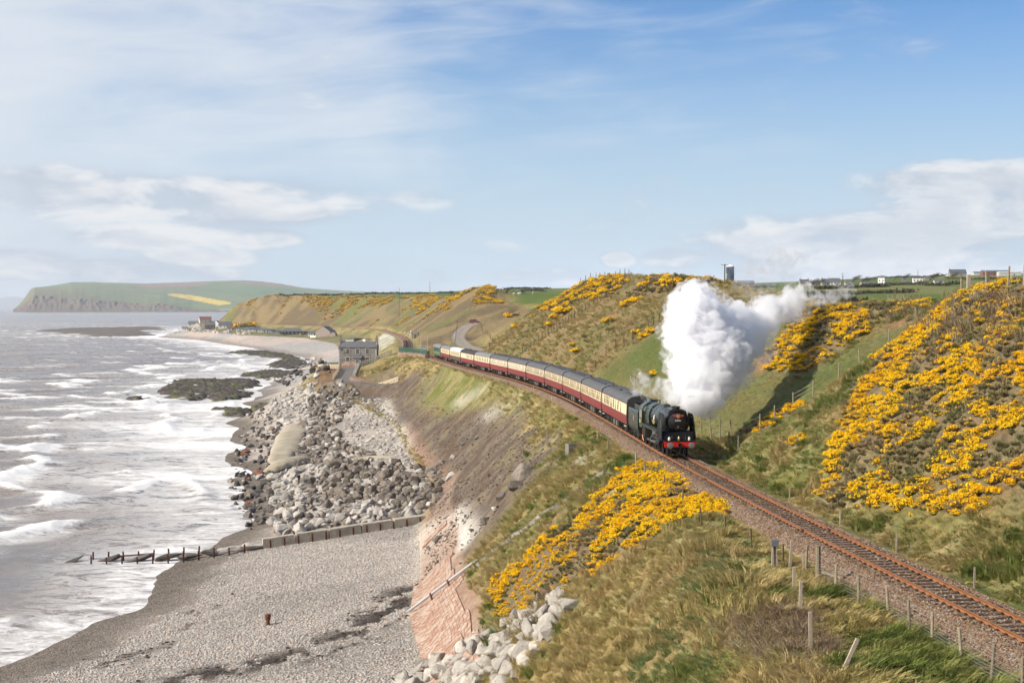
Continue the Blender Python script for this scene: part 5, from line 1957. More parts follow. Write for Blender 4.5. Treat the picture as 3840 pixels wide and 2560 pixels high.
P_ARM = [(1010, 1960), (1060, 1880), (1180, 1800), (1300, 1745), (1560, 1745), (1690, 1790), (1650, 1870), (1575, 1940), (1400, 1965), (1200, 1985), (1060, 2020)]
spots = fill(P_ARM, 255, 185, 300, 1.0, 2.0, 12, .46)
RW = rows_of([(q[2], q[3]) for q in spots], 30)
for i, (h, s, u, v) in enumerate(spots):
    r_ = random.Random(1200 + i)
    pale = (v > 1905 + r_.uniform(-30, 20)) or (u < 1180 + r_.uniform(-60, 50))
    me_ = (armp_me if pale else arm_me)[i % 7]
    o = link('armour_rock', me_, None, (h.x, h.y, h.z + (.15 + .2 * r_.random()) * s), (r_.uniform(-.6, .6), r_.uniform(-.6, .6), r_.uniform(0, 6.28)), s * r_.uniform(.92, 1.12))
    size = 'large' if s > 2.0 else ('middling' if s > 1.6 else 'small')
    tone = 'bleached' if pale else 'dark'
    tag(o, f'{size} {tone} armour rock, {RW[i][1]} from left in the {RW[i][0]} row behind the groyne', 'boulder', 'rock armour behind the groyne')


def scatter_rocks(name, poly, n, y0, y1, smin, smax, seed, meshes, label, lift=.18, pack=.5):
    sp = fill(poly, n, y0, y1, smin, smax, seed, pack)
    r_ = np.random.default_rng(seed)
    k = len(sp)
    pts = [(h.x, h.y, h.z + lift * s) for h, s, u, v in sp]
    sc_ = np.array([s for h, s, u, v in sp])[:, None] * r_.uniform(.85, 1.15, (k, 3))
    rot = np.stack([r_.uniform(-.6, .6, k), r_.uniform(-.6, .6, k), r_.uniform(0, 6.28, k)], 1)
    return scatter(name, [proto('rock_piece', m) for m in meshes], pts, rot, sc_, r_.integers(0, len(meshes), k), label)


scatter_rocks('rock_filling', P_ARM, 480, 185, 300, .5, 1.5, 27, arm_me[:4] + armp_me[:1], 'smaller broken stone filling the gaps of the rock armour', .1, .3)
P_UP = [(1105, 1745), (1125, 1610), (1170, 1490), (1215, 1428), (1300, 1440), (1345, 1470), (1310, 1540), (1255, 1600), (1300, 1680), (1410, 1705), (1360, 1765)]
scatter_rocks('rock_pile', P_UP, 520, 230, 440, .8, 2.0, 21, arm_me[:4] + armp_me[:1], 'far heap of dark armour rocks below the cottage', .18, .36)
scatter_rocks('shingle_rocks', [(1310, 1500), (1440, 1485), (1530, 1680), (1560, 1750), (1380, 1735), (1270, 1640)], 640, 230, 420, .3, 1.0, 22, armp_me[:3] + lime_me[:2], 'pale stones scattered on the upper shingle by the bank', .1, .4)
scatter_rocks('bleached_rocks', [(1000, 1540), (1030, 1480), (1110, 1440), (1190, 1440), (1165, 1500), (1120, 1580), (1060, 1600)], 260, 230, 460, .6, 1.8, 25, armp_me[:3] + lime_me[:2], 'bleached rocks along the edge of the far heap', .15, .4)
scatter_rocks('apron_rocks', [(1000, 1770), (1180, 1745), (1260, 1750), (1190, 1815), (1070, 1890), (1020, 1900)], 230, 190, 320, .5, 1.7, 28, armp_me[:3] + lime_me[:2], 'pale rocks in front of the mossy apron', .15, .38)
scatter_rocks('shore_rocks', [(880, 1900), (860, 1800), (900, 1640), (930, 1560), (1000, 1530), (1060, 1560), (1060, 1650), (1010, 1740), (1040, 1860), (1010, 1960), (940, 1990)], 260, 200, 420, .5, 1.7, 23, shore_me + shore_me + arm_me[:3] + red_me[:1] + armp_me[:2], 'dark and reddish rocks along the water edge')
scatter_rocks('far_shore_rocks', [(960, 1420), (1060, 1330), (1120, 1310), (1230, 1350), (1240, 1400), (1180, 1420), (1080, 1450)], 120, 400, 900, 1.0, 3.0, 24, shore_me[:3] + armp_me[:2], 'rocks strewn on the shore beyond the reefs')
# rubble blocks lying on the scree
for k, (u, v, s, m_) in enumerate([(1745, 1660, 1.5, arm_me[0]), (1790, 1645, 1.2, arm_me[2]), (1660, 1740, 1.4, arm_me[3]), (1700, 1720, 1.1, lime_me[1]), (1880, 1870, 1.1, arm_me[4]), (1960, 1800, 2.4, arm_me[5]), (1940, 1830, 1.4, arm_me[1]), (1820, 1960, 1.1, arm_me[6]), (1775, 2010, .9, lime_me[3]), (1640, 2030, 1.0, arm_me[0]), (1855, 1920, .9, lime_me[5]), (1770, 2000, .8, arm_me[2])]):
    h = hit(u, v, 110, 330)
    o = link('fallen_rock', m_, None, (h.x, h.y, h.z + .15 * s), (.3 * k, .2, 1.1 * k), s)
    tag(o, ['squared', 'split', 'flat', 'pale', 'dark', 'largest leaning', 'small dark', 'low', 'little pale', 'rounded', 'second pale', 'last small'][k] + ' fallen block lying on the scree bank ' + ('near the cottage end' if v < 1750 else ('below the concrete box' if u > 1850 else 'above the white stained pitching')), 'rock', 'blocks on the scree')

# reefs of dark bedded rock
M_REEF = bpy.data.materials.new('bedded_reef')
M_REEF.use_nodes = True
g = NG(M_REEF.node_tree)
b = g.n['Principled BSDF']
p_ = g.pos()
n1 = g.noise(g.vmath('MULTIPLY', p_, (.5, 1.3, 1)), .9, 6, .7, .3)
n2 = g.noise(p_, .16, 4, .6)
c = g.mix(g.smooth(n1, .35, .66), (.038, .032, .029), (.10, .076, .064))
c = g.mix(g.math('MULTIPLY', g.smooth(n2, .52, .60), g.smooth(n1, .35, .6)), c, (.13, .15, .045))
g.put(b.inputs['Base Color'], c)
b.inputs['Roughness'].default_value = .75
b.inputs['Specular IOR Level'].default_value = .25
g.put(b.inputs['Normal'], g.bump(n1, .8, .4))


def reef(poly, label, hgt, seed, z0=0.0):
    W = [at(u, v, Z=z0 + .3) for u, v in poly]
    P2 = [(w.x, w.y) for w in W]
    xs, ys = [q[0] for q in P2], [q[1] for q in P2]
    st = max(.45, (max(ys) - min(ys)) / 130)
    gx, gy = np.meshgrid(np.arange(min(xs) - 2, max(xs) + 2, .55), np.arange(min(ys) - 2, max(ys) + 2, st), indexing='ij')
    wob = (fbm(gx / 5, gy / 5, 3, seed) - .5)
    m = inpoly(gx + wob * 9, gy + wob * 14, P2).astype(float)
    m = gsmooth(gsmooth(m, 1.6, 0), 1.6, 1)
    ang = R(24)
    t = gx * math.sin(ang) + gy * math.cos(ang) * .55 + wob * 3
    saw = (t / 2.6) % 1.0
    saw2 = (t / 1.05 + .3) % 1.0
    blk = vnoise(gx / 4, gy / 2.2, seed + 5)
    z = -1.1 + m * (1.45 + hgt * (1.6 * fbm(gx / 12, gy / 7, 3, seed + 2) - .35)) + m * (saw * .75 + saw2 * .25 + (blk > .55) * .4 - .45)
    z += (vnoise(gx / .9, gy / .9, seed + 8) - .5) * .3 * m
    nr, nc = gx.shape
    vid = np.arange(nr * nc).reshape(nr, nc)
    q = np.stack([vid[:-1, :-1], vid[1:, :-1], vid[1:, 1:], vid[:-1, 1:]], -1)
    q = q[m[:-1, :-1] > .12].reshape(-1, 4)
    us_, inv = np.unique(q, return_inverse=True)
    me = np_mesh('reef', np.stack([gx, gy, z + z0], -1).reshape(-1, 3)[us_], inv.reshape(-1, 4), M_REEF)
    o = link('rock_reef', me)
    tag(o, label, 'rock reef', 'reefs in the surf')


reef([(590, 1465), (640, 1432), (720, 1425), (860, 1424), (960, 1428), (985, 1440), (930, 1455), (900, 1475), (790, 1480), (760, 1500), (700, 1500), (620, 1488)], 'large dark bedded reef with green weed reaching out into the surf', .9, 401)
reef([(780, 1500), (800, 1470), (880, 1468), (930, 1478), (900, 1495), (830, 1502)], 'green weedy rock ledge between the big reef and the boulders', .7, 402)
reef([(780, 1535), (830, 1525), (900, 1530), (940, 1548), (930, 1562), (880, 1556), (820, 1545)], 'smaller dark reef awash nearest to the boulder shore', .8, 403)
reef([(900, 1402), (960, 1392), (1040, 1390), (1110, 1400), (1060, 1412), (960, 1418)], 'dark rock shelf behind the big reef', .7, 404)
reef([(1000, 1370), (1060, 1348), (1130, 1345), (1155, 1365), (1100, 1382), (1040, 1380)], 'dark weedy rock shelf below the far beach', .8, 405)
reef([(850, 1325), (900, 1313), (1000, 1318), (1060, 1325), (1130, 1345), (1060, 1347), (960, 1333)], 'long low dark reef off the far beach', .7, 406)
reef([(470, 1497), (510, 1484), (552, 1486), (545, 1494), (500, 1499)], 'small dark rock alone in the waves', 1.0, 407)
reef([(960, 1530), (1000, 1518), (1060, 1520), (1030, 1540), (980, 1548)], 'green topped rock ledge beside the pale concrete apron', 1.2, 408, .6)

# concrete apron humps in front of the heap
def hump(path, half, hgt, label, seed):
    P = [at(u, v, Z=z) for u, v, z in path]
    n = 30
    idx = np.linspace(0, len(P) - 1, n)
    px, py, pz = [np.interp(idx, np.arange(len(P)), [q[k] for q in P]) for k in range(3)]
    V_, F_ = [], []
    m = 13
    for i in range(n):
        j, k = max(i - 1, 0), min(i + 1, n - 1)
        d = Vector((px[k] - px[j], py[k] - py[j], 0)).normalized()
        s = Vector((d.y, -d.x, 0))
        wv = half * (.25 + .75 * math.sin(math.pi * (i + .02) / (n - .96)) ** .5) * (1 + .25 * (vnoise(i / 3.0, 0, seed) - .5))
        for q in range(m):
            t = q / (m - 1) * 2 - 1
            z = pz[i] - 1.0 + (hgt + 1.0) * math.sqrt(max(0, 1 - t * t)) * math.sin(math.pi * (i + .02) / (n - .96)) ** .7 + .10 * (float(vnoise(i / 5, q / 3, seed + 1)) - .5)
            V_.append((px[i] + s.x * wv * t, py[i] + s.y * wv * t, z))
    for i in range(n - 1):
        for q in range(m - 1):
            F_.append((i * m + q, i * m + q + 1, (i + 1) * m + q + 1, (i + 1) * m + q))
    me = np_mesh('apron', V_, F_, rock_mat('apron_' + str(seed), (.40, .345, .27), (.30, .26, .19), (.17, .16, .085), .3, .0), smooth=True)
    tag(link('concrete_apron', me), label, 'concrete apron', 'concrete aprons by the boulders')


hump([(1190, 1505, 4.9), (1140, 1560, 4.6), (1100, 1620, 4.3), (1070, 1670, 3.9), (1035, 1720, 3.4)], 3.6, .35, 'long pale concrete apron rounding off beside the far boulder heap', 1)
hump([(1165, 1700, 4.3), (1110, 1712, 4.1), (1050, 1730, 3.6), (1000, 1750, 3.0)], 2.3, .3, 'short mossy concrete apron beside the dark boulders', 2)
hump([(1530, 1700, 6.2), (1380, 1715, 5.3), (1240, 1728, 4.8)], 1.6, .35, 'low concrete causeway crossing between the two boulder heaps', 3)

# groyne
M_RUST = pmat('rusty_iron', (.16, .06, .03), .8, .3, .3, 5, .3, .4, 20, (.07, .035, .025), (.45, .65))
M_GCONC = rock_mat('groyne_concrete', (.42, .37, .30), (.31, .27, .22), (.17, .13, .10), .7, .1)
ga_, gb_ = Vector((-12.2, 196.5, 5.2)), Vector((-33.5, 189.3, 3.0))
gr = tag(empty('groyne', ((ga_.x + gb_.x) / 2, (ga_.y + gb_.y) / 2, 2)), 'broken concrete groyne running down the shingle into the sea with rusty posts', 'groyne')
go = gr.location
dirv = (gb_ - ga_)
rz_ = math.atan2(dirv.y, dirv.x)
for k in range(5):
    t0 = (k + .5) / 5
    c_p = ga_ + dirv * t0
    L_ = dirv.length / 5 - .02
    b = MB()
    b.box(0, 0, -.9, L_, 1.5 - .12 * k, 1.8, 0, .94)
    b.build('wall_slab', M_GCONC, gr, loc=c_p - go, rot=(.02 * (k % 2), math.atan2(-dirv.z, math.hypot(dirv.x, dirv.y)) * -1 * -1 + .015 * ((k % 3) - 1), rz_))
ends = [(-34.6, 189.2, 2.3, 3.0), (-37.2, 189.0, 1.9, 3.2), (-40.0, 189.4, 1.4, 3.3), (-43.0, 189.3, 1.0, 3.6), (-46.2, 189.4, .7, 4.0), (-50, 189, .45, 4.6), (-54.5, 188.7, .25, 5), (-59, 188.4, .1, 5)]
for k, (x_, y_, z_, L_) in enumerate(ends):
    o = link('broken_slab', (armp_me if k < 2 else shore_me)[k % 5], gr, Vector((x_, y_, z_ - .2)) - go, (.1, .05 * k, rz_ + .1 * (k % 3)), (L_ * .95, 1.4, 1.25 - .07 * k))
post_me = MB().box(0, 0, .15, .15, .15, 1.5).box(0, 0, .15, .22, .05, 1.46).mesh('post', M_RUST)
for k in range(12):
    t0 = (k + .4) / 12
    c_p = ga_ + dirv * t0
    n_v = Vector((-dirv.y, dirv.x, 0)).normalized()
    if n_v.y > 0:
        n_v = -n_v
    link('post', post_me, gr, c_p + n_v * .85 + Vector((0, 0, -1.05)) - go, (.03 * (k % 3 - 1), .04, rz_))
for k in range(11):
    x_ = -35.5 - 2.0 * k
    link('post', post_me, gr, Vector((x_, 188.0 - .12 * k, max(.25, 1.6 - .2 * k) - (.2 if k % 2 else 0))) - go, (.05 * (k % 3 - 1), .05 * (k % 2), rz_))
    if k > 2:
        link('post', post_me, gr, Vector((x_ - .5, 190.4 - .1 * k, max(.35, 1.5 - .16 * k))) - go, (.03, .06 * (k % 3 - 1), rz_))
MB().bar((-48, 189.9, .95), (-54, 189.4, .55), .16).build('rail_bar', M_RUST, gr, loc=-go)

# rusty iron stump on the shingle
h = hit(1005, 2345)
st = tag(empty('iron_stump', h), 'rusty iron pipe stump standing alone in the shingle', 'pipe stump')
b = MB()
b.lathe([(.20, -.3), (.19, .55), (.26, .57), (.27, .68), (.2, .7), (.2, .78), (.30, .82), (.33, .98), (.27, 1.12), (.14, 1.16), (.0, 1.14)], 14)
b.build('pipe', M_RUST, st, True)
b = MB()
b.box(.20, -.12, .93, .22, .22, .2).box(-.2, .1, .62, .2, .16, .12)
b.build('flange', M_RUST, st)

# drain pipe down the pitching
pa, pb = Vector((-10.0, 137.2, 4.35)), Vector((-3.7, 134.2, 9.55))
pp = tag(empty('drain_pipe', (pa + pb) / 2), 'grey drain pipe lying diagonally down the red stone pitching', 'pipe')
M_PIPE = pmat('grey_plastic_pipe', (.40, .41, .43), .4, 0, .08, 2)
q0 = (pa + pb) / 2
MB().tube([pa - q0 + Vector((0, 0, .2)), pb - q0 + Vector((0, 0, .2))], .13, 12).build('pipe', M_PIPE, pp, True)
for t0 in (.35, .62):
    c_p = pa.lerp(pb, t0) - q0
    d_ = (pb - pa).normalized()
    b = MB()
    b.tube([c_p + d_ * -.1 + Vector((0, 0, .2)), c_p + d_ * .1 + Vector((0, 0, .2))], .17, 12)
    b.bar(c_p + Vector((.0, 0, .1)), c_p + Vector((.1, -.1, -.35)), .14)
    b.build('bracket', M_RUST, pp)
MB().tube([pb - q0 + Vector((0, 0, .2)), pb - q0 + (pb - pa).normalized() * .9 + Vector((0, 0, .2))], .075, 10).build('inlet_pipe', M_PIPE, pp, True)

# stone pitching: courses of red sandstone blocks
def stone_mats():
    m = bpy.data.materials.new('pitching_stone')
    m.use_nodes = True
    g = NG(m.node_tree)
    b = g.n['Principled BSDF']
    p = g.pos()
    v = g.voronoi(p, 2.1, 'Color')
    x, y, z = g.sep(v)
    n = g.noise(p, .35, 5, .65)
    c = g.mix(g.math('FRACT', g.math('ADD', x, g.objrand())), (.29, .165, .115), (.36, .225, .165))
    c = g.mix(g.math('MULTIPLY', g.smooth(g.math('ADD', g.math('MULTIPLY', n, .7), g.math('MULTIPLY', y, .35)), .46, .66), .7), c, (.47, .385, .32))
    n2 = g.noise(p, 6, 4, .65)
    g.put(b.inputs['Base Color'], g.vmath('SCALE', c, g.lin(n2, .3, .7, .72, 1.22)))
    b.inputs['Roughness'].default_value = .85
    b.inputs['Specular IOR Level'].default_value = .2
    g.put(b.inputs['Normal'], g.bump(n2, .5, .05))
    return m


M_PITCH = stone_mats()
pit = tag(empty('stone_pitching', (-7, 125, 4)), 'sloping wall of red sandstone blocks at the foot of the railway bank', 'stone pitching')
blocks = []
rr = random.Random(77)
yv = 97.0
rows = []
for c_i in range(19):
    f = (c_i + .5) / 19
    y_ = 98.0 + (c_i % 2) * .3
    while y_ < 176:
        L_ = rr.uniform(.46, .74)
        yc = y_ + L_ / 2
        tx, tz = np.interp(yc, LK, LV[:, 0]), np.interp(yc, LK, LV[:, 1])
        ax, az2 = np.interp(yc, LK, LV[:, 2]), np.interp(yc, LK, LV[:, 3])
        x_ = tx - .35 + (ax - tx + .35) * f
        y_ += L_ + .035
        ragged = float(vnoise(yc / 5.0, f * 2.0, 5))
        if f > .80 and ragged < .45 + (f - .8) * 2:
            continue
        if 151 < yc < 171 + 3 * ragged or yc > 150 and vnoise(yc / 7.0, f * 4.0, 9) < .30 + (yc - 150) * .016:
            continue
        blocks.append((x_, yc, L_))
blocks.sort(key=lambda q: abs(q[1] - 121) if q[1] > 112 else 100 + q[1])
bx_ = np.array([q[0] for q in blocks])
by_ = np.array([q[1] for q in blocks])
bn = slope_normal(bx_, by_, .8)
bzz = ground(bx_, by_)
block_me = [MB().box(0, 0, 0, .362, L_, .16, 0, .97).mesh('block', M_PITCH) for L_ in (.48, .55, .62, .70)]
jm = MB()
for i, (x_, y_, L_) in enumerate(blocks):
    n_ = Vector(bn[i])
    t_ = Vector((0, 1, 0))
    sx_ = t_.cross(n_).normalized()
    t_ = n_.cross(sx_).normalized()
    mt = Matrix((sx_, t_, n_)).transposed().to_4x4()
    mt.translation = Vector((x_, y_, bzz[i])) + n_ * rr.uniform(.055, .095)
    if i < 300:
        k = min(range(4), key=lambda q: abs((.48, .55, .62, .70)[q] - L_))
        o = link('block', block_me[k], pit)
        o.matrix_world = mt
        o.matrix_parent_inverse = Matrix.Translation(pit.location).inverted()
    else:
        jm.xf = mt
        jm.box(0, 0, 0, .362, L_, .16, 0, .97)
me = jm.mesh('blocks', M_PITCH, fix=False)
o = link('block_courses', me, pit, -pit.location)
o['kind'] = 'stuff'

# loose stones over the scree
rq = np.random.default_rng(55)
n = 26000
yq = (125 ** -.4 + rq.random(n) * (395 ** -.4 - 125 ** -.4)) ** (1 / -.4)
sq = rq.uniform(-26, -4, n)
xq = rail_x(yq) + sq
pr = np.clip(np.rint(np.interp(yq, YR, np.arange(NR))).astype(int), 0, NR - 1)
pc = np.clip(np.rint(np.interp(sq, S, np.arange(NC))).astype(int), 0, NC - 1)
ok = (w_scree[pr, pc] > .35) & (rq.random(n) < sstep(fbm(xq / 4, yq / 6, 4, 56), .38, .62) * .8 + .08)
xq, yq = xq[ok], yq[ok]
k = len(xq)
sc_ = (.12 + .55 * rq.random(k) ** 3.5)[:, None] * rq.uniform(.8, 1.2, (k, 3)) * np.array([[1, 1, .6]])
M_SCR = rock_mat('scree_stone', (.18, .148, .12), (.125, .10, .08), (.065, .053, .045), 1.5, .4)
scatter('scree_stones', [proto('scree_stone', stone_mesh('scree_stone', 420 + q, M_SCR, 1, 4)) for q in range(3)], np.stack([xq, yq, ground(xq, yq)], 1), rq.uniform(0, 6.28, (k, 3)) * np.array([[.1, .1, 1]]), sc_, rq.integers(0, 3, k), 'loose grey brown stones over the scree of the bank')

# ------------------------------------------------------------------ vegetation
def leaf_mat(name, cols, rough=.75, trans=.0, nscale=.25):
    """blades or leaves: colour varies by plant and over the ground"""
    m = bpy.data.materials.new(name)
    m.use_nodes = True
    g = NG(m.node_tree)
    b = g.n['Principled BSDF']
    r_ = g.objrand()
    n = g.noise(g.pos(), nscale, 4, .6)
    c = g.mix(r_, cols[0], cols[1])
    c = g.mix(g.smooth(n, .38, .62), c, cols[2])
    n2 = g.noise(g.pos(), 7.0, 2, .6)
    c = g.vmath('SCALE', c, g.lin(n2, .3, .7, .72, 1.25))
    g.put(b.inputs['Base Color'], c)
    b.inputs['Roughness'].default_value = rough
    b.inputs['Specular IOR Level'].default_value = .15
    if trans > 0:
        tr = g.n.new('ShaderNodeBsdfTranslucent')
        g.put(tr.inputs[0], c)
        mx = g.n.new('ShaderNodeMixShader')
        mx.inputs[0].default_value = trans
        g.l.new(b.outputs[0], mx.inputs[1])
        g.l.new(tr.outputs[0], mx.inputs[2])
        g.l.new(mx.outputs[0], g.n['Material Output'].inputs[0])
    return m


M_STRAWB = leaf_mat('straw_grass', ((.58, .45, .225), (.48, .37, .17), (.44, .37, .15)), trans=.35)
M_GREENB = leaf_mat('green_grass', ((.22, .25, .065), (.30, .29, .10), (.17, .21, .055)), trans=.35)
M_LUSH = leaf_mat('lush_grass', ((.17, .23, .08), (.22, .25, .10), (.14, .20, .075)), trans=.35)
M_GSTEM = leaf_mat('gorse_twigs', ((.36, .28, .17), (.30, .235, .13), (.22, .21, .095)), trans=.25)
M_GFLOW = leaf_mat('gorse_flowers', ((.84, .49, .006), (.78, .42, .005), (.86, .54, .01)), trans=.25)
M_BRAM = leaf_mat('bramble_stems', ((.23, .15, .10), (.18, .125, .08), (.28, .20, .13)), trans=.2)
M_HEDGE = leaf_mat('hedge_twigs', ((.075, .062, .042), (.10, .08, .055), (.06, .06, .035)), nscale=.05)
M_DEAD = leaf_mat('dead_stalks', ((.38, .32, .21), (.30, .24, .15), (.26, .2, .12)))


def tri_mesh(name, V_, F_, mats, midx=None):
    return np_mesh(name, np.array(V_, np.float32), np.array(F_, np.int32), mats=mats, midx=midx if midx is not None else np.zeros(len(F_), np.int32))


def tuft(name, seed, mat, n=16, h=.5, spread=.28, lean=.55, wid=.035):
    r_ = random.Random(seed)
    V_, F_ = [], []
    for k in range(n):
        a = r_.random() * 6.28
        rad = spread * math.sqrt(r_.random())
        bx, by = rad * math.cos(a), rad * math.sin(a)
        hh = h * r_.uniform(.55, 1.1)
        lx = lean * hh * r_.uniform(.5, 1.3) + r_.gauss(0, .12)
        ly = r_.gauss(0, .16) + .4 * by
        w = wid * r_.uniform(.7, 1.3)
        c, s = math.cos(a + 1.57), math.sin(a + 1.57)
        i = len(V_)
        V_ += [(bx - c * w, by - s * w, -.06), (bx + c * w, by + s * w, -.06), (bx + lx * .4 + c * w * .8, by + ly * .4 + s * w * .8, hh * .62), (bx + lx * .4 - c * w * .8, by + ly * .4 - s * w * .8, hh * .62), (bx + lx, by + ly, hh * .88)]
        F_ += [(i, i + 1, i + 2), (i, i + 2, i + 3), (i + 3, i + 2, i + 4)]
    return tri_mesh(name, V_, F_, [mat])


def clump(name, seed, fl, n_t=230, n_f=260, rad=.78, hgt=.8, fsize=.072):
    """gorse: spiny twigs in a dome of lobes, flowers crowding the tips"""
    r_ = random.Random(seed)
    lobes = [(r_.uniform(-.55, .55) * rad, r_.uniform(-.55, .55) * rad, hgt * r_.uniform(.45, .8), r_.uniform(.24, .46) * rad) for _ in range(8)]
    V_, F_, M_ = [], [], []
    for k in range(n_t):
        lx, ly, lz, lr = r_.choice(lobes)
        d = Vector((r_.gauss(0, 1), r_.gauss(0, 1), abs(r_.gauss(.25, .9)))).normalized()
        tip = Vector((lx, ly, lz * .75)) + d * lr * r_.uniform(.6, 1.08)
        base = Vector((lx * .55, ly * .55, lz * .12)).lerp(tip, r_.uniform(.25, .6))
        sd = d.cross(Vector((r_.gauss(0, 1), r_.gauss(0, 1), r_.gauss(0, 1)))).normalized() * r_.uniform(.03, .075)
        i = len(V_)
        V_ += [base - sd, base + sd, tip]
        F_.append((i, i + 1, i + 2))
        M_.append(0)
    for k in range(int(n_f * fl)):
        lx, ly, lz, lr = r_.choice(lobes)
        d = Vector((r_.gauss(-.15, 1), r_.gauss(0, 1), abs(r_.gauss(.5, .8)))).normalized()
        p = Vector((lx, ly, lz * .75)) + d * lr * r_.uniform(.86, 1.14)
        a = d.cross(Vector((r_.gauss(0, 1), r_.gauss(0, 1), r_.gauss(0, 1)))).normalized()
        q = (d * .5 + a.cross(d)).normalized()
        s = fsize * r_.uniform(.6, 1.25)
        i = len(V_)
        V_ += [p - a * s - q * s * .5, p + a * s - q * s * .5, p + q * s]
        F_.append((i, i + 1, i + 2))
        M_.append(1)
    return tri_mesh(name, V_, F_, [M_GSTEM, M_GFLOW], M_)


rng = np.random.default_rng(17)
# ---- grass tufts
gp = [proto('tuft', tuft('tuft', 500 + k, M_STRAWB, 20, .50, .34, 1.5, .024)) for k in range(3)] + [proto('tuft', tuft('tuft', 510 + k, M_GREENB, 18, .34, .36, 1.0, .026)) for k in range(3)] + [proto('tuft', tuft('tuft', 520 + k, M_LUSH, 24, .45, .36, .8, .026)) for k in range(2)]


def grass_points(n, y0, y1, s0, s1, power, seed):
    r_ = np.random.default_rng(seed)
    t = r_.random(n)
    y = (y0 ** (1 - power) + t * (y1 ** (1 - power) - y0 ** (1 - power))) ** (1 / (1 - power))
    s = r_.uniform(s0, s1, n)
    x = rail_x(y) + s
    return x, y, s


def sample(grid, x, y):
    r = np.clip(np.rint(np.interp(y, YR, np.arange(NR))).astype(int), 0, NR - 1)
    c = np.clip(np.rint(np.interp(x - rail_x(y), S, np.arange(NC))).astype(int), 0, NC - 1)
    return grid[r, c]


def in_view(x, y, z, mx=260, my=200):
    u, v = project(x, y, z)
    return (u > -mx) & (u < 3840 + mx) & (v > 900) & (v < 2560 + my)


def grow(name, n, y0, y1, s0, s1, power, seed, size, label, keepf=None):
    x, y, s = grass_points(n, y0, y1, s0, s1, power, seed)
    z = ground(x, y)
    zn = sample(zone, x, y)
    ok = (zn[:, 1] > .55) & (sample(gorse_w.astype(float), x, y) < .5) & (np.abs(s) > 3.0) & in_view(x, y, z) & (sample(D_LANE, x, y) > 2.6) & (sample(lg, x, y) < .5) & (sample(gpatch, x, y) < .6)
    cl = fbm(x / 1.5, y / 1.5, 2, 88)
    ok &= np.random.default_rng(seed + 1).random(n) < sstep(cl, .30, .55) * .9 + .1
    if keepf is not None:
        ok &= keepf(x, y, s)
    x, y, z, s = x[ok], y[ok], z[ok], s[ok]
    k = len(x)
    r_ = np.random.default_rng(seed + 2)
    gm = sample(gmix, x, y) * .62 + vg_at(x, y) * .25
    green = r_.random(k) < gm
    idx = np.where(green, 3 + r_.integers(0, 3, k), r_.integers(0, 3, k))
    u, v = project(x, y, z)
    lush = inpoly(u, v, [(2530, 2150), (2640, 2060), (2800, 2030), (2900, 2110), (2860, 2230), (2700, 2290), (2560, 2250)]) | inpoly(u, v, [(2350, 2560), (2440, 2330), (2600, 2280), (2700, 2360), (2680, 2560)])
    idx = np.where(lush & (r_.random(k) < .6), 6 + r_.integers(0, 2, k), idx)
    nrm = slope_normal(x, y)
    wind = np.arctan2(nrm[:, 1] * .5 - .25, nrm[:, 0] * 1.0 + .12) + r_.normal(0, .55, k)
    rot = np.stack([r_.normal(0, .12, k), r_.normal(0, .12, k), wind], 1)
    sc_ = (size * np.interp(y, [45, 120, 350], [.7, .95, 1.6]) * r_.uniform(.55, 1.25, k))[:, None] * np.array([[1, 1, .8]])
    scatter(name, gp, np.stack([x, y, z], 1), rot, sc_, idx, label)


def vg_at(x, y):
    return sample(vg, x, y)


grow('verge_grass', 95000, 40, 150, -26, 32, 2.0, 61, .85, 'long dry grass and green tufts covering the near banks')
grow('hill_grass', 40000, 120, 420, -25, 60, 1.6, 62, 1.0, 'dry grass tufts over the middle slopes')

# ---- big tussocks that break up the near banks
tsk = [proto('tussock', tuft('tussock', 530 + k, (M_STRAWB, M_STRAWB, M_GREENB)[k], 90, .55, .42, .7, .022)) for k in range(3)]
x, y, s = grass_points(9000, 42, 170, -24, 30, 1.9, 71)
z = ground(x, y)
ok = (sample(zone, x, y)[:, 1] > .6) & (sample(gorse_w.astype(float), x, y) < .5) & (np.abs(s) > 3.4) & in_view(x, y, z) & (fbm(x / 5, y / 5, 3, 72) > .47) & (sample(lg, x, y) < .4)
x, y, z = x[ok], y[ok], z[ok]
k = len(x)
r_ = np.random.default_rng(73)
nrm = slope_normal(x, y)
rot = np.stack([r_.normal(0, .12, k), r_.normal(0, .12, k), np.arctan2(nrm[:, 1] * .5 - .25, nrm[:, 0] + .12) + r_.normal(0, .5, k)], 1)
scatter('tussocks', tsk, np.stack([x, y, z - .02], 1), rot, r_.uniform(.6, 1.35, k)[:, None] * np.ones((1, 3)), np.where(sample(gmix, x, y) > .45, 2, r_.integers(0, 2, k)), 'rounded grass tussocks standing out on the near banks')

# ---- gorse masses
gorse_me = [clump('gorse', 600 + k, f) for k, f in enumerate((.9, .75, .55, .3, .12, .03, .0))]
gorse_p = [proto('gorse', m) for m in gorse_me]
_dx = np.gradient(S)[None, :] * np.ones((NR, 1))
_dy = np.gradient(YR)[:, None] * np.ones((1, NC))
CELL = _dx * _dy


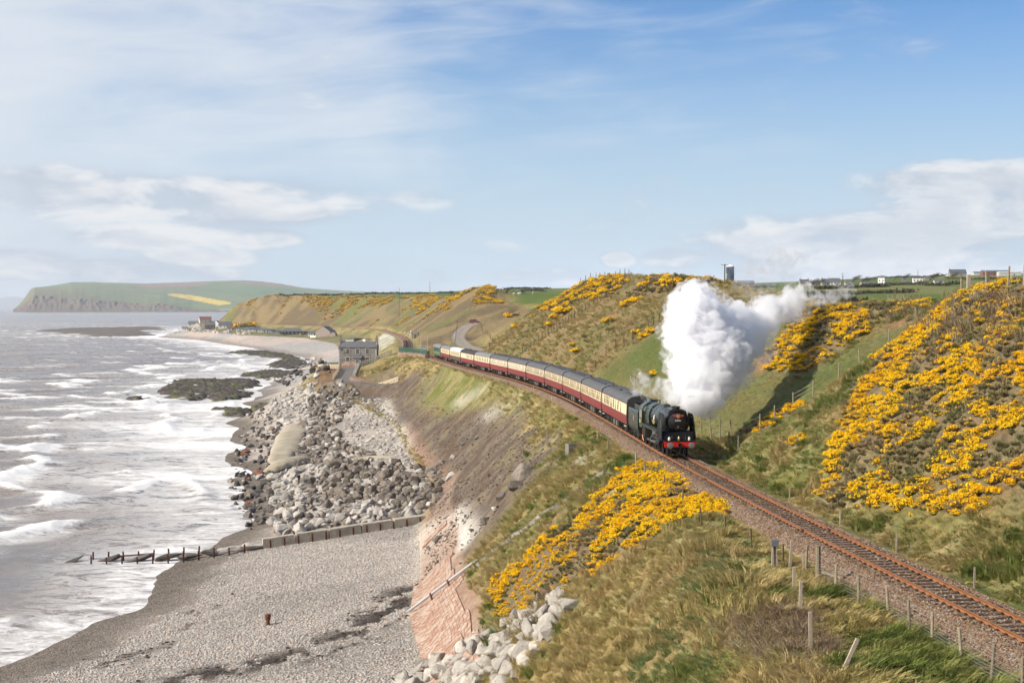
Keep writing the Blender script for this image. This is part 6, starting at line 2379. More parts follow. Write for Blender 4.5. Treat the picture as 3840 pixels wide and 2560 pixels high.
def gorse_mass(name, poly, y0, y1, fl, dens, size, label, seed):
    r_ = np.random.default_rng(seed)
    m = inpoly(U + jit_u * jscale, V + jit_v * jscale, poly) & (Y > y0) & (Y < y1)
    lam = CELL[m] * dens
    cnt = r_.poisson(lam)
    x, y = np.repeat(X[m], cnt), np.repeat(Y[m], cnt)
    x = x + r_.uniform(-.3, .3, len(x))
    y = y + r_.uniform(-.3, .3, len(x))
    z = ground(x, y)
    ok = in_view(x, y, z, 500, 200)
    bare = fbm(x / 6, y / 9, 3, seed + 3)
    ok &= bare < .80
    x, y, z, bare = x[ok], y[ok], z[ok], bare[ok]
    k = len(x)
    f = fbm(x / 2.4, y / 3.2, 4, seed + 5, .55)
    q = f + .018 + (fl - .5) * .36 + r_.normal(0, .035, k)
    idx = np.where(q > .60, r_.integers(0, 2, k), np.where(q > .55, 2, np.where(q > .52, 3, np.where(q > .49, 4, np.where(q > .46, 5, 6)))))
    rot = np.stack([r_.normal(0, .15, k), r_.normal(0, .15, k), r_.uniform(0, 6.28, k)], 1)
    low = np.where(bare > .66, .6, 1.0)
    sc_ = (size * low * r_.uniform(.6, 1.2, k))[:, None] * np.stack([np.ones(k), np.ones(k), r_.uniform(.7, 1.1, k)], 1)
    scatter(name, gorse_p, np.stack([x, y, z - .06], 1), rot, sc_, idx, label)
    return k


GM = {'right': ('gorse_thicket', 5.0, .70, 'great mass of yellow flowering gorse covering the right hillside'), 'verge': ('gorse_bank', 5.5, .62, 'mass of bright yellow gorse on the bank left of the track'),
      'gully': ('gorse_slope', 3.0, .85, 'gorse and brown scrub on the slope right of the steam'), 'strip': ('gorse_strip', 2.2, .75, 'narrow strip of yellow gorse below the hillside fence'),
      'bank': ('gorse_patch', 2.2, .7, 'small patch of gorse low on the bank right of the engine'), 'ridge': ('gorse_ridge', .55, 1.5, 'orange gorse along the ridge behind the train'), 'crest': ('scrub_crest', .35, 1.7, 'brown scrub and gorse along the hill crest left of the steam')}
for i, (nm, (poly, y0, y1, fl)) in enumerate(GORSE.items()):
    n_, dn, sz, lb = GM[nm]
    gorse_mass(n_, poly, y0, y1, fl, dn, sz, lb, 700 + i * 10)

# gorse on the far cliff, one mass
xx, yy, ss = grass_points(90000, 440, 1650, 6, 80, 1.2, 91)
wq = sample(fg * farc, xx, yy)
ok = (wq > .5) & (np.random.default_rng(5).random(len(xx)) < .3)
xx, yy = xx[ok][:5200], yy[ok][:5200]
k = len(xx)
far_bush = [clump('gorse', 650, .9, 170, 110, 1.1, .8, .13), clump('gorse', 651, .4, 170, 110, 1.1, .8, .12), clump('gorse', 652, 0, 170, 0, 1.1, .8)]
r_ = np.random.default_rng(8)
scatter('cliff_gorse', [proto('gorse', m) for m in far_bush], np.stack([xx, yy, ground(xx, yy)], 1), np.stack([0 * xx, 0 * xx, r_.uniform(0, 6.28, k)], 1), (r_.uniform(.6, 1.5, k) * np.interp(yy, [450, 1500], [1, 1.6]))[:, None] * np.ones((1, 3)), r_.choice(3, k, p=[.22, .38, .40]), 'orange gorse and scrub growing along the far cliff')

# single bushes on the middle hill
bush_me = [clump('bush', 670 + k, f, 420, 420, 1.0, .9, .10) for k, f in enumerate((1.0, .7, .35, 0.0))]
BUSH = [(2115, 1180, 2.3, 0, 'large yellow gorse bush high on the middle hill'), (2085, 1200, 1.8, 1, 'gorse bush just below the largest one on the middle hill'), (2140, 1165, 1.3, 2, 'brown tipped gorse bush beside the largest one on the middle hill'),
        (2062, 1226, 1.5, 0, 'yellow gorse bush alone on the lower left of the middle hill'), (2040, 1232, 1.1, 3, 'brown scrub bush beside the lone left gorse'),
        (2345, 1152, 1.4, 0, 'left bush of the bright gorse row below the crest'), (2367, 1140, 1.5, 0, 'middle bush of the bright gorse row below the crest'), (2388, 1128, 1.3, 0, 'right bush of the bright gorse row below the crest'),
        (2275, 1214, 1.2, 0, 'small yellow gorse bush in the middle of the hill'), (2300, 1208, 1.3, 2, 'half brown gorse bush in the middle of the hill'), (2290, 1240, 1.0, 3, 'small brown bush under the mid hill gorse'),
        (2383, 1252, 1.1, 0, 'upright yellow gorse bush at the hillside fence'), (2418, 1265, 1.1, 0, 'yellow gorse bush under the hillside fence wire'), (2448, 1250, 1.2, 0, 'yellow gorse bush nearest the steam by the fence'), (2402, 1275, .8, 1, 'low gorse bush at the fence foot'),
        (2150, 1300, 1.2, 2, 'dull gorse bush above the train roofs'), (2165, 1325, 1.3, 1, 'gorse bush close above the train roofs'), (2190, 1270, 1.5, 3, 'dark brown bush on the slope above the train'), (2205, 1285, 1.2, 3, 'second dark bush on the slope above the train'),
        (2455, 1408, 1.0, 1, 'small orange gorse bush on the green slope left of the steam'), (2445, 1415, .9, 3, 'brown bush under the small orange gorse'),
        (1935, 1232, 1.9, 0, 'yellow gorse bush right of the lane'), (1955, 1228, 1.3, 3, 'brown bush beside the gorse right of the lane'), (2530, 1075, 2.2, 0, 'orange gorse bush on the crest left of the steam'), (2510, 1085, 1.6, 2, 'faded gorse bush on the crest'),
        (2430, 1190, .8, 3, 'tiny brown bush on the upper dun slope'), (2210, 1228, .7, 3, 'tiny dark bush on the dun slope'), (1980, 1245, 1.0, 3, 'small brown bush near the lane hill'), (2000, 1190, 1.4, 1, 'gorse bush at the left shoulder of the hill'),
        (3005, 1345, .9, 0, 'round yellow gorse bush on the green gully side'), (2985, 1360, 1.0, 3, 'brown bush beside the round yellow one'), (3020, 1375, .9, 3, 'dark bush low on the gully side'), (2990, 1420, .7, 3, 'small brown bush on the green gully slope'), (3110, 1340, .7, 0, 'small yellow gorse at the gully edge'),
        (1910, 1165, 2.6, 1, 'orange scrub by the pasture left of the hill'), (1935, 1160, 2.2, 3, 'dark scrub beside the pasture gate')]
for i, (u, v, s, k, lb) in enumerate(BUSH):
    h = hit(u, v, 110, 520)
    o = link('gorse_bush' if k < 3 else 'brown_bush', bush_me[k], None, (h.x, h.y, h.z - .1), (0, 0, i * 1.3), (s * 1.15, s * 1.15, s * .85))
    tag(o, lb, 'bush', 'bushes on the hillside')

# brambles and dead stalks by the old fence
def thicket(name, poly, n, size, mats, label, seed, h=.6, wid=.012):
    r_ = random.Random(seed)
    protos = []
    for q in range(3):
        V_, F_ = [], []
        for k in range(60):
            a = r_.random() * 6.28
            p0 = Vector((r_.gauss(0, .25), r_.gauss(0, .25), -.05))
            p1 = p0 + Vector((r_.gauss(0, .3), r_.gauss(0, .3), h * r_.uniform(.4, 1.1)))
            p2 = p1 + Vector((r_.gauss(.1, .3), r_.gauss(0, .3), h * r_.uniform(-.5, .3)))
            w = Vector((math.cos(a), math.sin(a), 0)) * wid * r_.uniform(.7, 1.6)
            i = len(V_)
            V_ += [p0 - w, p0 + w, p1 + w, p1 - w, p2]
            F_ += [(i, i + 1, i + 2), (i, i + 2, i + 3), (i + 3, i + 2, i + 4)]
        protos.append(proto(name, tri_mesh(name, V_, F_, [mats[q % len(mats)]])))
    rg = np.random.default_rng(seed)
    us, vs = [p[0] for p in poly], [p[1] for p in poly]
    u, v = rg.uniform(min(us), max(us), n), rg.uniform(min(vs), max(vs), n)
    m = inpoly(u, v, poly)
    P = np.array([tuple(hit(a, b_, 35, 200)) for a, b_ in zip(u[m], v[m])])
    k = len(P)
    scatter(name, protos, P, np.stack([0 * P[:, 0], 0 * P[:, 0], rg.uniform(0, 6.28, k)], 1), (size * rg.uniform(.6, 1.3, k))[:, None] * np.ones((1, 3)), rg.integers(0, 3, k), label)


thicket('bramble_thicket', [(2660, 2330), (2760, 2270), (2950, 2280), (3060, 2340), (3160, 2420), (3060, 2500), (2880, 2480), (2720, 2420)], 300, .7, [M_BRAM, M_BRAM, M_DEAD], 'brown bramble thicket by the old leaning posts', 31, .5, .008)
thicket('bare_scrub', [(3280, 1180), (3400, 1120), (3560, 1110), (3700, 1080), (3840, 1150), (3840, 1330), (3600, 1300), (3440, 1260)], 130, 1.1, [M_BRAM, M_GSTEM, M_DEAD], 'bare brown scrub among the gorse at the hill top', 32, .7, .010)
thicket('slope_stalks', [(1900, 2330), (2000, 2290), (2080, 2200), (2120, 2230), (2050, 2330), (1920, 2400)], 120, .9, [M_DEAD, M_BRAM, M_GSTEM], 'brown stalks between the gorse and the pale boulders', 34, .7, .014)

# pebbles on the near shingle
def pebble_mat():
    m = bpy.data.materials.new('beach_pebble')
    m.use_nodes = True
    g = NG(m.node_tree)
    b = g.n['Principled BSDF']
    r_ = g.objrand()
    r2 = g.math('FRACT', g.math('MULTIPLY', r_, 57.0))
    c = g.mix(r_, (.235, .225, .215), (.45, .405, .36))
    c = g.mix(g.smooth(r2, .84, .88), c, (.46, .385, .33))
    c = g.mix(g.smooth(r2, .975, .985), c, (.36, .20, .13))
    g.put(b.inputs['Base Color'], c)
    b.inputs['Roughness'].default_value = .8
    b.inputs['Specular IOR Level'].default_value = .2
    return m


M_PEB = pebble_mat()
peb = []
for k in range(3):
    bm = bmesh.new()
    bmesh.ops.create_icosphere(bm, subdivisions=1, radius=.5)
    for v in bm.verts:
        v.co = Vector((v.co.x * (1.1 + .2 * k), v.co.y * .9, v.co.z * .6))
    me = bpy.data.meshes.new('pebble')
    bm.to_mesh(me)
    bm.free()
    me.materials.append(M_PEB)
    me.polygons.foreach_set('use_smooth', np.ones(len(me.polygons), bool))
    peb.append(proto('pebble', me))
r_ = np.random.default_rng(44)
n = 90000
yq = (100 ** -.6 + r_.random(n) * (200 ** -.6 - 100 ** -.6)) ** (1 / -.6)
toe_x, sh_x = np.interp(yq, LK, LV[:, 0]), np.interp(yq, SHORE_Y, SHORE_X)
xq = sh_x + 4 + (toe_x - sh_x - 4) * r_.random(n)
zq = ground(xq, yq)
cov = sample(stripe, xq, yq)
ok = in_view(xq, yq, zq, 60, 60) & (r_.random(n) < .35 + .65 * sstep(cov, .42, .58)) & (sample(np.clip(weed + weed2, 0, 1), xq, yq) < .35) & (sample(wetw, xq, yq) < .5)
xq, yq, zq = xq[ok], yq[ok], zq[ok]
k = len(xq)
sc_ = (.11 + .20 * r_.random(k) ** 2.2)[:, None] * np.ones((1, 3))
scatter('beach_pebbles', peb, np.stack([xq, yq, zq + .015], 1), np.stack([r_.normal(0, .2, k), r_.normal(0, .2, k), r_.uniform(0, 6.28, k)], 1), sc_, r_.integers(0, 3, k), 'grey and pink pebbles covering the near beach')

# seaweed stranded along the tide lines
M_WEED = pmat('stranded_weed', (.035, .025, .018), .6, 0, .3, 3, .3)
wd = [proto('weed', stone_mesh('weed', 440 + q, M_WEED, 1, 2, .25)) for q in range(2)]
n = 30000
yq = r_.uniform(102, 172, n)
xq = r_.uniform(-46, -8, n)
ok = r_.random(n) < sample(np.clip(weed + .7 * weed2, 0, 1), xq, yq) ** 1.5 * .55
xq, yq = xq[ok], yq[ok]
k = len(xq)
scatter('seaweed_line', wd, np.stack([xq, yq, ground(xq, yq) + .02], 1), np.stack([r_.normal(0, .2, k), r_.normal(0, .2, k), r_.uniform(0, 6.28, k)], 1), (.12 + .5 * r_.random(k) ** 3)[:, None] * r_.uniform(.6, 1.4, (k, 3)), r_.integers(0, 2, k), 'dark seaweed stranded in streaks across the shingle')

# ------------------------------------------------------------------ fences, posts and trackside things
M_WOOD = pmat('weathered_post', (.27, .225, .16), .85, 0, .25, 6, .2, .5, 25, (.17, .15, .10), (.5, .7), perobj=.25)
M_WOODD = pmat('dark_old_post', (.12, .095, .07), .9, 0, .3, 6, .2, .5, 25, perobj=.3)
M_WOODP = pmat('pale_split_post', (.33, .275, .215), .85, 0, .2, 6, .2, .4, 20, perobj=.15)
M_WIRE = pmat('fence_wire', (.36, .35, .33), .45, .8, .1, 3)
M_WIRER = pmat('rusty_wire', (.13, .065, .04), .7, .5, .2, 3)
M_FENCEW = pmat('pale_fence_paint', (.66, .56, .42), .7, 0, .12, 2)


def post_mesh(name, r0, h, mat, square=False):
    b = MB()
    if square:
        b.box(0, 0, h / 2 - .2, r0 * 2, r0 * 2, h + .4)
    else:
        b.tube([(0, 0, -.3), (0, 0, h * .5), (r0 * .15, 0, h)], [r0, r0 * .97, r0 * .9], 8)
    return b.mesh(name, mat)


round_post = post_mesh('post', .065, 1.3, M_WOOD)
strainer_post = post_mesh('strainer_post', .13, 1.65, M_WOOD)
thin_post = post_mesh('post', .045, 1.15, M_WOODD)
square_post = post_mesh('post', .06, 1.35, M_WOODP, True)
stake = post_mesh('stake', .035, .95, M_WOODP, True)


def fence_line(name, label, spots, meshes, wires=(), wire_mat=None, wr=.008, lean=.04, seed=1, group=None, cat='fence', mesh_wire=False):
    r_ = random.Random(seed)
    root = tag(empty(name, spots[0]), label, cat, group)
    o0 = Vector(spots[0])
    tops = []
    for k, p in enumerate(spots):
        m = meshes[k] if isinstance(meshes, list) and len(meshes) == len(spots) else (meshes if not isinstance(meshes, list) else r_.choice(meshes))
        link(m.name.split('.')[0], m, root, Vector(p) - o0, (r_.gauss(0, lean), r_.gauss(0, lean), r_.random() * 3))
    for h in wires:
        b = MB()
        b.tube([Vector(p) - o0 + Vector((0, 0, h)) for p in spots], wr, 4, False)
        b.build('wire', wire_mat or M_WIRE, root)
    if mesh_wire:
        b = MB()
        for a, c in zip(spots[:-1], spots[1:]):
            a, c = Vector(a), Vector(c)
            n = int((c - a).length / .16)
            for q in range(1, n):
                p = a.lerp(c, q / n) - o0
                b.bar(p + Vector((0, 0, .08)), p + Vector((0, 0, .82)), .005)
        w = b.build('wire_net', M_WIRE, root)
        w['kind'] = 'stuff'
    return root


# stock fence between verge and track, from the big strainer towards the camera
SP = [hit(u, v, 40, 80) for u, v in ((3067, 2180), (3133, 2226), (3220, 2272), (3333, 2322), (3410, 2373), (3496, 2428), (3607, 2498), (3718, 2560), (3835, 2620), (3950, 2700))]
zf = [Vector((p.x, p.y, float(ground(p.x, p.y)))) for p in SP]
f1 = fence_line('stock_fence', 'wire netting fence on round posts along the near side of the track', zf, [strainer_post] + [round_post] * 9, (.12, .24, .36, .48, .60, .82, 1.02, 1.2), None, .0085, .035, 5, mesh_wire=True)
b = MB()
b.bar((0, 0, .1), (.75, -.9, -.05), .1, .09)
b.build('brace', M_WOODP, f1, loc=(.1, 0, .35))
# old leaning posts of a vanished fence down the edge
for k, (u, v, hgt, lx, ly, me_, lb) in enumerate([
        (2977, 2238, 1.3, .03, 0, square_post, 'pale square post standing left of the round strainer post'), (3000, 2302, 1.35, .02, .02, square_post, 'pale square post with rusty wire above the brambles'),
        (3040, 2450, 1.5, .01, -.02, square_post, 'tall pale square post at the edge of the brambles'), (3150, 2540, 1.45, 0, .42, square_post, 'pale square post leaning hard over at the bottom edge'),
        (2962, 2132, 1.35, .04, .06, square_post, 'pale leaning post behind the strainer post'), (3022, 2140, 1.15, .0, .04, round_post, 'round post close behind the strainer post'), (3012, 2130, .7, .0, .0, stake, 'short stake behind the strainer post'),
        (2938, 2115, 1.0, .0, -.03, thin_post, 'dark thin post right of the split stump'),
        (2819, 2062, 1.2, .0, -.05, thin_post, 'dark post nearest the split stump on the verge'), (2721, 2013, 1.25, .0, -.05, thin_post, 'dark post midway between stump and gorse'), (2632, 1973, 1.2, .0, -.10, thin_post, 'dark post at the lower edge of the verge gorse'),
        (2560, 1886, 1.0, 0, .02, thin_post, 'post standing in the verge gorse'), (2492, 1830, 1.0, .02, .0, thin_post, 'post half hidden in the upper verge gorse')]):
    h = hit(u, v, 40, 140)
    o = link('fence_post', me_, None, h, (lx, ly, 0), (1, 1, hgt / (1.35 if me_ is square_post else 1.2)))
    tag(o, lb, 'post', 'old posts on the verge')
h = hit(2905, 2125, 40, 100)
stp_ = tag(empty('split_stump', h), 'split grey wooden stump with a capped top on the verge', 'post')
for k, (x_, lx) in enumerate(((-.11, .03), (0, -.02), (.12, -.10))):
    MB().box(0, 0, .55, .10, .16, 1.3).build('plank', M_WOODP if k != 1 else M_WOODD, stp_, loc=(x_, 0, 0), rot=(0, lx, 0))
MB().box(0, 0, 1.18, .36, .24, .32).build('cap', pmat('lead_cap', (.16, .16, .165), .6, .2, .2, 5), stp_)
for k, (u, v, h_) in enumerate([(3010, 2360, .9), (3075, 2440, 1.2), (3120, 2480, 1.1), (3030, 2240, .7)]):
    p = hit(u, v, 40, 90)
    b = MB()
    b.tube([(0, 0, -.1), (.18 + .1 * k, .05, h_ * .6), (.42, 0, h_)], .012, 5)
    o = b.build('rusty_rod', M_WIRER, None, loc=p, rot=(0, 0, k * .7))
    tag(o, ['bent', 'long slanting', 'crossed slanting', 'short'][k] + ' rusty rod sticking out of the grass by the old posts', 'rod', 'rusty rods')
# white stakes right of the track
for k, (u, v) in enumerate([(2960, 1885), (3150, 1973), (3361, 2068), (3653, 2206)]):
    p = hit(u, v, 45, 110)
    tag(link('marker_stake', stake, None, p, (0, .02, 0)), ['farthest', 'third nearest', 'second nearest', 'nearest'][k] + ' pale marker stake in the grass right of the track', 'stake', 'stakes right of the track')
for k, (u, v) in enumerate([(2385, 1755), (2280, 1700), (2240, 1665), (2420, 1790), (2330, 1635), (2130, 1565), (2068, 1510), (2000, 1470), (1890, 1445), (1845, 1415)]):
    p = hit(u, v, 90, 330)
    big = k in (0, 1, 2, 3)
    tag(link('lineside_post', round_post if big else stake, None, p, (.03 * (k % 3 - 1), .05 * (k % 2), k)), 'post on the seaward shoulder of the line, ' + ['level with the engine front', 'below the tender', 'nearest the concrete box', 'just before the verge gorse', 'below the second coach', 'below the third coach', 'below the fourth coach', 'below the fifth coach', 'below the seventh coach', 'below the eighth coach'][k], 'post', 'posts on the seaward shoulder')

# lineside fence on the landward side of the train
sp = []
for y_ in np.arange(118, 350, 4.0):
    x_ = float(rail_x(y_)) + 5.2 + .35 * math.sin(y_ / 9)
    sp.append((x_, y_, float(ground(x_, y_))))
fence_line('lineside_fence', 'long post and wire fence on the landward side of the train', sp, [round_post, round_post, thin_post], (.4, .75, 1.1), None, .006, .04, 8)
# boundary fence up the gully
sp = [hit(u, v, 100, 175) for u, v in ((2790, 1640), (2850, 1610), (2904, 1576), (2974, 1527), (3049, 1484), (3145, 1417), (3223, 1368), (3333, 1290), (3433, 1209))]
fence_line('gully_fence', 'post and wire fence climbing beside the gorse right of the steam', sp, round_post, (.4, .75, 1.1), None, .006, .03, 9)
sp = [hit(u, v, 120, 220) for u, v in ((2560, 1600), (2600, 1605), (2630, 1610), (2662, 1615), (2700, 1620), (2740, 1630), (2790, 1640))]
fence_line('bank_fence', 'row of posts on the bank just behind the engine', sp, round_post, (.4, .75, 1.1), None, .006, .03, 10)
# hill fences
def along_hits(pts, n, y0, y1):
    P = [hit(u, v, y0, y1) for u, v in pts]
    idx = np.linspace(0, len(P) - 1, n)
    out = []
    for i in idx:
        a, b_ = P[int(i)], P[min(int(i) + 1, len(P) - 1)]
        q = a.lerp(b_, i - int(i))
        out.append(Vector((q.x, q.y, float(ground(q.x, q.y)))))
    return out


tall = post_mesh('post', .08, 1.5, M_WOODD)
fence_line('hill_fence', 'old post fence running diagonally up the middle hill', along_hits([(1960, 1325), (2040, 1270), (2100, 1235), (2160, 1195), (2240, 1135), (2320, 1085), (2345, 1065)], 34, 230, 420), tall, (.5, .9, 1.2), M_WIRER, .008, .05, 11)
fence_line('slope_fence', 'sparse fence curving above the green slope left of the steam', along_hits([(2235, 1385), (2310, 1310), (2370, 1275), (2430, 1235), (2470, 1210), (2505, 1175)], 11, 170, 360), tall, (.5, .9, 1.2), M_WIRER, .008, .05, 12)
fence_line('skyline_fence', 'row of thin posts along the skyline of the middle hill', along_hits([(2178, 1052), (2240, 1055), (2300, 1058), (2360, 1062)], 11, 300, 420), post_mesh('post', .07, 2.2, M_WOODD), (.8, 1.4), M_WIRER, .008, .05, 13)
fence_line('lane_fence', 'fence of pale posts along the right side of the lane', along_hits([(1800, 1220), (1825, 1255), (1850, 1290), (1835, 1310)], 14, 380, 640), tall, (.5, 1.0), M_WIRER, .008, .05, 14)
fence_line('ridge_fence', 'fence climbing from the lane to the far gorse ridge', along_hits([(1706, 1290), (1712, 1240), (1715, 1210), (1760, 1170), (1800, 1145), (1850, 1108)], 26, 430, 720), tall, (.5, 1.0), M_WIRER, .01, .05, 15)
sp = [hit(u, v, 60, 130) for u, v in ((3606, 1095), (3700, 1085), (3780, 1075), (3840, 1070))]
fence_line('crest_fence', 'fence posts on the near hill crest at the right edge', [Vector((p.x, p.y, float(ground(p.x, p.y)))) for p in sp], post_mesh('post', .08, 1.4, M_WOOD), (.5, .9), None, .008, .04, 16)
p = hit(3632, 1095, 60, 140)
gt = tag(empty('gate_posts', p), 'stout square gate post with a slanting rail on the near hill crest', 'gate')
MB().box(0, 0, .6, .26, .26, 1.6).build('gate_post', M_WOODP, gt)
MB().box(1.6, .3, .6, .2, .2, 1.5).build('gate_post', M_WOOD, gt)
MB().bar((-.8, 0, .1), (1.4, .2, .9), .12, .1).build('rail', M_WOODP, gt)

# pale post and rail fences round the cottage ground
def rail_fence(name, label, pts, n, h=1.45, rails=3, group='pale fences at the cottage'):
    idx = np.linspace(0, len(pts) - 1, n)
    P = []
    for i in idx:
        a, b_ = Vector(pts[int(i)]), Vector(pts[min(int(i) + 1, len(pts) - 1)])
        P.append(a.lerp(b_, i - int(i)))
    root = tag(empty(name, P[0]), label, 'fence', group)
    pm = MB().box(0, 0, h / 2 - .1, .2, .2, h + .2).mesh('post', M_FENCEW)
    for q in P:
        link('post', pm, root, q - P[0])
    for r in range(rails):
        for a, c in zip(P[:-1], P[1:]):
            z = Vector((0, 0, h * (.25 + .33 * r)))
            MB().bar(a - P[0] + z, c - P[0] + z, .07, .22).build('rail', M_FENCEW, root)
    return root


def gpt(x, y, dz=0):
    return (x, y, float(ground(x, y)) + dz)


rail_fence('rail_fence', 'pale rail fence up the grass bank right of the cottage', [gpt(-48.2, 437), gpt(-43.5, 441), gpt(-38.2, 452)], 15)
rail_fence('rail_fence', 'pale rail fence on the earth bank left of the cottage ramp', [gpt(-60.4, 443), gpt(-56, 435), gpt(-52.6, 432)], 13)
rail_fence('rail_fence', 'pale rail fence sloping down beside the ramp', [gpt(-52.4, 431), gpt(-51.5, 418), gpt(-51, 405)], 11)
rail_fence('rail_fence', 'pale rail fence at the bottom right of the ramp wall', [at(1396, 1462, Y=392), at(1440, 1450, Y=386), at(1493, 1432, Y=380)], 11)

# walls and bank works below the cottage
M_REDW = pmat('red_stone_wall', (.21, .135, .10), .9, 0, .3, 1.2, .2, .6, 3, (.30, .225, .17), (.45, .65))
M_GABION = rock_mat('gabion_stone', (.36, .335, .30), (.25, .23, .205), (.12, .11, .10), 1.6, .1)


def wall_run(name, label, pts, h, t, mat, cat='wall', coping=None):
    root = tag(empty(name, pts[0]), label, cat)
    o0 = Vector(pts[0])
    for a, c in zip(pts[:-1], pts[1:]):
        a, c = Vector(a), Vector(c)
        b = MB()
        b.bar(a - o0 + Vector((0, 0, h / 2 - .4)), c - o0 + Vector((0, 0, h / 2 - .4)), t, h + .8)
        b.build('wall_length', mat, root)
        if coping:
            MB().bar(a - o0 + Vector((0, 0, h + .06)), c - o0 + Vector((0, 0, h + .06)), t + .14, .13).build('coping', coping, root)
    return root


wall_run('ramp_wall', 'red stone retaining wall with pale gabions right of the ramp', [at(1313, 1438, Y=404), at(1360, 1446, Y=398), at(1432, 1446, Y=394)], 2.0, .8, M_REDW)
gb_root = tag(empty('gabion_row', at(1320, 1420, Y=406)), 'row of grey stone gabions along the top of the ramp wall', 'gabion wall')
for k in range(8):
    c_p = at(1322 + 14.5 * k, 1420 + (k % 3), Y=405 - 1.0 * k)
    MB().box(0, 0, .2, 1.05, 1.0, 1.0, 0, .93).build('gabion', M_GABION, gb_root, loc=c_p - gb_root.location, rot=(0, .03 * (k % 3 - 1), .1 * (k % 2)))
for k in range(6):
    c_p = at(1330 + 3.0 * k, 1408 - 7.2 * k, Y=409 + 4.2 * k)
    MB().box(0, 0, .2, 1.1, 2.2, 1.0, 0, .9).build('gabion', M_GABION, gb_root, loc=c_p - gb_root.location, rot=(.05, 0, -.15))
wall_run('plinth_wall', 'low red stone wall in front of the cottage', [at(1283, 1368, Y=444), at(1349, 1373, Y=441)], 1.3, .5, M_REDW)
wall_run('bank_wall', 'thin brick wall climbing the bank right of the ramp', [at(1487, 1425, Y=396), at(1520, 1395, Y=392), at(1585, 1352, Y=388)], 1.3, .4, M_REDW)
wall_run('platform_wall', 'red stone wall below the green palisade fence', [gpt(-34.5, 430), gpt(-30.2, 412), gpt(-26.5, 398), gpt(-23.3, 384)], 1.15, .5, M_REDW)
tw_ = tag(empty('timber_wall', gpt(-22.9, 382)), 'upright timber baulks under the end of the palisade fence', 'wall')
for k in range(7):
    MB().box(0, 0, .9, .32, .3, 2.6).build('baulk', M_WOODD, tw_, loc=Vector(gpt(-22.8 + .12 * k, 381.5 - .4 * k)) - tw_.location)
M_PALE = pmat('palisade_green', (.05, .17, .12), .45, .1, .1, 3, .4)
P = [Vector(gpt(x_, y_, 1.0)) for x_, y_ in ((-34.2, 430.5), (-30.0, 412.3), (-26.3, 398.2), (-23.0, 383.5))]
pf = tag(empty('palisade_fence', P[0]), 'green steel palisade fence beside the line behind the diesel', 'fence')
pale_me = MB().box(0, 0, .75, .10, .04, 1.5).poly([(-.05, 0, 1.5), (.05, 0, 1.5), (0, 0, 1.65)], [(0, 1, 2)]).mesh('pale', M_PALE)
for a, c in zip(P[:-1], P[1:]):
    n = int((c - a).length / .42)
    rz2 = math.atan2(c.y - a.y, c.x - a.x)
    for q in range(n):
        link('pale', pale_me, pf, a.lerp(c, q / n) - P[0], (0, 0, rz2))
    for z in (.3, 1.25):
        MB().bar(a - P[0] + Vector((0, 0, z)), c - P[0] + Vector((0, 0, z)), .06, .08).build('rail', M_PALE, pf)

# trackside boxes and lamps
M_EQ = pmat('grey_equipment', (.45, .45, .44), .5, 0, .08, 3)
h = Vector(gpt(float(rail_x(452)) + 3.5, 452))
bxo = tag(empty('equipment_cabinet', h), 'grey equipment cabinet by the palisade fence end', 'cabinet')
MB().box(0, 0, .85, 1.9, 1.0, 1.7).build('cabinet', M_EQ, bxo)
MB().box(0, 0, 1.74, 2.1, 1.2, .08).build('lid', M_EQ, bxo)
MB().box(-.5, -.52, .85, .7, .04, 1.4).build('door', M_EQ, bxo)
h = hit(1558, 1268, 500, 800)
hut = tag(empty('platelayer_hut', h), 'small stone hut beside the line at the cliff foot', 'hut')
MB().box(0, 0, 1.4, 3.0, 3.4, 3.2).build('wall', rock_mat('hut_stone', (.36, .32, .26), (.26, .23, .19), (.14, .12, .1), 1.2), hut)
MB().box(0, -1.72, .9, .9, .05, 1.8).build('door', M_WOODD, hut)
for k, (u, v0, v1, yy_) in enumerate(((1450 + 128, 1320, 1258, 430), (1603, 1312, 1262, 420), (1552, 1296, 1243, 500), (1705, 1296, 1244, 500))):
    a, c = at(u, v0, Y=yy_), at(u, v1, Y=yy_)
    a = Vector((a.x, a.y, float(ground(a.x, a.y))))
    root = tag(empty('lamp_post', a), 'tall thin lamp post ' + ['behind the palisade fence', 'right of the palisade near the diesel', 'by the stone hut', 'beside the lane bottom'][k], 'lamp post', 'lamp posts by the line')
    hh = c.z - a.z
    MB().tube([(0, 0, -.3), (0, 0, hh)], [.09, .05], 6).build('pole', M_EQ, root)
    MB().box(.2, 0, hh, .5, .16, .1).build('lamp_head', M_EQ, root)
# telegraph style pole with white horns beside the train
a = Vector(gpt(at(2382, 1480, Y=172).x, 172))
tp_ = tag(empty('horn_pole', a), 'old wooden pole with two white round horns beside the train', 'pole')
MB().tube([(0, 0, -.5), (0, 0, 4.9)], [.12, .085], 8).build('pole', M_WOOD, tp_)
for k, (x_, z_) in enumerate(((-.28, 4.25), (.32, 4.75))):
    b = MB()
    b.lathe([(.03, 0), (.06, .12), (.20, .26), (.205, .28), (.0, .27)], 14, 'X')
    b.build('horn', M_WHITEP, tp_, True, loc=(x_, 0, z_), rot=(0, 0, math.pi if k == 0 else 0))
b = MB()
b.tube([(.38 * math.cos(q), .38 * math.sin(q), 4.0) for q in np.linspace(0, 6.28, 18)], .02, 5)
b.build('ring', M_WOODD, tp_)
MB().bar((-.5, 0, 1.2), (.5, 0, 1.15), .07).build('crossbar', M_WOODD, tp_)

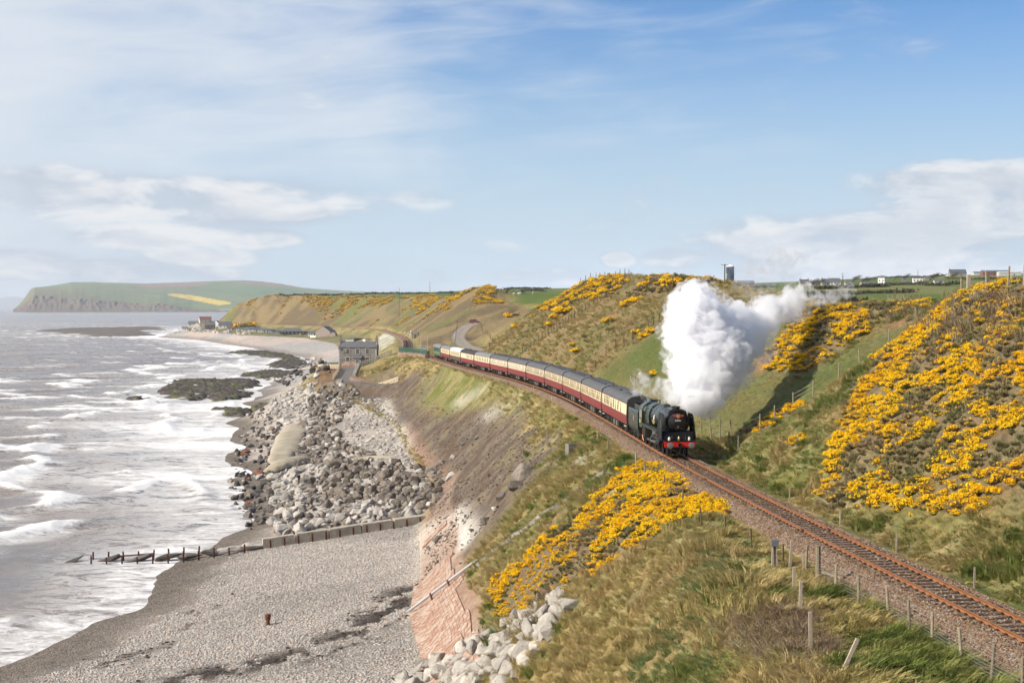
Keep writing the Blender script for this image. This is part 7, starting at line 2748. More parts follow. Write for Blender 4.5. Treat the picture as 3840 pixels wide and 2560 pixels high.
# concrete box and kerb on the bank
h = hit(2160, 1690, 120, 220)
cb = tag(empty('concrete_chamber', h), 'open concrete drain chamber built into the bank', 'drain chamber')
for (x_, y_, sx_, sy_) in ((0, -.55, 1.9, .18), (0, .55, 1.9, .18), (-.86, 0, .18, .92), (.86, 0, .18, .92)):
    MB().box(x_, y_, .1, sx_, sy_, 1.2).build('chamber_wall', pmat('stained_concrete', (.19, .165, .135), .9, 0, .25, 2), cb, rot=(0, 0, .25))
MB().box(0, 0, -.2, 1.5, .9, .1).build('chamber_floor', M_UNDER, cb, rot=(0, 0, .25))
gt2 = tag(empty('broken_gate', hit(2080, 1665, 120, 230)), 'broken timber frame of pale slanting boards by the drain chamber', 'timber frame')
for k, (a, c) in enumerate((((-.8, 0, 0), (.1, 0, 1.3)), ((-.1, .1, 0), (.8, .1, 1.2)), ((.5, 0, -.2), (.55, 0, 1.3)), ((.8, 0, -.2), (.8, .1, 1.2)), ((-.9, .2, -.2), (-.88, .2, 1.5)))):
    MB().bar(a, c, .16, .12).build('board', M_WOODP if k < 2 else M_WOOD, gt2)
kp = [hit(u, v, 80, 160) for u, v in ((1790, 2125), (1850, 2075), (1920, 2020), (2000, 1965), (2070, 1915), (2140, 1865), (2200, 1822), (2270, 1775))]
kr = tag(empty('bank_kerb', kp[0]), 'long dark stone kerb crossing the grass bank above the gorse', 'kerb')
for k, (a, c) in enumerate(zip(kp[:-1], kp[1:])):
    n = 5
    for q in range(n):
        p0, p1 = a.lerp(c, q / n), a.lerp(c, (q + .94) / n)
        p0.z, p1.z = float(ground(p0.x, p0.y)), float(ground(p1.x, p1.y))
        MB().bar(p0 - kp[0] + Vector((0, 0, .12)), p1 - kp[0] + Vector((0, 0, .12)), .30, .34).build('kerb_stone', M_GABION, kr)

# ------------------------------------------------------------------ buildings
M_SLATE = pmat('slate_roof', (.115, .115, .12), .6, 0, .25, 1.5, .3, .3, 6, (.16, .155, .145), (.5, .7))
M_SLATE2 = pmat('blue_slate_roof', (.085, .095, .115), .55, 0, .2, 1.5, .3)
M_TILE = pmat('red_tile_roof', (.17, .085, .068), .7, 0, .2, 1.5)
M_RENDER = pmat('grey_roughcast', (.295, .27, .245), .92, 0, .18, 1.6, .1, .3, 40, (.165, .15, .14), (.45, .7))
M_WHITEW = pmat('whitewash', (.78, .76, .72), .8, 0, .06, 1.0)
M_CREAMW = pmat('cream_render', (.76, .68, .56), .85, 0, .08, 1.0)
M_BROWNW = pmat('brown_brick', (.19, .12, .085), .85, 0, .15, 1.5)
M_PINKW = pmat('pinkish_render', (.36, .29, .255), .85, 0, .12, 1.0)
M_BLACKW = pmat('black_boarding', (.035, .035, .037), .7, 0, .2, 2)
M_STONEW = pmat('field_stone', (.30, .27, .23), .9, 0, .2, 1.5)
M_SURR = pmat('cream_surround', (.60, .50, .38), .7, 0, .06, 3)
M_WFRAME = pmat('white_frame', (.75, .74, .72), .5, 0, .03, 3)
M_BFRAME = pmat('brown_frame', (.13, .075, .05), .5, 0, .1, 3)
M_GLASS = pmat('window_glass', (.10, .12, .13), .08, 0, .3, .7, .6)
M_SHEDR = pmat('sheet_roof', (.14, .17, .21), .5, .2, .1, .5)
M_SHEDW = pmat('pale_sheeting', (.50, .49, .47), .6, 0, .1, .4)
M_SHEDB = pmat('red_brown_sheeting', (.20, .085, .06), .6, 0, .15, .4)


def house(name, label, loc, rz, w, d, h, rh, wall, roof, wins=(), doors=(), chim=(), frame=M_WFRAME, cat='house', group=None, hip=0.0, eave=.25, gable_front=None):
    """w along x (front faces -y), ridge along x"""
    root = tag(empty(name, loc, rz), label, cat, group)
    b = MB()
    b.poly([(-w / 2, -d / 2, -1.5), (w / 2, -d / 2, -1.5), (w / 2, d / 2, -1.5), (-w / 2, d / 2, -1.5), (-w / 2, -d / 2, h), (w / 2, -d / 2, h), (w / 2, d / 2, h), (-w / 2, d / 2, h), (-w / 2, 0, h + rh * (1 if not hip else 0.02)), (w / 2, 0, h + rh * (1 if not hip else .02))],
           [(3, 2, 1, 0), (0, 1, 5, 4), (2, 3, 7, 6), (1, 2, 6, 9, 5), (3, 0, 4, 8, 7), (4, 5, 9, 8), (6, 7, 8, 9)])
    b.build('wall', wall, root)
    e = eave
    t = .14
    sl = rh / (d / 2)
    x0 = w / 2 + (.12 if not hip else e)
    rx = w / 2 + .12 - hip
    zlo = h - e * sl
    b = MB()
    for s in (-1, 1):
        b.poly([(-x0, s * (d / 2 + e), zlo), (x0, s * (d / 2 + e), zlo), (rx, 0, h + rh), (-rx, 0, h + rh), (-x0, s * (d / 2 + e), zlo + t), (x0, s * (d / 2 + e), zlo + t), (rx, 0, h + rh + t), (-rx, 0, h + rh + t)],
               [(0, 1, 2, 3), (7, 6, 5, 4), (0, 4, 5, 1), (1, 5, 6, 2), (3, 2, 6, 7), (3, 7, 4, 0)])
    if hip:
        for s in (-1, 1):
            b.poly([(s * x0, -d / 2 - e, zlo + t), (s * x0, d / 2 + e, zlo + t), (s * rx, 0, h + rh + t)], [(0, 1, 2)])
    rf = b.build('roof', roof, root)
    for (cx, cy, cw, ch) in chim:
        c = MB().box(cx, cy, h + rh + ch / 2 - .3, cw, .7, ch + .6)
        co = c.build('chimney', wall, rf)
        MB().lathe([(.13, 0), (.11, .5), (.0, .5)], 8, 'Z', (cx, cy, h + rh + ch)).build('chimney_pot', M_TILE, rf)
    for (face, p, z, ww, wh) in wins:
        f = MB()
        q = MB()
        if face in 'FB':
            s = -1 if face == 'F' else 1
            f.box(p, s * (d / 2 + .005), z, ww + .24, .07, wh + .24)
            q.box(p, s * (d / 2 + .045), z, ww, .05, wh)
        else:
            s = -1 if face == 'L' else 1
            f.box(s * (w / 2 + .005), p, z, .07, ww + .24, wh + .24)
            q.box(s * (w / 2 + .045), p, z, .05, ww, wh)
        wn = f.build('window', frame, root)
        q.build('pane', M_GLASS, wn)
    for (face, p, dw, dh, m) in doors:
        s = -1 if face == 'F' else 1
        o = MB().box(p, s * (d / 2 + .02), dh / 2, dw, .08, dh).build('door', m, root)
    return root


def spot(u, v, y0=900, y1=1800):
    return hit(u, v, y0, y1)


# ---- the cottage by the shore
CX, CY, CZ = -48.8, 452.6, 15.3
co = house('shore_cottage', 'grey roughcast cottage with three upper windows standing above the beach', (CX, CY, CZ), 0.0, 12.0, 6.6, 5.75, 1.75, M_RENDER, M_SLATE, (), (), (), eave=.12)
for s in (-1, 1):       # raised gable copings with stacks
    b = MB()
    b.poly([(s * 5.72, -3.4, 5.6), (s * 6.08, -3.4, 5.6), (s * 6.08, 0, 7.95), (s * 5.72, 0, 7.95), (s * 5.72, 3.4, 5.6), (s * 6.08, 3.4, 5.6), (s * 5.72, -3.4, 5.1), (s * 6.08, -3.4, 5.1), (s * 5.72, 3.4, 5.1), (s * 6.08, 3.4, 5.1)],
           [(0, 1, 2, 3), (3, 2, 5, 4), (0, 3, 4, 8, 6), (1, 7, 9, 5, 2), (0, 6, 7, 1), (4, 5, 9, 8), (6, 8, 9, 7)])
    b.build('gable_coping', M_RENDER, co)
    st = MB().box(s * 5.72, 0, 8.15, .78, 1.3, 1.1).build('chimney', M_RENDER, co)
    for k, y_ in enumerate((-.3, .3) if s < 0 else (0.1,)):
        MB().lathe([(.16, 0), (.13, .7), (.17, .75), (.0, .75)], 8, 'Z', (s * 5.72, y_, 8.7)).build('chimney_pot', M_TILE, st)
F = -3.3
for k, (x_, z_) in enumerate(((-3.06, 4.55), (0.0, 4.55), (3.08, 4.55), (-3.1, 1.9), (3.08, 1.9))):
    wn = MB()
    for (dx, dz, sx, sz) in ((-.60, 0, .16, 1.9), (.60, 0, .16, 1.9), (0, .87, 1.04, .16), (0, -.90, 1.44, .12)):
        wn.box(x_ + dx, F - .03, z_ + dz, sx, .10, sz)
    wn_o = wn.build('window', M_SURR, co)
    MB().box(x_, F - .005, z_, 1.04, .03, 1.60).build('pane', M_GLASS, wn_o)
    fr = MB()
    for (dx, dz, sx, sz) in ((-.48, 0, .08, 1.58), (.48, 0, .08, 1.58), (0, .42, .9, .08), (0, .74, .9, .08), (0, -.74, .9, .08)):
        fr.box(x_ + dx, F - .035, z_ + dz, sx, .05, sz)
    fr.build('sash', M_BFRAME, wn_o)
pr_ = MB()
pr_.box(.1, F - .75, .75, 2.35, 1.5, 4.3 - 1.0)
po = pr_.build('porch', M_RENDER, co)
b = MB()
b.poly([(-1.3, F - 1.7, 2.35), (1.45, F - 1.7, 2.35), (1.45, F, 3.25), (-1.3, F, 3.25), (-1.3, F - 1.7, 2.47), (1.45, F - 1.7, 2.47), (1.45, F, 3.37), (-1.3, F, 3.37)], [(0, 1, 2, 3), (7, 6, 5, 4), (0, 4, 5, 1), (1, 5, 6, 2), (2, 6, 7, 3), (3, 7, 4, 0)])
b.build('porch_roof', M_SLATE, po)
MB().box(-.05, F - 1.51, 1.35, 1.1, .05, 1.5).build('porch_window', M_WFRAME, po)
MB().box(-.05, F - 1.54, 1.35, .85, .05, 1.25).build('porch_pane', M_GLASS, po)
for s in (-1, 1):
    for k in range(10):
        MB().box(s * (5.86 if k % 2 else 5.80), F - .02, .35 + .52 * k, .30 if k % 2 else .44, .06, .26).build('quoin', M_WFRAME, co)
MB().box(0, F - .03, 5.66, 12.0, .1, .16).build('eaves_gutter', M_WFRAME if False else M_BFRAME, co)
b = MB()
b.lathe([(.0, .06), (.2, .04), (.34, -.06)][::-1], 16, 'Y')
b.bar((0, 0, 0), (0, .35, -.1), .04)
b.build('satellite_dish', M_BLACKW, co, loc=(-4.85, F - .4, 5.05), rot=(R(15), 0, R(-20)))
lean = tag(empty('garden_shed', (-41.6, 452, 15.4)), 'small white fronted lean-to right of the cottage', 'shed')
MB().box(0, 0, 1.1, 1.6, 2.5, 2.4).build('wall', M_WHITEW, lean)
MB().box(0, -.05, 2.36, 1.8, 2.8, .12).build('roof', M_SLATE, lean)
MB().box(-.1, -1.27, .9, .8, .05, 1.8).build('door', M_BLACKW, lean)
gtt = tag(empty('field_gate', gpt(-59.6, 447)), 'dark wooden five bar gate left of the cottage', 'gate')
for z in (.25, .5, .75, 1.0, 1.25):
    MB().bar((0, 0, z), (4.6, 1.2, z), .05, .09).build('bar', M_WOODD, gtt)
for x_, y_ in ((0, 0), (4.6, 1.2)):
    MB().box(x_, y_, .7, .14, .14, 1.5).build('gate_post', M_WOODD, gtt)
MB().bar((0, 0, .25), (4.6, 1.2, 1.25), .05, .08).build('brace', M_WOODD, gtt)

# white wreckage and slabs behind the cottage
for k, (u, v, sx, sy, sz, m, lb) in enumerate(((1313, 1272, 6, 3, 2.0, M_WHITEW, 'low white shed seen over the cottage roof'), (1345, 1268, 7, 3, 1.4, M_SLATE2, 'dark slanting shed roof beyond the cottage'), (1378, 1272, 5, 3, 1.5, M_WHITEW, 'pale rubble slab beyond the cottage roof'))):
    h = hit(u, v + 8, 560, 1000)
    o = tag(empty('beach_shed', h, .3 * k), lb, 'shed')
    MB().box(0, 0, sz / 2 - .3, sx, sy, sz + .6).build('wall', m, o)
    MB().box(0, 0, sz + .08, sx + .4, sy + .4, .14).build('roof', M_SLATE, o)

# ---- the village at the head of the beach
def vh(u0, u1, vbase, hpx, label, wall, roof, ridge=.4, depth=.7, rz=0.0, nwin=3, chim=0, name='village_house', hip=0.0, door=True, doorm=M_BFRAME, frame=M_WFRAME, y0=1000):
    h = spot((u0 + u1) / 2, vbase, y0)
    k = h.y / FPX
    w, tot = (u1 - u0) * k, hpx * k
    rh = tot * ridge
    hh = tot - rh
    d = w * depth
    wins = [('F', -w / 2 + (i + .5) * w / nwin, hh * .55, min(1.3, w / nwin * .5), min(1.3, hh * .4)) for i in range(nwin)] if nwin else []
    if nwin:
        wins.append(('R', 0, hh * .55, 1.2, min(1.3, hh * .4)))
    ch = [(-w / 2 + .6, 0, .9, 1.0)] * (chim > 0) + [(w / 2 - .6, 0, .9, 1.0)] * (chim > 1)
    return house(name, label, (h.x, h.y + d / 2, h.z), rz, w, d, hh, rh, wall, roof, wins, [('F', w * .18, 1.0, 2.0, doorm)] if door else [], ch, frame, group='village houses', hip=hip)


vh(744, 788, 1211, 26, 'tall village house with red roof at the back left', M_CREAMW, M_TILE, .45, .7, .3, 3, 1)
vh(704, 762, 1222, 21, 'long low dark roofed house at the left end of the village', M_CREAMW, M_SLATE, .5, .5, .1, 4)
vh(728, 746, 1228, 18, 'pale gable fronted house at the village left', M_CREAMW, M_SLATE, .45, 1.4, 1.57, 2)
vh(752, 772, 1228, 19, 'second pale gable house beside the brown one', M_PINKW, M_SLATE, .45, 1.4, 1.57, 2)
vh(766, 804, 1233, 24, 'brown brick house in the village with grey roof', M_BROWNW, M_SLATE, .42, .7, .15, 3)
vh(800, 822, 1230, 27, 'white gable end house in the village', M_WHITEW, M_SLATE2, .5, 1.5, 1.4, 2)
vh(818, 866, 1231, 24, 'wide dark slate house beside the white gable', M_CREAMW, M_SLATE2, .55, .7, .05, 3)
vh(850, 880, 1238, 15, 'small white cottage with a red roof end by the shrubs', M_WHITEW, M_TILE, .5, .7, .2, 2)
vh(930, 975, 1243, 15, 'dark roofed chalet at the left of the chalet row', M_WHITEW, M_SLATE2, .45, .6, .1, 3, 0, 'chalet')
vh(968, 1000, 1245, 13, 'white chalet with flat grey roof in the chalet row', M_WHITEW, M_SLATE, .25, .6, .1, 3, 0, 'chalet')
vh(1002, 1028, 1247, 14, 'black chalet between the white vans', M_BLACKW, M_SLATE, .3, .7, .1, 2, 0, 'chalet')
vh(1058, 1130, 1254, 24, 'large black boarded bungalow with white windows', M_BLACKW, M_SLATE, .5, .6, .12, 5, 0, 'bungalow', hip=2.0)
vh(1130, 1156, 1254, 12, 'low flat roofed dark chalet right of the black bungalow', M_BLACKW, M_SLATE, .15, .8, .1, 2, 0, 'chalet')
vh(1154, 1190, 1259, 17, 'white cottage with picture windows left of the brown gable house', M_WHITEW, M_SLATE, .35, .6, .1, 4, 0, 'cottage')
gh = vh(1186, 1250, 1262, 38, 'brown rendered gable house with pale slate roof at the beach', M_PINKW, M_SLATE, .5, .9, 1.35, 2, 0)
vh(1238, 1260, 1261, 17, 'low garage extension right of the brown gable house', M_PINKW, M_SLATE, .4, 1.0, 1.4, 1, 0, 'garage')
vh(884, 906, 1240, 12, 'small white chalet between the red roofed cottage and the shrubs', M_WHITEW, M_SLATE, .3, .7, .1, 2, 0, 'chalet')
vh(906, 932, 1243, 13, 'cream chalet with grey roof at the chalet row start', M_CREAMW, M_SLATE, .35, .7, .1, 2, 0, 'chalet')
vh(1030, 1058, 1251, 13, 'white and grey chalet left of the black bungalow', M_WHITEW, M_SLATE2, .35, .7, .1, 3, 0, 'chalet')
vh(680, 702, 1226, 12, 'low white hut at the far left of the village', M_WHITEW, M_SLATE, .3, .8, .1, 2, 0, 'chalet')
vh(786, 802, 1226, 22, 'narrow stone house behind the brown brick one', M_STONEW, M_SLATE, .4, .9, .3, 2, 1)
vh(880, 900, 1229, 16, 'dark roofed house behind the shrubs', M_STONEW, M_SLATE, .45, .8, .2, 2, 1)
h0 = spot(1188, 1264, 1000)
k_ = h0.y / FPX
wr_ = tag(empty('garden_wall', h0), 'long pale garden wall in front of the brown gable house', 'wall')
MB().bar((0, -3, .3), (72 * k_, -5, .3), .35, 2.2).build('wall_length', M_CREAMW, wr_)
MB().bar((0, -3, .3), (-26 * k_, 2, .3), .35, 2.0).build('wall_length', M_CREAMW, wr_)


def van(u, v, label, col, L=5.0, hgt=2.3, y0=1000, rz=.2, name='parked_van', cat='van', van_=True, group='vehicles parked in the village'):
    h = hit(u, v, y0, 1800)
    t = tag(empty(name, h, rz), label, cat, group)
    m = pmat('paint_' + str(u) + str(v), col, .3, 0, .05, 2, .5)
    b = MB()
    if van_:
        pr = [(-L / 2, .35), (L / 2, .35), (L / 2, 1.1), (L / 2 - .7, 1.3), (L / 2 - 1.3, hgt), (-L / 2, hgt)]
    else:
        pr = [(-L / 2, .35), (L / 2, .35), (L / 2 + .02, .75), (L / 2 - .9, .95), (-L / 2 + .15, .98), (-L / 2, .75)]
    vs = [(x, -.88, z) for x, z in pr] + [(x, .88, z) for x, z in pr]
    n = len(pr)
    b.poly(vs, [tuple(range(n)), tuple(range(2 * n - 1, n - 1, -1))] + [(k, n + k, n + (k + 1) % n, (k + 1) % n) for k in range(n)])
    b.build('body', m, t)
    if not van_:
        cb_ = [(L / 2 - .95, .95), (L / 2 - 1.75, hgt), (-L / 2 + .9, hgt), (-L / 2 + .2, .97)]
        b = MB()
        b.poly([(x, -.80 + (.12 if z > 1 else 0), z) for x, z in cb_] + [(x, .80 - (.12 if z > 1 else 0), z) for x, z in cb_], [(0, 1, 2, 3), (7, 6, 5, 4), (0, 4, 5, 1), (1, 5, 6, 2), (2, 6, 7, 3), (3, 7, 4, 0)])
        b.build('cabin', M_GLASS_D, t)
        MB().box((-.05 - .85 + .8) / 2 - .2, 0, hgt + .02, L - 2.9, 1.3, .06).build('roof', m, t)
        for s in (-1, 1):
            MB().box(L / 2 + .02, s * .6, .72, .06, .34, .16).build('headlight', M_WFRAME, t)
    else:
        MB().box(L / 2 - .98, 0, 1.7, .3, 1.5, .5).build('windscreen', M_GLASS_D, t)
        MB().box(L / 2 - 1.7, -.885, 1.65, .8, .03, .5).build('side_window', M_GLASS_D, t)
    for x in (-L / 2 + .9, L / 2 - .9):
        for s in (-1, 1):
            wl = MB().lathe([(.0, -.1), (.33, -.1), (.33, .1), (.0, .1)], 12, 'Y', (0, 0, .33)).build('wheel', M_BLACKW, t, loc=(x, s * .8, 0))
    return t


van(747, 1236, 'long white motorhome at the left of the village', (.75, .75, .74), 7, 2.8)
van(787, 1235, 'dark blue car beside the brown brick house', (.03, .05, .10), 4.4, 1.5, name='parked_car', cat='car', van_=False)
van(1016, 1249, 'silver van in front of the black chalet', (.50, .52, .55), 5.2, 2.2)
van(1038, 1252, 'white car right of the silver van', (.72, .72, .72), 4.5, 1.6, name='parked_car', cat='car', van_=False)
van(1060, 1253, 'dark car right of the white car', (.03, .03, .035), 4.4, 1.5, name='parked_car', cat='car', van_=False)
van(928, 1243, 'white car at the left end of the chalet row', (.70, .70, .70), 4.5, 1.6, name='parked_car', cat='car', van_=False)
rc = van(1778, 1211, 'dark red car parked at the bend of the lane', (.14, .012, .016), 4.2, 1.45, 480, -.55, 'parked_car', 'car', False, None)
# rock revetment before the village
scatter_rocks('village_rocks', [(600, 1222), (680, 1227), (760, 1238), (840, 1245), (940, 1250), (950, 1256), (840, 1252), (740, 1246), (640, 1233)], 110, 1100, 1800, 2.0, 4.5, 26, [rk for rk in lime_me[:3]], 'pale rock revetment along the village front', .1)
# dark boulder spit off the village beach
V0 = [at(u, v, Z=.2) for u, v in ((140, 1243), (260, 1233), (420, 1229), (600, 1226), (620, 1236), (520, 1240), (560, 1258), (440, 1262), (320, 1260), (230, 1255))]
P2 = [(w.x, w.y) for w in V0]
gx, gy = np.meshgrid(np.arange(min(q[0] for q in P2) - 20, max(q[0] for q in P2) + 20, 5.0), np.arange(min(q[1] for q in P2) - 30, max(q[1] for q in P2) + 30, 9.0), indexing='ij')
wob = fbm(gx / 60, gy / 80, 3, 801) - .5
m_ = gsmooth(gsmooth(inpoly(gx + wob * 60, gy + wob * 160, P2).astype(float), 2, 0), 2, 1)
z_ = -1.5 + m_ * 3.4 + (vnoise(gx / 6, gy / 10, 802) - .5) * 1.4 * m_
nr, nc = gx.shape
vid = np.arange(nr * nc).reshape(nr, nc)
q = np.stack([vid[:-1, :-1], vid[1:, :-1], vid[1:, 1:], vid[:-1, 1:]], -1)[m_[:-1, :-1] > .1].reshape(-1, 4)
us_, inv = np.unique(q, return_inverse=True)
tag(link('shingle_spit', np_mesh('spit', np.stack([gx, gy, z_], -1).reshape(-1, 3)[us_], inv.reshape(-1, 4), rock_mat('spit_stone', (.16, .135, .115), (.11, .095, .082), (.06, .055, .05), .12, 0))), 'dark stony spit reaching out into the sea before the village', 'spit')

# ---- farms and houses on the right skyline
def fh(*a, **k):
    k.setdefault('y0', 620)
    o = vh(*a, **k)
    o['group'] = 'houses on the skyline'
    return o


fh(3297, 3322, 1066, 32, 'tall white house with chimneys on the skyline', M_WHITEW, M_SLATE, .22, .8, -.5, 2, 2, 'skyline_house')
fh(3112, 3152, 1069, 26, 'white house with steep gables behind the steam wisps', M_WHITEW, M_SLATE, .5, .6, .0, 3, 2, 'skyline_house')
fh(3082, 3112, 1070, 24, 'grey house with tall stacks left of the white gabled one', M_STONEW, M_SLATE, .5, .7, .1, 2, 2, 'skyline_house')
fh(3000, 3036, 1072, 24, 'dark roofed house behind the thin steam', M_STONEW, M_SLATE, .5, .7, .1, 2, 2, 'skyline_house')
fh(3426, 3462, 1062, 22, 'white flat roofed modern house right of the tall white house', M_WHITEW, M_SLATE, .15, .7, -.2, 3, 0, 'skyline_house')
fh(3505, 3540, 1062, 12, 'low white bungalow right of the modern house', M_WHITEW, M_SLATE, .35, .6, -.1, 3, 0, 'bungalow')
fh(3565, 3626, 1034, 24, 'slate roofed bungalow with dormer alone on the skyline', M_STONEW, M_SLATE2, .62, .6, -.1, 3, 1, 'bungalow')
fh(3230, 3278, 1074, 18, 'stone barn left of the tall white house', M_STONEW, M_SLATE, .5, .6, .2, 0, 0, 'stone_barn', door=True)
fh(3655, 3710, 1031, 13, 'grey farm shed at the left of the farmyard', M_SHEDW, M_SHEDR, .35, .7, -.1, 0, 0, 'farm_shed', doorm=M_BLACKW)
fh(3690, 3790, 1032, 19, 'long red brown farm shed with blue grey roof', M_SHEDB, M_SHEDR, .35, .5, -.1, 0, 0, 'farm_shed', doorm=M_BLACKW)
fh(3750, 3832, 1034, 16, 'pale farm shed at the right edge of the picture', M_SHEDW, M_SHEDW, .2, .5, -.1, 0, 0, 'farm_shed', doorm=M_BLACKW)
fh(2690, 2724, 1068, 14, 'teal roofed shed left of the silo', M_SHEDW, M_SHEDR, .4, .7, 0, 0, 0, 'farm_shed', doorm=M_BLACKW)
fh(2770, 2830, 1070, 18, 'long dark shed right of the silo behind the smoke', M_SHEDB, M_SHEDR, .4, .6, 0, 0, 0, 'farm_shed', doorm=M_BLACKW)
fh(3040, 3070, 1073, 20, 'grey cottage between the two chimneyed houses', M_STONEW, M_SLATE, .5, .7, .1, 2, 1, 'skyline_house')
fh(3385, 3412, 1064, 15, 'small stone cottage left of the modern house', M_STONEW, M_SLATE, .5, .7, -.1, 2, 1, 'skyline_house')
fh(3468, 3498, 1050, 12, 'low grey outbuildings above the modern house', M_STONEW, M_SLATE, .3, .6, -.1, 2, 0, 'stone_barn')
fh(3170, 3205, 1070, 16, 'low stone farmhouse left of the thorn row', M_STONEW, M_SLATE, .5, .6, .1, 2, 2, 'skyline_house')
# silo
p = at(2738, 1060, Y=900)
g0 = float(ground(p.x, 900))
si = tag(empty('silo', (p.x, 900, g0)), 'dark blue grain silo with a white domed top on the skyline', 'silo')
ht = at(2738, 1000, Y=900).z - g0
M_SILO = pmat('silo_blue', (.045, .07, .12), .35, .3, .15, .3, .5)
MB().lathe([(2.55, -2), (2.55, ht)], 24).build('tank', M_SILO, si, True)
for k in range(1, 9):
    MB().lathe([(2.55, ht * k / 9 - .06), (2.6, ht * k / 9 - .06), (2.6, ht * k / 9 + .06), (2.55, ht * k / 9 + .06)], 24).build('ring', M_SILO, si, True)
MB().lathe([(2.55, ht), (1.9, ht + .7), (.8, ht + 1.1), (0, ht + 1.2)], 24).build('dome', M_WHITEW, si, True)
MB().bar((-2.62, -.4, 0), (-2.62, -.4, ht), .1).build('ladder', M_EQ, si)


def pole(u, v1, Yd, label, arm=1.4, trafo=False, rad=.14):
    t = at(u, v1, Y=Yd)
    g_ = float(ground(t.x, Yd))
    root = tag(empty('utility_pole', (t.x, Yd, g_)), label, 'utility pole', 'utility poles')
    H_ = t.z - g_
    MB().tube([(0, 0, -1), (0, 0, H_)], [rad, rad * .75], 8).build('pole', M_WOODD, root)
    if arm:
        MB().bar((-arm / 2, 0, H_ - .25), (arm / 2, 0, H_ - .25), .12).build('crossarm', M_WOODD, root)
        for x in (-arm / 2 + .08, 0, arm / 2 - .08):
            MB().lathe([(.05, 0), (.07, .1), (.04, .22), (.0, .24)], 6, 'Z', (x, 0, H_ - .2)).build('insulator', M_EQ, root)
    if trafo:
        MB().lathe([(.34, 0), (.36, .1), (.36, 1.2), (.2, 1.35), (0, 1.4)], 12, 'Z', (.45, 0, H_ - 3.9)).build('transformer', M_EQ, root, True)
    return root


pole(2718, 990, 370, 'near wooden utility pole with transformer in front of the silo', 2.0, True, .2)
pole(3160, 1024, 1150, 'far utility pole between the white gabled house and the tall white house', 2.6, True, .25)
pole(3442, 1014, 1250, 'thin far pole above the white modern house', 0, False, .22)
pole(3729, 1012, 760, 'pale pole in front of the farm sheds', 0, False, .16)
pole(1612, 1056, 1500, 'thin radio mast on the far green hill', 0, False, .22)
pole(1497, 1078, 1040, 'thin pole on the far cliff top field', 0, False, .14)
pole(1113, 1103, 1500, 'thin pole at the left of the far cliff top', 0, False, .16)

# hedges, scrub and wind bent trees inland
def hedge(label, pts, n, hgt, seed):
    P = [hit(u, v, 420, 1950) for u, v in pts]
    r_ = random.Random(seed)
    V_, F_ = [], []
    idx = np.linspace(0, len(P) - 1, n)
    for i in idx:
        a, c = P[int(i)], P[min(int(i) + 1, len(P) - 1)]
        q = a.lerp(c, i - int(i))
        z = float(ground(q.x, q.y))
        h = hgt * r_.uniform(.45, 1.2)
        for k in range(16):
            c0 = Vector((q.x + r_.gauss(0, 1.4), q.y + r_.gauss(0, 1.4), z + h * r_.uniform(.1, .8)))
            d = Vector((r_.gauss(.2, 1), r_.gauss(0, 1), r_.gauss(.3, .8))).normalized() * h * r_.uniform(.3, .6)
            w = d.cross(Vector((r_.gauss(0, 1), r_.gauss(0, 1), r_.gauss(0, 1)))).normalized() * h * .28
            j = len(V_)
            V_ += [tuple(c0 - w - d * .4), tuple(c0 + w - d * .4), tuple(c0 + d)]
            F_.append((j, j + 1, j + 2))
    tag(link('hedge', tri_mesh('hedge', V_, F_, [M_HEDGE])), label, 'hedge', 'field hedges')


HEDGES = [('dark hedge along the field below the skyline houses', [(3060, 1085), (3200, 1080), (3330, 1075)], 80), ('long hedge under the tall white house', [(3290, 1072), (3400, 1068), (3500, 1072), (3600, 1065)], 110), ('hedge in front of the farm sheds', [(3550, 1045), (3700, 1048), (3840, 1050)], 90),
          ('hedge between the two green fields right of the steam', [(2980, 1110), (3100, 1108), (3250, 1102), (3420, 1098)], 120), ('dark hedge at the lower field edge by the steam wisps', [(3060, 1128), (3160, 1132), (3220, 1135)], 50), ('hedge behind the silo', [(2560, 1075), (2650, 1072), (2800, 1075), (2900, 1080)], 90),
          ('hedge line crossing the sheep pasture', [(1890, 1096), (1960, 1092), (2040, 1094)], 60), ('hedge behind the sheep', [(1900, 1084), (1980, 1081), (2060, 1084)], 60), ('hedge along the far cliff top field', [(1240, 1103), (1360, 1101), (1480, 1101), (1600, 1102)], 120), ('short hedge at the left of the far field', [(1050, 1104), (1150, 1104), (1230, 1105)], 60),
          ('hedge below the far green hill', [(1640, 1100), (1700, 1102), (1760, 1098)], 50), ('skyline hedge above the farm', [(3300, 1040), (3420, 1032), (3540, 1028)], 80)]
for i, (lb, pts, n) in enumerate(HEDGES):
    hedge(lb, pts, n, 2.2, 830 + i)


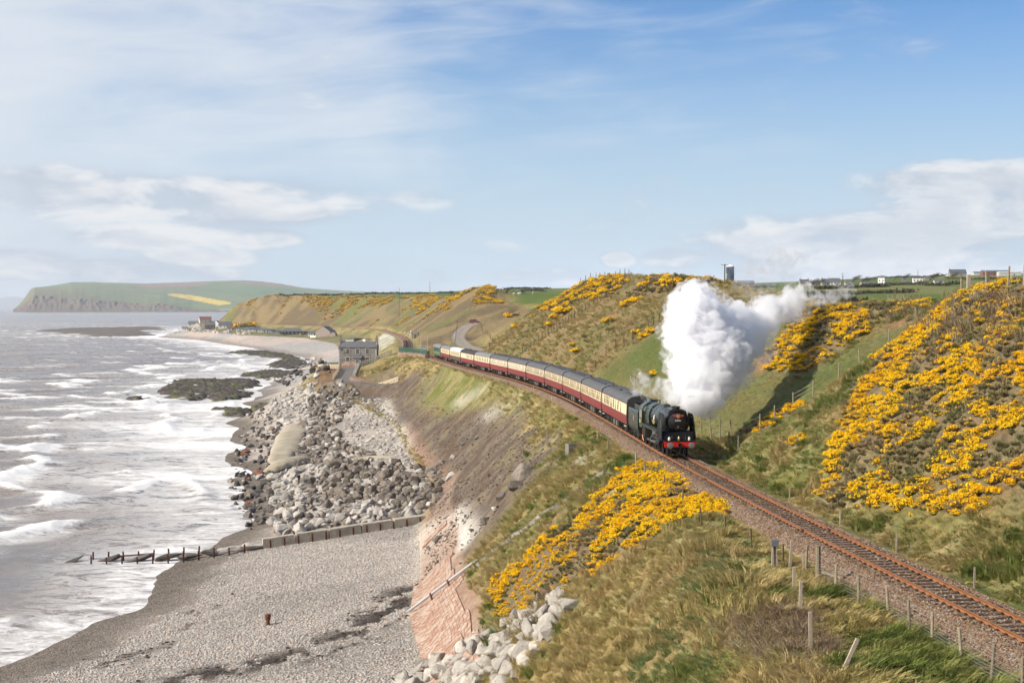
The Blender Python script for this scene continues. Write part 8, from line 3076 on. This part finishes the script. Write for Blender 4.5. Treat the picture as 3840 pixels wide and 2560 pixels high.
def tree_mesh(seed):
    """wind bent bare thorn: trunk and limbs, crown of fine twigs swept to the right"""
    r_ = random.Random(seed)
    b = MB()
    b.tube([(0, 0, -.3), (.2, 0, 1.0), (.7, .1, 2.0)], [.2, .16, .1], 6)
    for k in range(6):
        a = r_.uniform(-1, 1)
        b.tube([(.5, 0, 1.4 + .1 * k), (1.3 + .2 * k, a * .8, 2.2 + .25 * k), (2.4 + .3 * k, a * 1.5, 2.7 + .25 * k)], [.07, .05, .02], 4)
    V_, F_ = [], []
    for k in range(420):
        t = r_.random()
        c = Vector((.6 + 3.2 * t + r_.gauss(0, .35), r_.gauss(0, .8), 2.0 + 1.6 * t ** .6 + r_.gauss(0, .45)))
        d = Vector((r_.gauss(.9, .5), r_.gauss(0, .5), r_.gauss(.3, .4))).normalized() * r_.uniform(.25, .6)
        w = d.cross(Vector((r_.gauss(0, 1), r_.gauss(0, 1), r_.gauss(0, 1)))).normalized() * .06
        j = len(V_)
        V_ += [tuple(c - w), tuple(c + w), tuple(c + d)]
        F_.append((j, j + 1, j + 2))
    return b.mesh('trunk', M_WOODD), tri_mesh('crown', V_, F_, [M_HEDGE])


trees = [tree_mesh(870 + k) for k in range(3)]
TR = [(3226, 1064, 'leftmost wind bent thorn tree of the skyline row'), (3243, 1060, 'second wind bent thorn tree from the left of the skyline row'), (3258, 1057, 'third wind bent thorn tree of the skyline row'), (3273, 1054, 'fourth wind bent thorn tree of the skyline row'), (3288, 1052, 'thorn tree next left of the tall white house'),
      (3350, 1050, 'thorn tree close right of the tall white house'), (3060, 1075, 'bare tree between the two chimneyed houses'), (3040, 1074, 'bare tree by the dark roofed house'), (3190, 1066, 'thorn tree left of the skyline row'), (3380, 1055, 'scrubby tree before the modern house'), (3560, 1052, 'scrubby tree below the lone bungalow'), (3480, 1062, 'scrubby tree between the modern house and the low bungalow')]
for i, (u, v, lb) in enumerate(TR):
    h = hit(u, v + 6, 620, 1900)
    s = 1.5 if i < 8 else 1.9
    t = tag(empty('thorn_tree', h), lb, 'tree', 'wind bent trees on the skyline')
    t.scale = (s, s, s)
    link('trunk', trees[i % 3][0], t)
    link('crown', trees[i % 3][1], t)

# shrubs by the village
for k, (u, v, s) in enumerate(((900, 1236, 8), (925, 1232, 9), (945, 1230, 8), (885, 1240, 5))):
    h = hit(u, v, 1000, 1800)
    o = link('village_shrub', bush_me[3 if k % 2 else 2], None, h, (0, 0, k), s)
    tag(o, ['largest', 'second largest', 'rightmost', 'smallest left'][k] + ' green shrub of the clump between the houses and chalets', 'shrub', 'shrubs in the village')

# ---- sheep on the pasture
M_WOOL = pmat('sheep_wool', (.62, .57, .50), .95, 0, .1, 8)
bm = bmesh.new()
bmesh.ops.create_uvsphere(bm, u_segments=12, v_segments=8, radius=.5)
for v in bm.verts:
    v.co = Vector((v.co.x * 1.15, v.co.y * .62, v.co.z * .66 + .72 + .03 * math.sin(9 * v.co.x)))
bmesh.ops.create_cone(bm, segments=8, radius1=.15, radius2=.09, depth=.42, cap_ends=True, matrix=Matrix.Translation((.66, 0, .70)) @ Euler((0, R(125), 0)).to_matrix().to_4x4())
for x_ in (-.34, .32):
    for y_ in (-.16, .16):
        bmesh.ops.create_cone(bm, segments=6, radius1=.035, radius2=.07, depth=.5, cap_ends=True, matrix=Matrix.Translation((x_, y_, .25)))
for y_ in (-.1, .1):
    bmesh.ops.create_cone(bm, segments=5, radius1=.05, radius2=.01, depth=.14, cap_ends=True, matrix=Matrix.Translation((.60, y_, .84)) @ Euler((R(90 if y_ < 0 else -90), 0, 0)).to_matrix().to_4x4())
sheep_me = bpy.data.meshes.new('sheep')
bm.to_mesh(sheep_me)
bm.free()
sheep_me.materials.append(M_WOOL)
for k, (u, v, rz2) in enumerate(((1928, 1110, .3), (1946, 1107, 2.9), (1951, 1106, .1), (1999, 1105, 1.2))):
    h = hit(u, v, 560, 900)
    tag(link('sheep', sheep_me, None, h, (0, 0, rz2), 1.2), ['leftmost white sheep grazing on the pasture', 'white sheep left of the touching pair', 'white sheep right of the touching pair', 'rightmost white sheep near the gorse ridge'][k], 'sheep', 'sheep on the pasture')
# white birds resting beside the far track
bird_me = MB().lathe([(.0, -.3), (.12, -.1), (.14, .1), (.05, .3), (.0, .36)], 8, 'X', (0, 0, .25)).lathe([(.0, -.08), (.08, 0), (.0, .08)], 6, 'Z', (.3, 0, .42)).poly([(.36, -.01, .42), (.36, .01, .42), (.48, 0, .41)], [(0, 1, 2)]).bar((0, -.05, 0), (0, -.04, .2), .02).bar((0, .05, 0), (0, .04, .2), .02).mesh('bird', M_WHITEW)
for k in range(8):
    y_ = 800 - 22 * k
    x_ = float(rail_x(y_)) + 4.5 + .6 * (k % 3)
    tag(link('white_bird', bird_me, None, (x_, y_, float(ground(x_, y_))), (0, 0, k), 2.0), f'white bird, {ORD[7 - k]} from the near end of the row by the far track', 'bird', 'white birds by the far track')

# ---- walker on the boulders
def person(loc, label):
    bm = bmesh.new()
    J = [((0, 0, .98), .15), ((0, .02, 1.2), .16), ((0, .03, 1.42), .15), ((0, .02, 1.54), .065), ((0, -.02, 1.66), .105), ((0, -.02, 1.76), .09),
         ((-.10, 0, .92), .10), ((-.13, -.06, .50), .075), ((-.13, .02, .10), .055), ((-.13, -.12, .04), .05),
         ((.10, 0, .92), .10), ((.15, .12, .50), .075), ((.16, .26, .12), .055), ((.16, .12, .06), .05),
         ((-.20, .03, 1.40), .075), ((-.27, .05, 1.12), .055), ((-.22, -.12, .92), .042), ((-.20, -.18, .86), .035),
         ((.20, .03, 1.40), .075), ((.28, .06, 1.12), .055), ((.26, -.05, .88), .042), ((.26, -.08, .80), .035)]
    E = [(0, 1), (1, 2), (2, 3), (3, 4), (4, 5), (0, 6), (6, 7), (7, 8), (8, 9), (0, 10), (10, 11), (11, 12), (12, 13), (2, 14), (14, 15), (15, 16), (16, 17), (2, 18), (18, 19), (19, 20), (20, 21)]
    me = bpy.data.meshes.new('person')
    me.from_pydata([j[0] for j in J], E, [])
    o = bpy.data.objects.new('person_body', me)
    md = o.modifiers.new('skin', 'SKIN')
    for k, (p_, r_) in enumerate(J):
        me.skin_vertices[0].data[k].radius = (r_, r_)
    me.skin_vertices[0].data[0].use_root = True
    o.modifiers.new('sub', 'SUBSURF').levels = 2
    m2 = baked(o)
    coat, leg_, skin, hair = pmat('dark_coat', (.018, .018, .022), .8), pmat('dark_trousers', (.025, .025, .03), .85), pmat('skin', (.45, .28, .2), .6), pmat('dark_hair', (.03, .02, .015), .7)
    m2.materials.clear()
    for q in (coat, leg_, skin, hair):
        m2.materials.append(q)
    for f in m2.polygons:
        c = f.center
        f.use_smooth = True
        f.material_index = 3 if (c.z > 1.68 and c.y > -.06) else (2 if (c.z > 1.5 or (c.z < .9 and abs(c.x) > .19 and c.z > .75)) else (1 if c.z < .93 else 0))
    m2.name = 'person'
    t = link('person', m2, None, loc, (0, 0, .6))
    tag(t, label, 'person')


h = hit(1121, 1832, 190, 300)
person((h.x, h.y, h.z + .9), 'person in dark clothes walking on the bleached boulders')

# ------------------------------------------------------------------ headland across the bay
def headland():
    sky_u = [50, 58, 75, 95, 115, 130, 160, 210, 270, 340, 420, 560, 700, 800, 900, 960, 1040, 1130, 1250, 1350, 1500, 1700, 1900]
    sky_v = [1160, 1153, 1140, 1115, 1085, 1077, 1075, 1068, 1058, 1057, 1060, 1062, 1058, 1054, 1051, 1053, 1062, 1078, 1088, 1093, 1099, 1100, 1110]
    cl_u = [50, 58, 95, 130, 200, 330, 420, 500, 600, 660, 720, 800, 1000, 1900]
    cl_v = [1161, 1158, 1135, 1108, 1112, 1122, 1130, 1139, 1139, 1148, 1158, 1163, 1164, 1166]
    us = np.linspace(50, 1900, 460)
    vs_ = np.interp(us, sky_u, sky_v) + (fbm(us / 14, us * 0, 3, 901) - .5) * 2.0
    vc = np.interp(us, cl_u, cl_v) + (fbm(us / 18, us * 0, 4, 902) - .5) * 5 * sstep(us, 55, 100) * (1 - sstep(us, 640, 760))
    vc = np.maximum(vc, vs_ + .5)
    rows = []
    nrow = 64
    y0, yc, y1 = 8600 + 0 * us, 8800 + (fbm(us / 120, us * 0, 2, 903) - .5) * 120, 11600 + 0 * us
    for i in range(nrow):
        if i < 14:
            t = i / 13.0
            yy = y0 + (yc - y0) * t + (fbm(us / 10, us * 0 + t * 3, 3, 904) - .5) * 130 * t * (1 - t * .3)
            zc = CAM_Z + (1149 - vc) / FPX * yc
            zz = -6 + (zc + 6) * (t ** .8)
            zz = zz + (fbm(us / 7, us * 0 + t * 5, 3, 905) - .5) * 22 * t * (1 - t) * 2
        else:
            t = (i - 13) / (nrow - 14.0)
            yy = yc + (y1 - yc) * t
            v = vc + (vs_ - vc) * (1 - (1 - t) ** 1.55)
            zz = CAM_Z + (1149 - v) / FPX * yy + (fbm(us / 90, us * 0 + t * 2, 2, 906) - .5) * 10 * t * (1 - t) * 4
        xx = (us - 1920) / FPX * yy
        rows.append(np.stack([xx, yy, zz], -1))
    rows.append(np.stack([(us - 1920) / FPX * 14000, 14000 + 0 * us, -8 + 0 * us], -1))
    P = np.array(rows)
    nr, nc = P.shape[:2]
    u, v = project(P[..., 0], P[..., 1], P[..., 2])
    n1 = fbm(u / 9, v / 3, 4, 907)
    green = lerp(c_(.12, .15, .06), c_(.14, .16, .075), fbm(u / 60, v / 10, 3, 908))
    colr = green
    t_row = np.arange(nr)[:, None] * np.ones((1, nc))
    cliffw = 1 - sstep(t_row, 11, 16)
    rough = inpoly(u, v, [(50, 1165), (110, 1085), (130, 1072), (170, 1078), (260, 1085), (330, 1105), (400, 1122), (520, 1140), (640, 1142), (700, 1165)])
    rg = lerp(c_(.16, .135, .075), c_(.12, .125, .05), n1)
    colr = lerp(colr, rg, rough * .85)
    rock = lerp(c_(.16, .09, .07), c_(.115, .10, .085), sstep(n1, .4, .6))
    rock = lerp(rock, c_(.11, .12, .055), sstep(fbm(u / 14, v / 5, 3, 909), .5, .62) * .7)
    colr = lerp(colr, rock, np.clip(cliffw, 0, 1))
    for poly, cc in (([(470, 1062), (560, 1059), (700, 1056), (790, 1060), (780, 1068), (700, 1078), (560, 1080)], c_(.20, .145, .10)),
                     ([(840, 1056), (960, 1050), (1040, 1060), (1130, 1077), (1060, 1078), (960, 1068)], c_(.20, .145, .10)),
                     ([(624, 1104), (650, 1101), (720, 1107), (866, 1133), (862, 1142), (817, 1145), (720, 1125), (673, 1116)], c_(.55, .40, .06)),
                     ([(600, 1122), (820, 1146), (900, 1140), (900, 1160), (700, 1160)], c_(.13, .175, .055)),
                     ([(700, 1080), (800, 1070), (1000, 1075), (1300, 1096), (1300, 1110), (900, 1110)], c_(.10, .155, .06)),
                     ([(820, 1158), (960, 1160), (960, 1172), (800, 1174)], c_(.36, .31, .24))):
        colr = lerp(colr, cc, inpoly(u, v, poly).astype(float) * (1 - cliffw))
    dmin = np.full(u.shape, 99.0)
    for line in ([(390, 1123), (440, 1097), (510, 1095), (590, 1102)], [(480, 1076), (560, 1081), (700, 1079), (790, 1069)], [(624, 1104), (560, 1098), (500, 1082)], [(640, 1143), (730, 1136), (765, 1132)], [(673, 1117), (817, 1145), (862, 1143)], [(780, 1070), (860, 1060), (960, 1052)], [(700, 1080), (800, 1092), (960, 1108)]):
        for (ax, ay), (bx, by) in zip(line[:-1], line[1:]):
            t = np.clip(((u - ax) * (bx - ax) + (v - ay) * (by - ay)) / ((bx - ax) ** 2 + (by - ay) ** 2), 0, 1)
            dmin = np.minimum(dmin, np.hypot((u - ax - t * (bx - ax)) * .6, v - ay - t * (by - ay)))
    colr = lerp(colr, c_(.045, .055, .035), (1 - sstep(dmin, .5, 1.5)) * .8)
    vid = np.arange(nr * nc).reshape(nr, nc)
    q = np.stack([vid[:-1, :-1], vid[:-1, 1:], vid[1:, 1:], vid[1:, :-1]], -1).reshape(-1, 4)
    m = bpy.data.materials.new('headland_ground')
    m.use_nodes = True
    g = NG(m.node_tree)
    b = g.n['Principled BSDF']
    n = g.noise(g.pos(), .012, 6, .65)
    g.put(b.inputs['Base Color'], g.vmath('SCALE', g.attr('col'), g.lin(n, .3, .7, .8, 1.2)))
    b.inputs['Roughness'].default_value = .95
    b.inputs['Specular IOR Level'].default_value = .05
    me = np_mesh('headland', P.reshape(-1, 3), q, m, smooth=True)
    add_attr(me, 'col', np.clip(colr, .01, .8).reshape(-1, 3))
    tag(link('headland', me), kind='structure')


headland()
# far blue fell beyond the point
fu = np.linspace(-260, 130, 60)
fv = np.interp(fu, [-260, -150, -60, 0, 40, 80, 100, 130], [1140, 1118, 1112, 1117, 1112, 1113, 1122, 1150]) + (fbm(fu / 20, fu * 0, 3, 921) - .5) * 4
P = []
for yy, k in ((40000, 0), (41000, .6), (42000, 1), (44000, .7), (46000, 0)):
    P.append(np.stack([(fu - 1920) / FPX * yy, yy + 0 * fu, -8 + k * (8 + CAM_Z + (1149 - fv) / FPX * 42000)], -1))
P = np.array(P)
vid = np.arange(P.shape[0] * P.shape[1]).reshape(P.shape[:2])
q = np.stack([vid[:-1, :-1], vid[:-1, 1:], vid[1:, 1:], vid[1:, :-1]], -1).reshape(-1, 4)
tag(link('far_hills', np_mesh('far_hills', P.reshape(-1, 3), q, pmat('far_fell', (.12, .13, .08), .95, 0, .2, .0005, .05, world=True), smooth=True)), kind='structure')
# caravans across the bay
M_VANW = pmat('caravan_white', (.78, .77, .74), .6, 0, .05, 1)
cvm = MB().box(0, 0, 3, 26, 9, 6).prism([(-13, 6), (13, 6), (12, 8), (-12, 8)], -4.5, 4.5).mesh('caravan', M_VANW)
rv = random.Random(4)
for k in range(26):
    u, v = 738 + 5.2 * k + rv.uniform(-2, 2), 1160 + (k % 3) * 1.9 + rv.uniform(-.5, .5) - (2 if 6 < k < 16 else 0)
    yy = 8950 + 120 * (2 - k % 3)
    p = at(u, v, Y=yy)
    tag(link('static_caravan', cvm, None, p, (0, 0, rv.uniform(-.6, .6)), rv.uniform(.7, 1.1)), f'tiny white caravan, {ORD[k]} from the left under the far headland', 'caravan', 'caravans across the bay')

# ------------------------------------------------------------------ steam
BLOBS = [(2548, 1533, 117.6, .45), (2562, 1522, 118.3, .6), (2590, 1525, 119.2, .95), (2620, 1500, 120.5, 1.4), (2650, 1492, 121.5, 1.35), (2610, 1450, 122, 1.8), (2660, 1430, 123, 1.8), (2565, 1445, 121.5, 1.1), (2535, 1490, 120, .7), (2700, 1400, 125, 1.5), (2620, 1380, 124, 2.1), (2690, 1350, 126, 2.1), (2575, 1385, 124, 1.2), (2750, 1350, 128, 1.5),
         (2590, 1310, 125, 1.8), (2650, 1290, 126, 2.2), (2730, 1275, 129, 2.0), (2790, 1295, 131, 1.5), (2545, 1275, 125, 1.35), (2560, 1220, 126, 1.6), (2545, 1170, 127, 1.15), (2600, 1150, 128, 1.6), (2560, 1130, 128, 1.15), (2598, 1098, 129, 1.0), (2650, 1200, 129, 2.0), (2650, 1125, 131, 1.0), (2710, 1205, 131, 1.6), (2770, 1225, 133, 1.7), (2770, 1172, 134, 1.05), (2735, 1230, 132, 1.6),
         (2840, 1235, 135, 1.4), (2850, 1190, 137, 1.2), (2890, 1170, 139, 1.05), (2930, 1152, 141, 1.05), (2960, 1120, 144, .85), (2995, 1102, 146, .75), (2930, 1185, 141, .8), (2680, 1470, 122.5, 1.1), (2780, 1320, 130, 1.3), (2830, 1275, 134, 1.1)]
WISP1 = [(3030, 1112, 148, .8), (2970, 1150, 144, .7), (3070, 1125, 150, .6), (3105, 1125, 152, .8), (3140, 1105, 154, .7), (3180, 1090, 156, .6), (3020, 1085, 148, .6)]
WISP2 = [(2525, 1465, 124, .8), (2490, 1460, 126, .7), (2450, 1445, 128, .6), (2410, 1430, 130, .5), (2385, 1410, 131, .4), (2430, 1478, 128, .5), (2390, 1460, 130, .45), (2500, 1500, 124, .5)]
SMOKE = [(2800, 1080, 140, 1.3), (2850, 1040, 145, 1.6), (2900, 1000, 150, 1.8), (2960, 980, 156, 1.7), (2860, 980, 150, 1.5), (2780, 1030, 142, 1.1), (2930, 1040, 150, 1.4)]


ICO = {}
for lv in (2, 3):
    bm = bmesh.new()
    bmesh.ops.create_icosphere(bm, subdivisions=lv, radius=1)
    bm.verts.ensure_lookup_table()
    ICO[lv] = (np.array([v.co[:] for v in bm.verts]), np.array([[v.index for v in f.verts] for f in bm.faces]))
    bm.free()


def puff_mesh(blobs, voxel, amp, seed, grow=0.0):
    r_ = random.Random(seed)
    V_, F_, nb = [], [], 0

    def ball(c, rad, lv):
        nonlocal nb
        v, f = ICO[lv]
        V_.append(v * rad + np.array(c))
        F_.append(f + nb)
        nb += len(v)
    for u, v, Yd, r in blobs:
        c = at(u, v, Y=Yd)
        ball(c, r + grow, 3)
        for k in range(14):       # billows on the flanks
            d = Vector((r_.gauss(0, 1), r_.gauss(-.1, 1), r_.gauss(.1, 1))).normalized()
            ball(c + d * r * r_.uniform(.72, .98), r * r_.uniform(.24, .46) + grow * .6, 2)
    me = np_mesh('puff', np.concatenate(V_), np.concatenate(F_))
    o = bpy.data.objects.new('puff_tmp', me)
    md = o.modifiers.new('r', 'REMESH')
    md.mode = 'VOXEL'
    md.voxel_size = voxel
    m2 = baked(o)
    n = len(m2.vertices)
    co_, no_ = np.empty(n * 3, np.float32), np.empty(n * 3, np.float32)
    m2.vertices.foreach_get('co', co_)
    m2.vertices.foreach_get('normal', no_)
    co_, no_ = co_.reshape(-1, 3), no_.reshape(-1, 3)
    a = co_[:, 0] * .8 + co_[:, 1] * .6
    h = np.abs(fbm(a / 1.3, co_[:, 2] / 1.3, 5, seed, .62) - .5) * 2 + np.abs(fbm((co_[:, 0] - co_[:, 1]) / .8, co_[:, 2] / .8 + 9, 4, seed + 3, .6) - .5) * 2
    co_ += no_ * ((.45 - h) * amp)[:, None]
    m2.vertices.foreach_set('co', co_.ravel())
    m2.update()
    m2.polygons.foreach_set('use_smooth', np.ones(len(m2.polygons), bool))
    return m2


def steam_mat(name, dens, thin, col=(1, 1, 1), wisp=False, aniso=.15):
    m = bpy.data.materials.new(name)
    m.use_nodes = True
    g = NG(m.node_tree)
    g.n.clear()
    out = g.n.new('ShaderNodeOutputMaterial')
    pv = g.n.new('ShaderNodeVolumePrincipled')
    pv.inputs['Color'].default_value = (*col, 1)
    pv.inputs['Anisotropy'].default_value = aniso
    if wisp:
        n = g.noise(g.pos(), thin, 5, .62, .8)
        g.put(pv.inputs['Density'], g.smooth(n, .47, .72, 0, dens))
    else:
        pv.inputs['Density'].default_value = dens
    g.l.new(pv.outputs[0], out.inputs['Volume'])
    return m


BLOBS += [(2800, 1250, 133, 1.5), (2860, 1215, 137, 1.2), (2700, 1300, 128, 1.9), (2505, 1285, 125, .7), (2520, 1230, 126, .9), (2630, 1085, 130, .6), (2690, 1160, 132, .9), (2800, 1190, 135, .9), (2900, 1205, 140, .8), (2740, 1400, 126.5, 1.1), (2715, 1450, 124, .8), (2830, 1300, 133, 1.1), (2785, 1375, 130, .9), (2755, 1430, 127, .7), (2950, 1175, 142, .9), (2985, 1142, 145, .8), (2895, 1125, 141, .7), (2860, 1145, 139, .8)]
stm = puff_mesh(BLOBS, .15, .95, 950, -.2)
stm.materials.clear()
stm.materials.append(steam_mat('dense_steam', 1.5, 0, (.975, .975, .985)))
sc0 = tag(link('steam_cloud', stm), 'billowing white steam cloud rising from the locomotive and blowing right', kind='stuff')
rv = random.Random(12)
FRINGE = [(u + rv.uniform(-26, 26), v + rv.uniform(-24, 20), Yd, r * rv.uniform(.7, .95)) for u, v, Yd, r in BLOBS if v < 1480]
fr_me = puff_mesh(FRINGE, .2, .6, 955, .62)
fr_me.materials.clear()
fr_me.materials.append(steam_mat('steam_fringe', 2.6, 1.5, (.995, .995, 1.0), True))
link('steam_fringe', fr_me, sc0)['kind'] = 'stuff'
for nm, bl, dens, lab, sd, cc in (('steam_wisp', WISP1, 1.6, 'thin white steam wisp trailing off over the fields', 960, (.98, .98, 1)), ('steam_leak', WISP2, 1.3, 'thin steam drifting low over the grass left of the engine', 970, (.98, .98, 1)), ('smoke_haze', SMOKE, .42, 'faint grey smoke hanging above the steam cloud', 980, (.75, .76, .8))):
    wm = puff_mesh(bl, .25, .3, sd, .35)
    wm.materials.clear()
    wm.materials.append(steam_mat(nm, dens, 1.1, cc, True))
    tag(link(nm, wm), lab, kind='stuff')

HAZE = 4.2e-5
# ------------------------------------------------------------------ sea air between here and the headland
hz = MB()
hz.box(-8000, 28800, 170, 110000, 60600, 368)
hz_o = hz.build('haze', None)
hz_o.data.materials.clear()
m = bpy.data.materials.new('sea_air')
m.use_nodes = True
g = NG(m.node_tree)
g.n.clear()
pv = g.n.new('ShaderNodeVolumePrincipled')
pv.inputs['Color'].default_value = (.80, .88, 1.0, 1)
pv.inputs['Density'].default_value = HAZE
pv.inputs['Anisotropy'].default_value = .2
g.l.new(pv.outputs[0], g.n.new('ShaderNodeOutputMaterial').inputs['Volume'])
hz_o.data.materials.append(m)
tag(hz_o, 'thin pale sea haze over the bay', kind='stuff')
